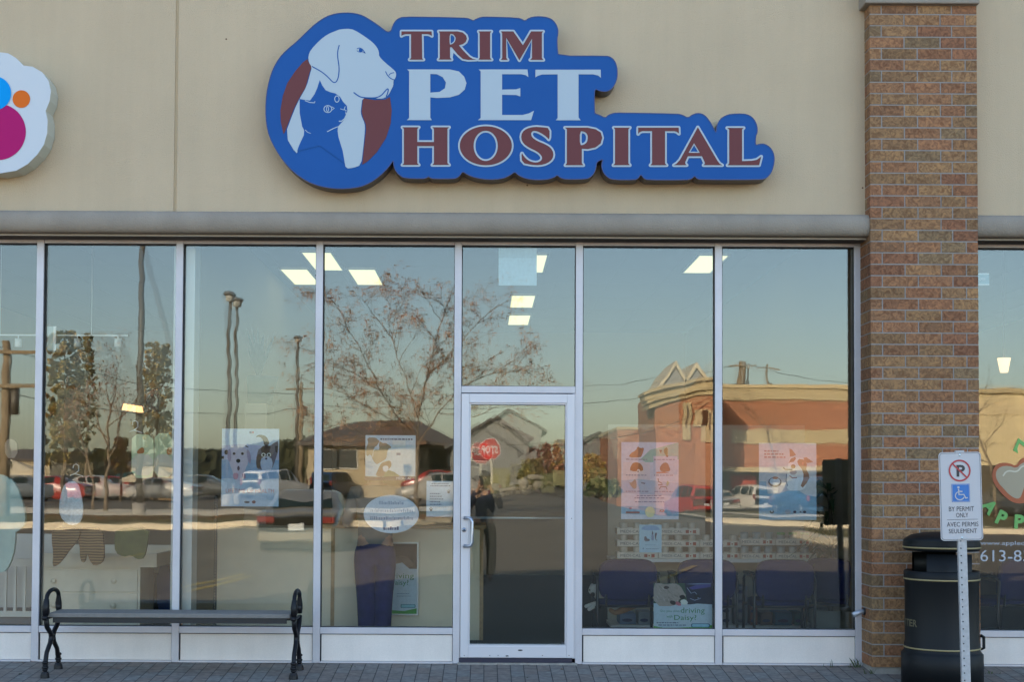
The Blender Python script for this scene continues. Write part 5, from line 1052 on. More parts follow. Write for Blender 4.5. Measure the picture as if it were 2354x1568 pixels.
# track lights
ty = 1.6; a, b = P(-60, 768, ty), P(294, 772, ty)
T = thing('track_light', 'thin white track with small white cylinder spotlights at the left', 'track light', (b.x, ty, b.z))
m = mb(M_hang); m.box(a.x, b.x, ty - .012, ty + .012, b.z - .005, b.z + .007); m.build('track', parent=T)
for px in (42, 178, 271):
    q = P(px, 790, ty); m = mb(M_hang, True); m.lathe([(0, .045), (.03, .045), (.033, -.03), (0, -.025)], (q.x, q.y, q.z), 16); m.tube([(q.x, q.y, q.z + .045), (q.x, q.y, b.z)], .006, 6); m.build('spotlight', parent=T)
m = mb(M_hang, True)
for px in (0, 210): q = P(px, 770, ty); m.tube([(q.x, ty, b.z), (q.x, ty, cz - .006)], .003, 6)
m.build('suspension_wire', parent=T)
q0, q1_ = P(283, 935, 3.5), P(327, 941, 3.5)
T = thing('vanity_light', 'glowing warm row of small shades at the back of the clothes shop', 'wall light', tuple(q0))
m = mb(mat('brass', (.3, .2, .1), .4, metal=.6)); m.box(q0.x, q1_.x, 3.55, 3.6, q1_.z + .0, q1_.z + .03); m.build('bar', parent=T)
for i in range(5): x = q0.x + (q1_.x - q0.x) * (i + .5) / 5; m = mb(mat('glowing_shade', (.9, .5, .2), .5, emit=(1, .50, .2, .6)), True); m.lathe([(.018, .03), (.034, -.035), (0, -.03)], (x, 3.5, q0.z - (i * .006)), 14); m.build('shade', parent=T)
A = Art(334, 893, 366, 948, Y=4.5, name='framed_picture', cat='picture', label='grey framed picture on the back wall of the clothes shop', base=(90, 90, 96)); A.rect((130, 130, 136), .12, .08, .88, .92).greek((96, 96, 100), .3, .3, .7, .1, 3); A.done()
item('shop_sign_box', 'small white box sign hanging by the second mullion', 'sign', [('box', P(104, 800, 1.2).x, P(128, 800, 1.2).x, 1.2, 1.24, P(110, 806, 1.2).z, P(110, 750, 1.2).z, mat('box_pale', (.42, .5, .48), .6), .004), ('edge', P(122, 800, 1.19).x, P(128, 800, 1.19).x, 1.19, 1.199, P(110, 806, 1.19).z, P(110, 750, 1.19).z, M_hang)])

# ================================================================ shop on the right: lettering on the glass, pendant
gy = -.004
def zr(x, y): p = P((2300 + x / 2.6757) * .97636, (1020 + y / 2.6757) * .97636, gy); return (p.x, p.z)
T = thing('window_lettering', 'green arched letters, web address and phone number on the right-hand window', 'lettering', (zr(150, 600)[0], gy, zr(150, 600)[1]))
M_lg = mat('vinyl_green', (.16, .42, .10), .5); M_vs = mat('vinyl_silver', (.5, .52, .55), .5)
m = mb(M_lg)
for ch, cx, cy__, ang, sz_ in (('A', 84, 462, 52, 78), ('P', 158, 532, 24, 84), ('P', 268, 556, 3, 84), ('L', 380, 556, -12, 84)):
    vs, fs = text2d(ch, .05); mxv = (max(v[0] for v in vs) + min(v[0] for v in vs)) / 2; c_, s_ = math.cos(rad(ang)), math.sin(rad(ang)); kk = sz_ / .72
    o_ = [zr(cx + ((vx - mxv) * c_ + (vy - .36) * s_) * kk, cy__ - (-(vx - mxv) * s_ + (vy - .36) * c_) * kk) for vx, vy in vs]
    m.add([(a, gy, b) for a, b in o_], fs)
m.build('green_letter', parent=T)
m = mb(M_lg); m.fill([[zr(*p) for p in [(228, 108), (262, 30), (300, 60), (300, 90), (268, 62), (255, 100), (262, 130)]]], gy); m.build('green_letter', parent=T)
m = mb(M_vs); a, b = zr(22, 712), zr(330, 680); put_text(m, 'www.applede', a[0], b[0], a[1], b[1], gy); a, b = zr(22, 808), zr(400, 738); put_text(m, '613-837', a[0], b[0], a[1], b[1], gy); m.build('address_lettering', parent=T)
T = thing('apple_emblem', 'red outlined beige apple shape on the right-hand window', 'decal', (zr(220, 320)[0], gy, zr(220, 320)[1]))
m = mb(mat('vinyl_red', (.42, .10, .03), .5))
ap = [(245, 208), (205, 188), (150, 186), (115, 205), (95, 250), (100, 300), (130, 350), (165, 390), (205, 425), (255, 445), (310, 440), (360, 420), (410, 380), (430, 300), (420, 220), (380, 160), (330, 140), (280, 160)]
m.fill([[zr(*p) for p in smooth(ap, 1)]], gy); m.use(mat('vinyl_tan', (.40, .33, .22), .5)); m.fill([[zr(*p) for p in smooth([(250, 222), (200, 205), (150, 210), (122, 235), (118, 275), (140, 320), (165, 345), (200, 385), (240, 412), (270, 412), (285, 380), (300, 330), (380, 300), (400, 230), (330, 175), (280, 190)], 1)]], gy - .0008)
m.use(mat('vinyl_highlight', (.62, .56, .42), .5)); m.fill([ribbon([zr(*p) for p in smooth([(165, 270), (180, 245), (205, 236), (240, 244), (262, 236), (280, 210), (310, 205)], 2, False)], .012)], gy - .0014); m.build('apple', parent=T)
q = P(2308, 840, 1.4); T = thing('pendant_lamp', 'glowing tapered pendant lamp behind the right-hand window', 'pendant lamp', tuple(q))
m = mb(mat('glowing_pendant', (.9, .6, .3), .5, emit=(1, .62, .30, .42)), True); m.lathe([(.058, .065), (.034, -.065), (0, -.06)], (q.x, q.y, q.z), 20); m.build('shade', parent=T)
m = mb(M_dark, True); m.tube([(q.x, q.y, q.z + .065), (q.x, q.y, cz - .01)], .004, 6); m.build('cord', parent=T)
A = Art(2236, 628, 2274, 656, Y=.05, name='notice', cat='notice', label='small pale blue notice high in the right-hand window, half behind the pillar', base=(130, 170, 184)); A.rect((190, 206, 210), 0, .0, 1, .12).rect((190, 206, 210), 0, .88, 1, 1).text((190, 206, 210), 'OPEN', .4, .35, .75, .6); A.done()

# ================================================================ the car park and street facing the shop (the windows mirror it)
M_asph = mat('asphalt', (.15, .125, .095), .92, var=.16, vs=.35, bump=.5, bs=30); M_grass = mat('dry_grass', (.15, .12, .035), .95, var=.35, vs=1.2, bump=.6, bs=25)
M_kerb = mat('kerb_concrete', (.78, .67, .50), .9, var=.08, vs=3)
xs = [-400, -200, -120, -80, -60] + [i * 3 for i in range(-16, 21)] + [80, 120, 200, 400]; ds = [2.3, 4, 8, 12, 15, 18, 22, 26, 30, 34, 38, 44, 50, 58, 66, 74, 82, 100, 140, 250, 500, 900]
m = mb(M_asph); n = len(xs)
m.add([(x, -d, H(x, max(d, 2.31))) for d in ds for x in xs], [(j * n + i, (j + 1) * n + i, (j + 1) * n + i + 1, j * n + i + 1) for j in range(len(ds) - 1) for i in range(n - 1)]); m.smooth = True
struct(m.build('parking_lot'))
def ground_patch(name, near, far, m_, dz, kerb=True, kerb_name='kerb'):
    near = [RG(*p) for p in near]; far = [RG(*p) for p in far]
    def dens(l):
        o = []
        for a, b in zip(l, l[1:]):
            k = max(1, int((b - a).length / 2)); o += [a.lerp(b, i / k) for i in range(k)]
        return o + [l[-1]]
    N = 40
    def samp(l, t):
        L_ = [0]
        for a, b in zip(l, l[1:]): L_.append(L_[-1] + (b - a).length)
        s = t * L_[-1]
        for i in range(len(l) - 1):
            if s <= L_[i + 1] + 1e-6: return l[i].lerp(l[i + 1], (s - L_[i]) / max(1e-6, L_[i + 1] - L_[i]))
        return l[-1].copy()
    rows = []
    for j in range(7):
        row = []
        for i in range(N + 1):
            v = samp(near, i / N).lerp(samp(far, i / N), j / 6); v.z = H(v.x, -v.y) + dz; row.append(v)
        rows.append(row)
    m = mb(m_, True); m.add([v for r_ in rows for v in r_], [(j * (N + 1) + i, j * (N + 1) + i + 1, (j + 1) * (N + 1) + i + 1, (j + 1) * (N + 1) + i) for j in range(6) for i in range(N)]); o = m.build(name)
    if kerb:
        m = mb(M_kerb, False); ed = rows[0]
        for a, b in zip(ed, ed[1:]):
            t = (b - a); nr = Vector((-t.y, t.x, 0)).normalized()
            if nr.y < 0: nr = -nr
            w_ = nr * .32
            m.add([a + w_ + Vector((0, 0, -dz - .05)), b + w_ + Vector((0, 0, -dz - .05)), b + w_ + Vector((0, 0, .012)), a + w_ + Vector((0, 0, .012)), b - w_ * .3 + Vector((0, 0, .012)), a - w_ * .3 + Vector((0, 0, .012))], [(0, 1, 2, 3), (3, 2, 4, 5)])
        struct(m.build(kerb_name))
    return o
g1 = ground_patch('grass_island', [(-300, 1215), (100, 1214), (400, 1216), (700, 1213), (900, 1208), (1030, 1200), (1062, 1192)], [(-300, 1195), (100, 1195), (400, 1196), (700, 1194), (900, 1192), (1030, 1188), (1060, 1186)], M_grass, .17); struct(g1)
g2 = ground_patch('footpath', [(-300, 1194), (400, 1195), (900, 1190), (1060, 1184)], [(-300, 1180), (400, 1180), (900, 1177), (1040, 1174)], M_kerb, .18, False); struct(g2)
g3 = ground_patch('grass_bank', [(1110, 1136), (1200, 1134), (1310, 1136), (1383, 1146), (1480, 1164), (1560, 1182), (1626, 1200), (1700, 1210), (1780, 1219), (1919, 1213), (2100, 1216), (2600, 1235)], [(1110, 1124), (1200, 1122), (1310, 1123), (1400, 1126), (1480, 1140), (1560, 1155), (1626, 1176), (1700, 1182), (1780, 1186), (1919, 1184), (2100, 1185), (2600, 1190)], M_grass, .15); struct(g3)
g4 = ground_patch('grass_island', [(1850, 1237), (1900, 1248), (1980, 1262), (2050, 1270)], [(1850, 1228), (1900, 1230), (1980, 1234), (2050, 1240)], M_grass, .16); struct(g4)
g5 = ground_patch('footpath', [(1640, 1190), (1700, 1196), (1780, 1202), (1919, 1198), (2100, 1200)], [(1640, 1186), (1700, 1190), (1780, 1195), (1919, 1192), (2100, 1194)], M_kerb, .19, False); struct(g5)
m = mb(mat('line_yellow', (.45, .32, .07), .7))
for (a, b) in (((420, 1352), (560, 1322)), ((430, 1362), (580, 1326)), ((250, 1285), (395, 1262)), ((1500, 1340), (1600, 1300))):
    p, q = RG(*a), RG(*b); t = (q - p); nr = Vector((-t.y, t.x, 0)).normalized() * .06; up = Vector((0, 0, .006)); m.add([p - nr + up, p + nr + up, q + nr + up, q - nr + up], [(0, 1, 2, 3)])
struct(m.build('painted_line'))

# ---- vehicles
def fx(px, d): return RP(px, 1100, d).x
M_gl = mat('car_glass', (.012, .022, .020), .12, spec=.25); M_ty = mat('tyre_rubber', (.015, .015, .015), .8); M_rim = mat('wheel_rim', (.35, .35, .36), .3, metal=.7)
M_tail = mat('tail_light_red', (.22, .02, .015), .3); M_plate = mat('plate_white', (.6, .62, .62), .4); M_trimb = mat('trim_black', (.02, .02, .02), .6)
def car(label, cat, paint, pos, yaw, kind='sedan', s=1.0, group=None):
    # local: length along y (rear at -y), x across
    T = thing({'sedan': 'parked_car', 'suv': 'parked_car', 'pickup': 'pickup_truck'}[kind], label, cat, pos, group); T['_o'] = (0, 0, 0)
    if kind == 'sedan': L_, hwid, st = 4.5, .88, [(-2.25, .34, .86, .86), (-2.18, .28, .93, .93), (-1.75, .24, .98, 1.0), (-1.30, .22, .98, 1.02), (-.62, .2, .96, 1.40), (.25, .2, .95, 1.43), (.7, .2, .94, 1.36), (1.25, .2, .93, .99), (1.9, .24, .80, .82), (2.2, .30, .66, .66)]
    elif kind == 'suv': L_, hwid, st = 4.7, .92, [(-2.35, .42, 1.02, 1.04), (-2.30, .36, 1.06, 1.2), (-2.15, .32, 1.07, 1.70), (-1.6, .28, 1.06, 1.80), (-.6, .26, 1.05, 1.82), (.3, .26, 1.04, 1.78), (.75, .26, 1.03, 1.58), (1.2, .26, 1.02, 1.08), (2.0, .3, .94, .96), (2.3, .36, .8, .8)]
    else: L_, hwid, st = 5.3, .98, [(-2.65, .5, 1.08, 1.08), (-2.6, .45, 1.12, 1.12), (-.9, .42, 1.12, 1.12), (-.82, .4, 1.14, 1.75), (-.3, .4, 1.14, 1.86), (.5, .4, 1.14, 1.84), (1.0, .4, 1.13, 1.2), (1.9, .42, 1.08, 1.1), (2.6, .5, .95, .95), (2.65, .55, .8, .8)]
    def ring(y, zb, zw, zt, e):
        w_ = hwid * e; tw = w_ * (.78 if zt > zw + .25 else .9 if zt > zw + .02 else .93)
        r_ = [(-w_ * .9, zb), (-w_, zb + .12), (-w_ * 1.0, (zb + zw) / 2), (-w_ * .97, zw)]
        r_ += [(-tw, zt - .05 if zt > zw + .1 else zt - .004), (-tw * .82, zt), (0, zt + .015)]
        full = r_ + [(-a, b) for a, b in r_[::-1][1:]]
        return [Vector((a, y, b)) for a, b in full]
    rings = [ring(y, zb, zw, zt, (.90 if i in (0, len(st) - 1) else .97 if i in (1, len(st) - 2) else 1)) for i, (y, zb, zw, zt) in enumerate(st)]
    nR = len(rings[0]); m = mb(paint, True)
    m.add([v for r_ in rings for v in r_], [(j * nR + i, j * nR + i + 1, (j + 1) * nR + i + 1, (j + 1) * nR + i) for j in range(len(rings) - 1) for i in range(nR - 1)] + [tuple(range(nR)), tuple((len(rings) - 1) * nR + i for i in range(nR))[::-1]])
    m.use(M_trimb); m.box(-hwid * .88, hwid * .88, -L_ / 2 + .12, L_ / 2 - .15, .2, .45)
    m.build('body', parent=T)
    def pane(ids, eps=.012):               # glass patch laid just outside body quads
        g = mb(M_gl, False); vs = [Vector(v) for v in ids]; c = sum(vs, Vector()) / len(vs); nrm = (vs[1] - vs[0]).cross(vs[2] - vs[0]).normalized()
        if nrm.dot(c - Vector((0, 0, .9))) < 0: nrm = -nrm
        vs = [c + (v - c) * .86 + nrm * eps for v in vs]; g.add(vs, [tuple(range(len(vs)))]); g.build('window', parent=T)
    R_ = rings
    if kind == 'sedan': rp, fp, sp = (3, 4), (6, 7), [(4, 5), (5, 6)]
    elif kind == 'suv': rp, fp, sp = (1, 2), (6, 7), [(2, 3), (3, 4), (4, 5), (5, 6)]
    else: rp, fp, sp = (2, 3), (5, 6), [(3, 4), (4, 5)]
    for a, b in (rp, fp): pane([R_[a][4], R_[a][8], R_[b][8], R_[b][4]], .03)
    for a, b in sp:
        pane([R_[a][3].lerp(R_[a][4], .12), R_[b][3].lerp(R_[b][4], .12), R_[b][4], R_[a][4]]); pane([R_[a][9].lerp(R_[a][8], .12), R_[b][9].lerp(R_[b][8], .12), R_[b][8], R_[a][8]])
    zl = st[1][2]
    for sx in (-1, 1):
        g = mb(M_tail); x0, x1 = sx * hwid * .52, sx * hwid * .93
        if kind == 'suv': g.box(sx * hwid * .80, sx * hwid * .96, -L_ / 2 - .015, -L_ / 2 + .2, zl - .15, zl + .22)
        elif kind == 'pickup': g.box(sx * hwid * .84, sx * hwid * .97, -L_ / 2 - .02, -L_ / 2 + .1, zl - .32, zl - .02)
        else: g.box(x0, x1, -L_ / 2 - .025, -L_ / 2 + .22, zl - .19, zl - .05)
        g.build('tail_light', parent=T, bevel=.01)
        for yy in (-L_ * .31, L_ * .31):
            wr_ = .32 if kind == 'sedan' else .37
            g = mb(M_ty, True); g.tube([(sx * (hwid - .2), yy, wr_), (sx * (hwid - .02), yy, wr_)], wr_, 20); wl = g.build('wheel', parent=T)
            g = mb(M_rim, True); g.tube([(sx * (hwid - .03), yy, wr_), (sx * (hwid - .005), yy, wr_)], wr_ * .6, 14); g.build('rim', parent=wl)
    g = mb(M_plate); g.box(-.16, .16, -L_ / 2 - .035, -L_ / 2 - .02, zl - (.34 if kind == 'sedan' else .5), zl - (.19 if kind == 'sedan' else .34)); g.build('number_plate', parent=T)
    g = mb(paint); g.box(-hwid * .9, hwid * .9, -L_ / 2 - .07, -L_ / 2 + .1, .36, .56); g.build('bumper', parent=T, bevel=.04)
    T.rotation_euler = (0, 0, yaw); T.scale = (s, s, s); return T
def paint(n, c, ro=.28): return mat('car_paint_' + n, c, ro, coat=.6)
car('silver saloon seen from behind, nearest car in the lot', 'car', paint('champagne', (.24, .215, .165)), (-4.05, -21.6, H(-4, 19.4) - .13), math.pi, 'sedan', 1.02)
q = RG(632, 1149); car('white sport utility vehicle with side windows beyond the grass island', 'car', paint('white', (.72, .70, .66)), (q.x, q.y, q.z), rad(212), 'suv')
q = Vector((fx(1716, 84), -84, H(fx(1716, 84), 84))); car('white estate car seen from behind in front of the brick store', 'car', paint('white', (.72, .70, .66)), (q.x, q.y, q.z), rad(160), 'suv')
q = Vector((fx(1852, 60), -60, H(fx(1852, 60), 60))); car('dark blue pickup truck with white end panel beside the brick store', 'truck', paint('dark_blue', (.02, .06, .12)), (q.x, q.y, q.z), rad(172), 'pickup', 1.05)
for i, (px, py, c, nm, kd, yw, tx) in enumerate(((40, 1150, (.1, .12, .14), 'slate', 'sedan', 80, 'slate grey car at the far left under the parasol'), (118, 1150, (.40, .03, .02), 'red', 'sedan', 95, 'red car behind the olive green tree'), (215, 1148, (.45, .44, .42), 'light_grey', 'sedan', 85, 'light grey car between the two tall trees'), (268, 1146, (.35, .02, .02), 'dark_red', 'sedan', 90, 'dark red car in front of the teal van'), (300, 1142, (.01, .09, .10), 'teal', 'suv', 80, 'teal van beside the right-hand stall'), (372, 1150, (.5, .48, .44), 'beige', 'sedan', 100, 'beige car in front of the right-hand stall'), (460, 1146, (.5, .44, .34), 'sand', 'sedan', 92, 'sand coloured car left of the white sport utility vehicle'), (775, 1146, (.02, .05, .12), 'navy', 'suv', 200, 'navy car right of the silver saloon roof'), (800, 1128, (.36, .08, .04), 'rust', 'sedan', 90, 'long rusty red car below the beige school wall'), (1010, 1132, (.35, .03, .02), 'red_two', 'sedan', 95, 'red car behind the bare honey locust trunk'), (1590, 1168, (.45, .02, .02), 'bright_red', 'suv', 165, 'bright red minivan outside the brick store entrance'), (1640, 1172, (.4, .38, .36), 'pale', 'sedan', 170, 'pale car beside the bright red minivan'), (1030, 1160, (.3, .28, .25), 'taupe', 'sedan', 88, 'taupe car at the end of the grass island'), (1960, 1188, (.03, .03, .03), 'black', 'sedan', 100, 'black car right of the pickup truck'), (2300, 1192, (.05, .05, .05), 'charcoal', 'suv', 92, 'charcoal sport utility vehicle before the yellow wall'))):
    q = RG(px, py)
    if 1500 < px < 1700: q = Vector((fx(px, 74), -74, H(fx(px, 74), 74)))
    car(tx, 'car', paint(nm, c), (q.x, q.y, q.z), rad(yw), kd, 1.0, 'cars parked across the street')

# ---- buildings across the street
M_rb = bpy.data.materials.new('red_brick_far'); M_rb.use_nodes = True; n_ = M_rb.node_tree.nodes; l_ = M_rb.node_tree.links; b_ = n_['Principled BSDF']; b_.inputs['Roughness'].default_value = .9
bt = n_.new('ShaderNodeTexBrick'); bt.inputs['Scale'].default_value = 1; bt.inputs['Brick Width'].default_value = .6; bt.inputs['Row Height'].default_value = .2; bt.inputs['Mortar Size'].default_value = .012
bt.inputs['Color1'].default_value = (.47, .20, .11, 1); bt.inputs['Color2'].default_value = (.39, .155, .085, 1); bt.inputs['Mortar'].default_value = (.36, .22, .15, 1)
tt = n_.new('ShaderNodeTexCoord'); mpn = n_.new('ShaderNodeMapping'); mpn.inputs['Rotation'].default_value = (rad(90), 0, 0); l_.new(tt.outputs['Object'], mpn.inputs[0]); l_.new(mpn.outputs[0], bt.inputs[0]); l_.new(bt.outputs[0], b_.inputs['Base Color'])
M_band = mat('cornice_cream', (.52, .42, .25), .85); M_beige = mat('render_beige', (.44, .36, .24), .9, var=.05, vs=.5); M_roofg = mat('shingle_brown_grey', (.12, .105, .095), .9, var=.15, vs=2); M_sid = mat('siding_grey', (.20, .205, .205), .85, var=.04, vs=2); M_trimw = mat('trim_white_far', (.55, .54, .5), .7); M_wing = mat('far_window', (.03, .04, .05), .15)
def boxm(name, x0, x1, d0, d1, z0, z1, m_, par): m = mb(m_); m.box(x0, x1, -d1, -d0, z0, z1); return m.build(name, parent=par)
T_ = 90.0 + 11.35                                # total mirrored distance scale helper
def fz(py, d, px=1177): return RP(px, py, d).z
def gz(x, d): return H(x, d) - .3
def windows(par, xs_, z0, z1, d, w_, shop=False):
    for x in xs_:
        f = mb(M_trimw); f.box(x - w_ / 2 - .08, x + w_ / 2 + .08, -d, -d + .06, z0 - .08, z1 + .08); o = f.build('window', parent=par)
        g = mb(M_wing); g.box(x - w_ / 2, x + w_ / 2, -d + .05, -d + .08, z0, z1); g.build('pane', parent=o)
# brick store
d = 86; S1 = thing('brick_store', 'sunlit red brick store with cream cornice, arched corner and twin gables', 'building', (fx(1800, d), -d - 10, gz(20, d)))
x0, x1 = fx(1645, d), fx(2235, d); zt = fz(893, d, 1800)
boxm('wall', x0, x1, d, d + 22, gz(20, d), zt - .9, M_rb, S1); boxm('cornice', x0 - .1, x1 + .1, d - .15, d + 22, zt - .9, zt - .02, M_band, S1); boxm('coping', x0 - .2, x1 + .2, d - .3, d + 22, zt - .018, zt + .25, mat('coping_bright', (.62, .5, .3), .8), S1)
boxm('wall_band', x0 + 1, x1 + .02, d - .06, d - .01, fz(1018, d), fz(985, d), M_band, S1); boxm('canopy', x0 - 4, x1, d - 1.6, d - .01, fz(1083, d), fz(1072, d), M_band, S1)
boxm('dark_shopfront', x0 - 2, x1, d - .12, d - .062, fz(1160, d), fz(1085, d), mat('shopfront_dark', (.05, .04, .035), .3), S1)
for k in range(7): xx = x0 + 1 + k * 2.8; boxm('notice_panel', xx, xx + 1.7, d - .2, d - .13, fz(1130, d), fz(1092, d), ink(*[(196, 90, 70), (200, 196, 180), (170, 60, 50), (210, 200, 160), (120, 150, 130), (200, 120, 80), (190, 190, 190)][k]), S1)
# corner tower
d2 = 80; tx0, tx1 = fx(1508, d2), fx(1650, d2); tz = fz(905, d2)
boxm('tower_wall', tx0, tx1, d2, d2 + 10, gz(12, d2), tz, M_rb, S1); cxm = (tx0 + tx1) / 2
cp_ = [(tx0 - .4, fz(912, d2)), (fx(1540, d2), fz(896, d2)), (fx(1575, d2), fz(889, d2)), (fx(1600, d2), fz(880, d2)), (tx1 + .1, fz(876, d2))]
m = mb(M_rb); pl = [(tx0, tz - .3), (tx1, tz - .3)] + [(max(tx0, a), b - .05) for a, b in cp_[::-1]]; tr = geometry.tessellate_polygon([[Vector((a, b, 0)) for a, b in pl]]); m.slab([pl], -d2 - .3, -d2 + .012); m.build('tower_gable', parent=S1)
for k, (o0, o1, dd) in enumerate(((-.75, -.42, .25), (-.42, -.2, .5), (-.2, .2, .32), (.2, .4, .65))):
    m = mb(M_band); pl = [(a - .12 * k * (i == 0), b + o0) for i, (a, b) in enumerate(cp_)] + [(a - .12 * k * (i == 4), b + o1) for i, (a, b) in enumerate(cp_[::-1])]; m.slab([pl], -d2 - 3, -d2 + dd); m.build('stepped_cornice', parent=S1)
for px, w_, h0, h1 in ((1580, .55, 1006, 925), (1612, .9, 975, 938), (1632, 1.0, 1012, 940)):
    x = fx(px, d2); f = mb(M_band); f.box(x - w_ / 2, x + w_ / 2, -d2 + .013, -d2 + .18, fz(h0, d2), fz(h1, d2)); o = f.build('wall_panel', parent=S1)
    g = mb(mat('panel_groove', (.12, .09, .06), .8)); g.box(x - .06, x + .06, -d2 + .17, -d2 + .19, fz(h0 - 26, d2), fz(h1 + 6, d2)); g.build('groove', parent=o)
for px in (1556, 1606):
    x = fx(px, 95); zg_ = fz(878, 95) - 1; za = fz(826, 95); hw3 = 1.7; m = mb(mat('gable_grey', (.34, .34, .33), .8)); m.slab([[(x - hw3 + .3, zg_), (x + hw3 - .3, zg_), (x, za - .5)]], -103, -95.2)
    m.use(mat('rafter_cream', (.66, .58, .42), .8)); m.slab([[(x - hw3, zg_), (x - hw3 + .28, zg_), (x, za - .42), (x + hw3 - .28, zg_), (x + hw3, zg_), (x, za)]], -103.1, -95); m.box(x - hw3, x + hw3, -103, -95.21, zg_ - 5, zg_ - .01); m.build('gable', parent=S1)
boxm('side_wing', fx(1420, 96), fx(1500, 96), 96, 112, gz(8, 96), fz(985, 96), M_rb, S1); boxm('side_wing_band', fx(1418, 96), fx(1502, 96), 95.9, 112.1, fz(985, 96) + .001, fz(978, 96), M_band, S1)
# yellow wall block on the right
d = 60; S2 = thing('cream_store', 'sunlit cream store building mirrored in the right-hand window', 'building', (fx(2330, d), -d - 8, 0)); x0, x1 = fx(2240, d), fx(2700, d)
boxm('wall', x0, x1, d, d + 16, gz(20, d), fz(895, d), mat('render_yellow', (.74, .60, .36), .9), S2); boxm('wall_band', x0, x1 + .02, d - .05, d - .01, fz(945, d), fz(920, d), mat('band_pale', (.70, .56, .34), .9), S2); boxm('coping', x0 - .1, x1 + .1, d - .2, d + 16, fz(895, d) + .002, fz(885, d), M_band, S2); boxm('dark_shopfront', x0, x1, d - .1, d - .051, fz(1170, d), fz(1062, d), mat('shopfront_dark', (.05, .04, .035), .3), S2)
# hipped and gabled houses
def gable_house(name, label, x0, x1, d0, d1, zg_, ze, zr_, wall, roof, ov=.35, axis='y', win=()):
    T = thing(name, label, 'house', ((x0 + x1) / 2, -(d0 + d1) / 2, zg_)); xm = (x0 + x1) / 2
    m = mb(wall)
    if axis == 'y': m.prism([(x0, zg_), (x1, zg_), (x1, ze), (xm, zr_ - .12), (x0, ze)], 0, 1, 'z'); m.v = [(a, -d0 if c < .5 else -d1, b) for a, b, c in m.v]
    else: m.box(x0, x1, -d1, -d0, zg_, ze)
    m.build('wall', parent=T)
    m = mb(roof)
    if axis == 'y':
        for sx, xe in ((-1, x0 - ov), (1, x1 + ov)):
            sl = (zr_ - ze) / (xm - x0); zo = ze - ov * sl; y0, y1 = -d0 + ov, -d1 - ov
            m.add([(xm, y0, zr_), (xm, y1, zr_), (xe, y1, zo), (xe, y0, zo), (xm, y0, zr_ - .2), (xm, y1, zr_ - .2), (xe, y1, zo - .2), (xe, y0, zo - .2)], [(0, 1, 2, 3), (4, 7, 6, 5), (0, 3, 7, 4), (1, 5, 6, 2), (3, 2, 6, 7)])
    else:
        hx = min((x1 - x0) / 2, 3.5); dm = (d0 + d1) / 2; a, b = x0 - ov, x1 + ov; y0, y1 = -d0 + ov, -d1 - ov
        m.add([(a, y0, ze), (b, y0, ze), (b, y1, ze), (a, y1, ze), (a + hx, -dm, zr_), (b - hx, -dm, zr_)], [(0, 1, 5, 4), (1, 2, 5), (2, 3, 4, 5), (3, 0, 4), (3, 2, 1, 0)])
        m.box(a, b, y1, y0, ze - .22, ze - .002)
    m.build('roof', parent=T)
    for (wx, wz0, wz1, ww) in win: windows(T, [wx], wz0, wz1, d0, ww)
    return T
d = 84
gable_house('school_building', 'long low beige building with a brown hipped roof behind the honey locust', fx(705, d), fx(1052, d), d, d + 14, gz(-5, d), fz(1018, d), fz(958, d), M_beige, M_roofg, .6, 'x', [(fx(px, d), fz(1075, d), fz(1035, d), 1.3) for px in (760, 800, 905, 925, 945, 985, 1010, 1030)])
gable_house('side_gable_house', 'brown roofed wing crossing the front of the low beige building', fx(850, 80), fx(960, 80), 80, 92, gz(-5, 80), fz(1015, 80), fz(962, 80), M_beige, mat('shingle_rust', (.15, .09, .06), .9, var=.2, vs=2), .6, 'x')
gable_house('grey_house', 'nearer grey sided house behind the stop sign', fx(1040, 76), fx(1216, 76), 76, 88, gz(3, 76), fz(1016, 76), fz(955, 76), M_sid, mat('shingle_grey', (.10, .10, .10), .9), .4, 'y', [(fx(1110, 76), fz(1060, 76), fz(1030, 76), 1.2)])
gable_house('tall_grey_house', 'taller pale grey house peeping over the nearer grey house', fx(1090, 96), fx(1242, 96), 96, 110, gz(3, 96), fz(985, 96), fz(940, 96), mat('siding_pale', (.28, .28, .27), .85), M_roofg, .4, 'y')
for i, (px, w_, py, tx) in enumerate(((1380, 70, 985, 'small grey gabled house left of the brick store'), (20, 190, 1035, 'low brown house behind the left-hand utility pole'), (340, 120, 1040, 'low grey house behind the right-hand market stall'))):
    dd = 120; gable_house('far_house', tx, fx(px - w_ / 2, dd), fx(px + w_ / 2, dd), dd, dd + 10, gz(0, dd), fz(py + 28, dd), fz(py, dd), M_beige if i else M_sid, M_roofg, .3, 'y' if i == 0 else 'x')

# ---- poles, wires, lamps, signs
M_pole = mat('weathered_pole', (.26, .20, .13), .9, var=.2, vs=3); M_steel = mat('lamp_post_bronze', (.10, .09, .075), .5)
def upole(px, d, ptop, label, r_=.16, arms=1):
    b = RP(px, 1105, d); zt = RP(px, ptop, d).z; zg_ = H(b.x, d); T = thing('utility_pole', label, 'utility pole', (b.x, -d, zg_))
    m = mb(M_pole, True); m.tube([(b.x, -d, zg_ - .2), (b.x, -d, zt)], [r_ * 1.15, r_ * .8], 10); m.build('pole', parent=T)
    for k in range(arms): m = mb(M_pole); m.box(b.x - 1.2, b.x + 1.2, -d + r_ * .8, -d + r_ * .8 + .1, zt - .5 - k * 1.2, zt - .38 - k * 1.2); m.build('crossarm', parent=T)
    m = mb(M_steel, True); m.tube([(b.x + r_ + .15, -d, zt - 2.6), (b.x + r_ + .15, -d, zt - 1.7)], .15, 10); m.build('transformer', parent=T); return Vector((b.x, -d, zt))
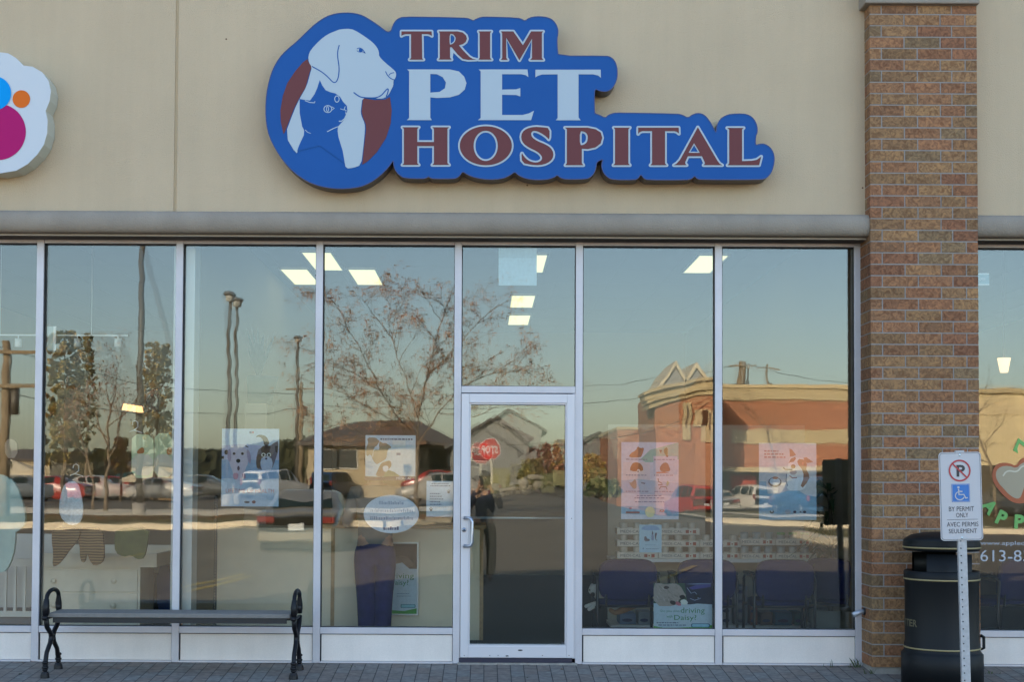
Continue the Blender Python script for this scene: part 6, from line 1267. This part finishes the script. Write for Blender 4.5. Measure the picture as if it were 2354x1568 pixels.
u = [upole(8, 38, 782, 'thick brown utility pole mirrored at the left edge', .17, 2), upole(690, 98, 884, 'sunlit utility pole with crossarm right of the puppy poster', .17), upole(1704, 110, 830, 'thick utility pole above the brick store roof', .4), upole(1764, 130, 840, 'thin utility pole above the brick store roof', .12)]
m = mb(mat('wire_black', (.02, .02, .02), .6))
Tw = thing('power_lines', 'thin sagging power lines crossing the mirrored sky', 'cable', (0, -100, 8))
for (a, b, da, db) in (((-100, 770), (700, 905), 60, 98), ((-100, 880), (700, 940), 60, 98), ((700, 905), (1704, 838), 98, 110), ((700, 930), (1704, 880), 98, 110), ((1704, 838), (2400, 890), 110, 100), ((1704, 880), (2400, 930), 110, 100), ((1330, 1000), (1660, 905), 70, 80), ((700, 960), (1340, 1010), 98, 70)):
    p, q = RP(*a, da), RP(*b, db); pts = []
    for i in range(13): t = i / 12; v = p.lerp(q, t); v.z -= 1.0 * 4 * t * (1 - t); pts.append(v)
    m = mb(mat('wire_black', (.02, .02, .02), .6)); m.tube(pts, .018, 4); m.build('wire', parent=Tw)
def lamp(px, d, ptop, label, r_=.09, head=.32):
    b = RP(px, 1105, d); zt = RP(px, ptop, d).z; zg_ = H(b.x, d); T = thing('street_lamp', label, 'street lamp', (b.x, -d, zg_), 'tall car park lamps')
    m = mb(M_steel, True); m.tube([(b.x, -d, zg_ - .1), (b.x, -d, zt - .3)], [r_ * 1.3, r_], 10); m.build('pole', parent=T)
    m = mb(M_steel, True); m.ball((b.x, -d, zt), head, 14, (1, 1, .5)); m.build('hood', parent=T)
    m = mb(mat('lamp_lens', (.5, .52, .5), .3), True); m.lathe([(head * .8, 0), (head * .72, -.3), (0, -.34)], (b.x, -d, zt - .05), 14); m.build('lens', parent=T)
    m = mb(mat('lamp_base', (.35, .33, .3), .9), True); m.lathe([(.28, 0), (.28, .6), (0, .6)], (b.x, -d, zg_ - .02), 14); m.build('base', parent=T)
lamp(523, 60, 678, 'tall lamp left of its doubled image above the puppy poster'); lamp(540, 62, 690, 'added lamp standing in for the doubled reflection of the lamp on its left', .075); lamp(681, 84, 776, 'shorter lamp right of the doubled lamp, near the utility pole'); lamp(321, 42, 470, 'very tall lamp post whose head is above the window top', .10)  # second lamp is added to give the first one's doubled reflection
lamp(1718, 100, 838, 'slim white lamp above the brick store roof', .08, .14)
# stop sign
d = 32; c = RP(1128.5, 1031, d); T = thing('stop_sign', 'red octagonal STOP sign on a pale post, mirrored in the door', 'road sign', (c.x, -d, H(c.x, d)))
Ro = .36; m = mb(mat('sign_border_white', (.66, .66, .66), .4)); oc_ = lambda r_: [(c.x + r_ * math.cos(rad(22.5 + 45 * i)), c.z + r_ * math.sin(rad(22.5 + 45 * i))) for i in range(8)]
def faceplus(m, loops, Y):         # faces the shop (+Y)
    o = len(m.f); m.fill(loops, Y)
    for i in range(o, len(m.f)): m.f[i] = m.f[i][::-1]
m.slab([oc_(Ro)], -d, -d + .004); m.use(mat('stop_red', (.52, .015, .02), .35)); faceplus(m, [oc_(Ro - .02)], -d + .006); m.build('plate', parent=T)
vs, fs = text2d('STOP', .03); a0, a1 = min(v[0] for v in vs), max(v[0] for v in vs); b0, b1 = min(v[1] for v in vs), max(v[1] for v in vs)
m = mb(mat('sign_border_white', (.66, .66, .66), .4)); m.add([(c.x - ((v[0] - a0) / (a1 - a0) - .5) * .52, -d + .008, c.z + ((v[1] - b0) / (b1 - b0) - .5) * .24) for v in vs], fs); m.build('lettering', parent=T)
m = mb(mat('post_pale', (.6, .56, .46), .5)); m.box(c.x - .03, c.x + .03, -d - .05, -d - .002, H(c.x, d) - .1, c.z + .2); m.build('post', parent=T)
# utility boxes, boulder
for px0, px1, d, tx in ((1127, 1172, 70, 'olive green utility box beside the stop sign post'), (1270, 1304, 73, 'olive green utility box at the right of the door')):
    x0, x1 = fx(px0, d), fx(px1, d); zg_ = H(x0, d) + .1; zt = fz(1078, d); T = thing('utility_box', tx, 'utility box', ((x0 + x1) / 2, -d, zg_), 'green utility boxes'); M_ub = mat('box_olive', (.22, .21, .10), .6)
    m = mb(M_ub); m.box(x0, x1, -d - .9, -d, zg_, zt - .05); m.box(x0 - .03, x1 + .03, -d - .93, -d + .03, zt - .049, zt); m.build('cabinet', parent=T); m = mb(M_ub); m.box(x0 + .05, (x0 + x1) / 2 - .01, -d + .001, -d + .02, zg_ + .1, zt - .1); m.box((x0 + x1) / 2 + .01, x1 - .05, -d + .001, -d + .02, zg_ + .1, zt - .1); m.build('door', parent=T)
d = 68; x0, x1 = fx(1200, d), fx(1247, d); T = thing('boulder', 'long pale boulder propped on small stones on the far verge', 'boulder', ((x0 + x1) / 2, -d, H(x0, d))); r = random.Random(2)
m = mb(mat('granite', (.30, .27, .22), .95, var=.2, vs=5), True); m.ball(((x0 + x1) / 2 + .1, -d, H(x0, d) + .72), (x1 - x0) / 2 * .9, 14, (1, .6, .34)); m.v = [(a + r.uniform(-.04, .04), b + r.uniform(-.04, .04), c_ + r.uniform(-.03, .03)) for a, b, c_ in m.v]; m.build('rock', parent=T); m = mb(mat('granite', (.30, .27, .22), .95), True); m.ball((x0 + .1, -d + .1, H(x0, d) + .35), .38, 10, (.7, .7, 1)); m.ball((x1 - .3, -d, H(x0, d) + .28), .3, 10); m.build('support_stone', parent=T)

# ---- market parasols and stalls
for px0, px1, py, d, tx in ((-60, 85, 1062, 74, 'cream market canopy over a stall at the far left'), (290, 425, 1074, 78, 'cream market canopy between the tall tree and the party wall')):
    x0, x1 = fx(px0, d), fx(px1, d); xm = (x0 + x1) / 2; zt = fz(py, d); ze = zt - .75; hwx = (x1 - x0) / 2; zg_ = H(xm, d); T = thing('market_canopy', tx, 'canopy', (xm, -d, zg_), 'cream market canopies')
    m = mb(mat('canvas_cream', (.62, .54, .40), .8)); m.add([(xm, -d, zt), (x0, -d + hwx * .5, ze), (x1, -d + hwx * .5, ze), (x1, -d - hwx * .5, ze), (x0, -d - hwx * .5, ze), (x0, -d + hwx * .5, ze - .25), (x1, -d + hwx * .5, ze - .25)], [(0, 1, 2), (0, 2, 3), (0, 3, 4), (0, 4, 1), (1, 5, 6, 2)]); m.build('canopy', parent=T)
    for sx, sy in ((x0 + .1, .45), (x1 - .1, .45), (x0 + .1, -.45), (x1 - .1, -.45)): m = mb(M_trimw, True); m.tube([(sx, -d + hwx * sy, zg_), (sx, -d + hwx * sy, ze)], .03, 6); m.build('leg', parent=T)
    T2 = thing('market_stall', ('produce stall under the far left canopy' if px0 < 0 else 'produce stall under the canopy by the party wall'), 'stall', (xm, -d, zg_)); m = mb(mat('stall_table', (.3, .2, .1), .8)); m.box(x0 + .4, x1 - .4, -d - .5, -d + .4, zg_ + .7, zg_ + .8); m.box(x0 + .5, x1 - .5, -d - .4, -d + .3, zg_, zg_ + .69); m.build('table', parent=T2); r = random.Random(int(d)); cols = [(.5, .2, .03), (.15, .25, .05), (.5, .35, .05), (.4, .03, .02)]
    for k in range(8):
        xk = x0 + .5 + (x1 - x0 - 1.2) * k / 8; m = mb(mat('produce_%d' % (k % 4), cols[k % 4], .7), True)
        for j in range(7): m.ball((xk + r.uniform(0, .5), -d + r.uniform(-.3, .3), zg_ + .9 + r.uniform(0, .15)), .11, 6)
        m.build('produce', parent=T2)['kind'] = 'stuff'

# ---- trees
M_bark = mat('bark_grey_brown', (.22, .17, .125), .95, var=.2, vs=6)
def leafmat(n, c, tr=.35):
    m = mat('leaf_' + n, c, .7, var=.3, vs=.9); return m
def branchy(name, label, base, h, seed, leafc, spread=1.0, nleaf=5000, lsz=.16, limbs=6, trunk_h=.22, r0=.11, depth=3, droop=.5, kind_leaf='arc', up=.75, grp=None):
    r = random.Random(seed); T = thing(name, label, 'tree', tuple(base), grp); B0 = Vector(base); mt = mb(M_bark, True); mc = mb(M_bark, True); tips = []
    def grow(p, d_, L_, rr_, lev, m):
        pts = [p]; rs = [rr_]; k = 4; dd = d_.copy()
        for i in range(k):
            dd = (dd + Vector((r.gauss(0, .16), r.gauss(0, .16), r.gauss(0.05, .10)))).normalized(); pts.append(pts[-1] + dd * L_ / k); rs.append(rr_ * (1 - .62 * (i + 1) / k))
        m.tube(pts, rs, 6 if lev < 2 else 3, caps=False)
        if lev >= depth: tips.extend(pts[1:]); return
        nb = (limbs if lev == 0 else 5)
        for i in range(nb):
            t = .3 + .7 * (i + r.random()) / nb if lev else .25 + .75 * (i + .5) / nb
            j = min(k - 1, int(t * k)); p1 = pts[j].lerp(pts[j + 1], t * k - j); a = r.uniform(0, 6.28); side = Vector((math.cos(a), math.sin(a) * .8, 0))
            nd = (dd * up * (.9 if lev else .75) + side * spread * r.uniform(.7, 1.1) * (.8 if lev else 1)).normalized(); grow(p1, nd, L_ * r.uniform(.5, .72) * (1.0 if lev else .85), rr_ * (.5 if lev else .55) * (1 - .35 * t), lev + 1, mc)
        if lev: tips.append(pts[-1])
    th = h * trunk_h; pts = [B0 - Vector((0, 0, .1)), B0 + Vector((.02, 0, th * .5)), B0 + Vector((-.02, 0, th))]; mt.tube(pts, [r0 * 1.25, r0, r0 * .9], 10)
    mt.build('trunk', parent=T)
    grow(B0 + Vector((-.02, 0, th)), Vector((.03, 0, 1)), h * .62, r0 * .85, 0, mc)
    mc.build('branches', parent=T)
    ml = mb(leafc[0]); 
    for i in range(nleaf):
        p = r.choice(tips) + Vector((r.gauss(0, lsz), r.gauss(0, lsz), r.gauss(0, lsz * .8))); ml.use(r.choice(leafc)); a = r.uniform(0, 6.28); dx = Vector((math.cos(a), math.sin(a), 0))
        if kind_leaf == 'arc':
            L_ = lsz * r.uniform(.6, 1.5); w_ = Vector((-dx.y, dx.x, .6)) * lsz * .11; p1 = p + dx * L_ * .45 + Vector((0, 0, L_ * .12)); p2 = p + dx * L_ * .75 - Vector((0, 0, L_ * droop)); ml.add([p - w_ * .6, p + w_ * .6, p1 + w_, p1 - w_, p2], [(0, 1, 2, 3), (3, 2, 4)])
        else:
            s_ = lsz * r.uniform(.5, 1.2); n1 = Vector((r.gauss(0, 1), r.gauss(0, 1), r.gauss(0, 1))).normalized(); n2 = n1.cross(Vector((0, 0, 1))).normalized(); ml.add([p - n1 * s_, p + n2 * s_ * .7, p + n1 * s_, p - n2 * s_ * .7], [(0, 1, 2, 3)])
    if nleaf: ml.build('crown', parent=T)
    return T
lo_ = [leafmat('rust', (.42, .20, .12)), leafmat('ochre', (.40, .24, .10)), leafmat('tan', (.45, .28, .18)), leafmat('brown', (.16, .08, .04))]
b = RG(962, 1200); b.z = H(b.x, -b.y) + .15; dT = -b.y
def locust():
    r = random.Random(6); T = thing('honey_locust', 'nearly bare honey locust with drooping rust coloured leaflets, mirrored left of the door', 'tree', tuple(b)); W_ = lambda px, py, dd=0: Vector(RP(px, py, dT + dd)); mt = mb(M_bark, True); mc = mb(M_bark, True); tips = []
    fork = W_(962, 1040); mt.tube([b - Vector((0, 0, .1)), W_(960, 1120), fork], [.07, .06, .05], 10); mt.build('trunk', parent=T)
    def twig(p, d_, L_, rr_, lev):
        pts = [p]; dd = d_.normalized(); k = 4
        for i in range(k): dd = (dd + Vector((r.gauss(0, .2), r.gauss(0, .2), r.gauss(.0, .15)))).normalized(); pts.append(pts[-1] + dd * L_ / k)
        mc.tube(pts, [rr_ * (1 - .7 * i / k) for i in range(k + 1)], 4 if lev else 5, caps=False)
        if lev >= 2: tips.extend(pts[2:]); return
        for i in range(4): j = r.randint(1, k); a = r.uniform(0, 6.28); twig(pts[j], dd * .9 + Vector((math.cos(a), math.sin(a) * .7, r.uniform(-.15, .5))) * .8, L_ * r.uniform(.45, .7), rr_ * .55, lev + 1)
        tips.append(pts[-1])
    limbs = [([(962, 1040), (965, 960), (985, 860), (1010, 760), (1050, 650)], .060), ([(962, 1040), (930, 980), (880, 900), (830, 800), (775, 700)], .05), ([(965, 960), (930, 860), (905, 780), (915, 700)], .045), ([(962, 1020), (1010, 950), (1060, 890), (1130, 860), (1190, 850)], .045), ([(985, 860), (1050, 800), (1100, 740), (1145, 700)], .04), ([(930, 980), (860, 940), (790, 900), (735, 885)], .04), ([(880, 900), (820, 860), (760, 830), (725, 800)], .032), ([(1010, 950), (1090, 955), (1150, 930), (1200, 900)], .03), ([(905, 780), (860, 720), (840, 690)], .03), ([(930, 960), (850, 1000), (780, 975), (740, 990)], .03)]
    for li, (pp, rr_) in enumerate(limbs):
        off = [r.uniform(-1.2, 1.2) * i / 3 for i in range(len(pp))]; off[0] = 0
        pts = [W_(x, y, o_) for (x, y), o_ in zip(pp, off)]; mc.tube(pts, [rr_ * .62 * (1 - .65 * i / (len(pts) - 1)) for i in range(len(pts))], 6, caps=False)
        for i in range(1, len(pts)):
            for q_ in range(3): p = pts[i - 1].lerp(pts[i], r.random()); a = r.uniform(0, 6.28); twig(p, (pts[i] - pts[i - 1]).normalized() + Vector((math.cos(a), math.sin(a), .25)) * .9, r.uniform(.7, 1.25), rr_ * .3, 0)
    mc.build('branches', parent=T); ml = mb(lo_[0])
    for i in range(3600):
        p = r.choice(tips) + Vector((r.gauss(0, .10), r.gauss(0, .10), r.gauss(0, .08))); ml.use(r.choice(lo_[:3])); a = r.uniform(0, 6.28); dx = Vector((math.cos(a), math.sin(a), 0)); L_ = r.uniform(.10, .28); w_ = Vector((-dx.y, dx.x, .8)) * .012
        p1 = p + dx * L_ * .45 + Vector((0, 0, .02)); p2 = p + dx * L_ * .7 - Vector((0, 0, L_ * .8)); ml.add([p - w_, p + w_, p1 + w_, p1 - w_, p2], [(0, 1, 2, 3), (3, 2, 4)])
    ml.build('crown', parent=T)
locust()
b = RG(1790, 1184); branchy('bare_tree', 'small bare tree in front of the brick store', b, RP(1790, 925, -b.y).z - b.z, 12, [lo_[3]], .8, 150, .15, 6, .3, .07, 3)
b = RG(2290, 1200); branchy('bare_tree', 'bare branching tree in front of the cream store', b, RP(2290, 880, -b.y).z - b.z, 33, [lo_[3]], .9, 100, .15, 7, .25, .07, 3)
b = RG(245, 1185); branchy('bare_tree', 'small bare tree on the grass island right of the olive tree', b, RP(245, 880, -b.y).z - b.z, 14, [lo_[3], lo_[0]], .6, 500, .16, 6, .25, .08, 3)
b = RG(215, 1180); branchy('bare_tree', 'thin reddish sapling beside the olive tree', b, RP(215, 930, -b.y).z - b.z, 17, [lo_[0]], .5, 500, .14, 5, .3, .06, 2)
gl_ = [leafmat('olive', (.36, .29, .09)), leafmat('gold', (.50, .34, .09)), leafmat('dark_green', (.17, .17, .07)), leafmat('drab', (.28, .24, .10))]
def leafy(name, label, px0, px1, ptop, pbot, d, cols, n, lsz, seed, taper=.5, grp=None):
    r = random.Random(seed); x0, x1 = fx(px0, d), fx(px1, d); xm = (x0 + x1) / 2; zt = fz(ptop, d); zb = fz(pbot, d); zg_ = H(xm, d); hw_ = (x1 - x0) / 2
    T = thing(name, label, 'tree' if 'tree' in name or 'poplar' in name else 'shrub', (xm, -d, zg_), grp)
    m = mb(M_bark, True); m.tube([(xm, -d, zg_ - .1), (xm + .1, -d, (zg_ + zt) / 2), (xm, -d, zt - (zt - zb) * .1)], [hw_ * .07 + .05, hw_ * .05 + .03, .02], 8)
    for k in range(10): a = r.uniform(0, 6.28); z0 = zb + (zt - zb) * r.uniform(.05, .8); m.tube([(xm, -d, z0), (xm + math.cos(a) * hw_ * .6, -d + math.sin(a) * hw_ * .6, z0 + (zt - zb) * .18)], [.06, .02], 5)
    m.build('trunk', parent=T); ml = mb(cols[0]); cl = []
    for k in range(240):
        t = r.random() ** .8; a = r.uniform(0, 6.28); w_ = hw_ * (1 - taper * t) * (.55 + .45 * math.sin(min(1, t * 3 + .25) * 1.57)); cl.append((Vector((xm + math.cos(a) * w_ * r.uniform(.2, .95), -d + math.sin(a) * w_ * .8, zb + (zt - zb) * t)), hw_ * r.uniform(.07, .2) * (1 - .4 * t), r.choice(cols)))
    for i in range(n):
        c_, s_, cm = r.choice(cl); v = Vector((r.gauss(0, 1), r.gauss(0, 1), r.gauss(0, 1.15))).normalized() * s_ * r.uniform(.5, 1.15); p = c_ + v; ml.use(cm if r.random() < .75 else r.choice(cols)); q_ = lsz * r.uniform(.5, 1.2); n1 = Vector((r.gauss(0, 1), r.gauss(0, 1), r.gauss(0, 1))).normalized(); n2 = n1.orthogonal().normalized(); ml.add([p - n1 * q_, p + n2 * q_ * .7, p + n1 * q_, p - n2 * q_ * .7], [(0, 1, 2, 3)])
    ml.build('crown', parent=T); return T
leafy('poplar', 'tall olive and gold poplar filling the left of the second window', 84, 212, 768, 1075, 66, gl_, 12000, .11, 3, .35)
leafy('poplar', 'slimmer grey-green poplar top just behind the olive poplar', 170, 230, 770, 1000, 84, [gl_[2], gl_[3], leafmat('grey_green', (.30, .30, .2))], 2200, .11, 4, .7)
leafy('poplar', 'yellowing tree rising beside the party wall', 300, 420, 790, 1050, 74, [gl_[3], gl_[1], leafmat('grey_green', (.30, .30, .2)), gl_[0]], 6000, .11, 6, .55)
for i, (a, b_, t_, bt, d, cs, tx) in enumerate(((1228, 1275, 1022, 1080, 74, [leafmat('crimson', (.24, .09, .07)), leafmat('plum', (.17, .10, .09))], 'crimson autumn shrub right of the grey house'), (1262, 1330, 1012, 1085, 80, [lo_[0], leafmat('crimson', (.24, .09, .07)), gl_[1]], 'orange and crimson shrub behind the right utility box'), (1180, 1262, 1060, 1112, 72, [gl_[2], gl_[0]], 'low dark green shrub behind the boulder'), (1330, 1400, 1045, 1110, 76, [lo_[1], gl_[1], gl_[0]], 'ochre hedge bush left of the six-animal poster'), (1340, 1440, 1105, 1135, 60, [gl_[2], leafmat('mid_green', (.05, .09, .02))], 'low clipped green bush on the far verge'), (255, 300, 1010, 1085, 70, [lo_[0], gl_[1]], 'rust coloured shrub behind the shirts'), (-60, 30, 1030, 1110, 60, [gl_[2], gl_[3]], 'dark green shrub behind the left utility pole'))):
    leafy('autumn_shrub', tx, a, b_, t_, bt, d, cs, 900, .16, 40 + i, .35)
# distant belts of trees that read as one mass
def belt(px0, px1, ptop, d, cols, n, seed, name='treeline'):
    r = random.Random(seed); m = mb(cols[0]); x0, x1 = fx(px0, d), fx(px1, d)
    for i in range(n):
        x = r.uniform(x0, x1); zt = fz(ptop, d) - .5 + 1.4 * math.sin(x * .31 + seed) * .5; z = H(x, d) + (zt - H(x, d)) * r.random() ** .7; p = Vector((x, -d - r.uniform(0, 8), z)); s_ = r.uniform(.35, .9); m.use(r.choice(cols)); n1 = Vector((r.gauss(0, 1), r.gauss(0, .4), r.gauss(0, 1))).normalized(); n2 = n1.orthogonal().normalized(); m.add([p - n1 * s_, p + n2 * s_, p + n1 * s_, p - n2 * s_], [(0, 1, 2, 3)])
    o = m.build(name); o['kind'] = 'stuff'; o['label'] = 'far belt of dark trees along the horizon'
dk = [leafmat('wood_dark', (.022, .026, .012)), leafmat('wood_olive', (.05, .05, .02))]
belt(400, 860, 1022, 135, dk, 5200, 1); belt(-200, 420, 1045, 140, dk, 3600, 2); belt(1200, 1500, 1050, 150, dk, 2000, 3)
# fallen leaves on the island
r = random.Random(77); m = mb(lo_[0])
for i in range(1400): px = r.uniform(100, 1040); q = RG(px, r.uniform(1197, 1208)); m.use(r.choice(lo_[:3])); s_ = r.uniform(.03, .08); z_ = H(q.x, -q.y) + .185 + r.uniform(0, .02); a = r.uniform(0, 3); m.add([(q.x - s_ * math.cos(a), q.y - s_ * math.sin(a), z_), (q.x + s_ * math.sin(a), q.y - s_ * math.cos(a), z_ + .02), (q.x + s_ * math.cos(a), q.y + s_ * math.sin(a), z_), (q.x - s_ * math.sin(a), q.y + s_ * math.cos(a), z_ + .02)], [(0, 1, 2, 3)])
o = m.build('fallen_leaves'); o['kind'] = 'stuff'; o['label'] = 'orange fallen leaves on the grass island'
for o in bpy.data.objects:
    if '_o' in o: del o['_o']
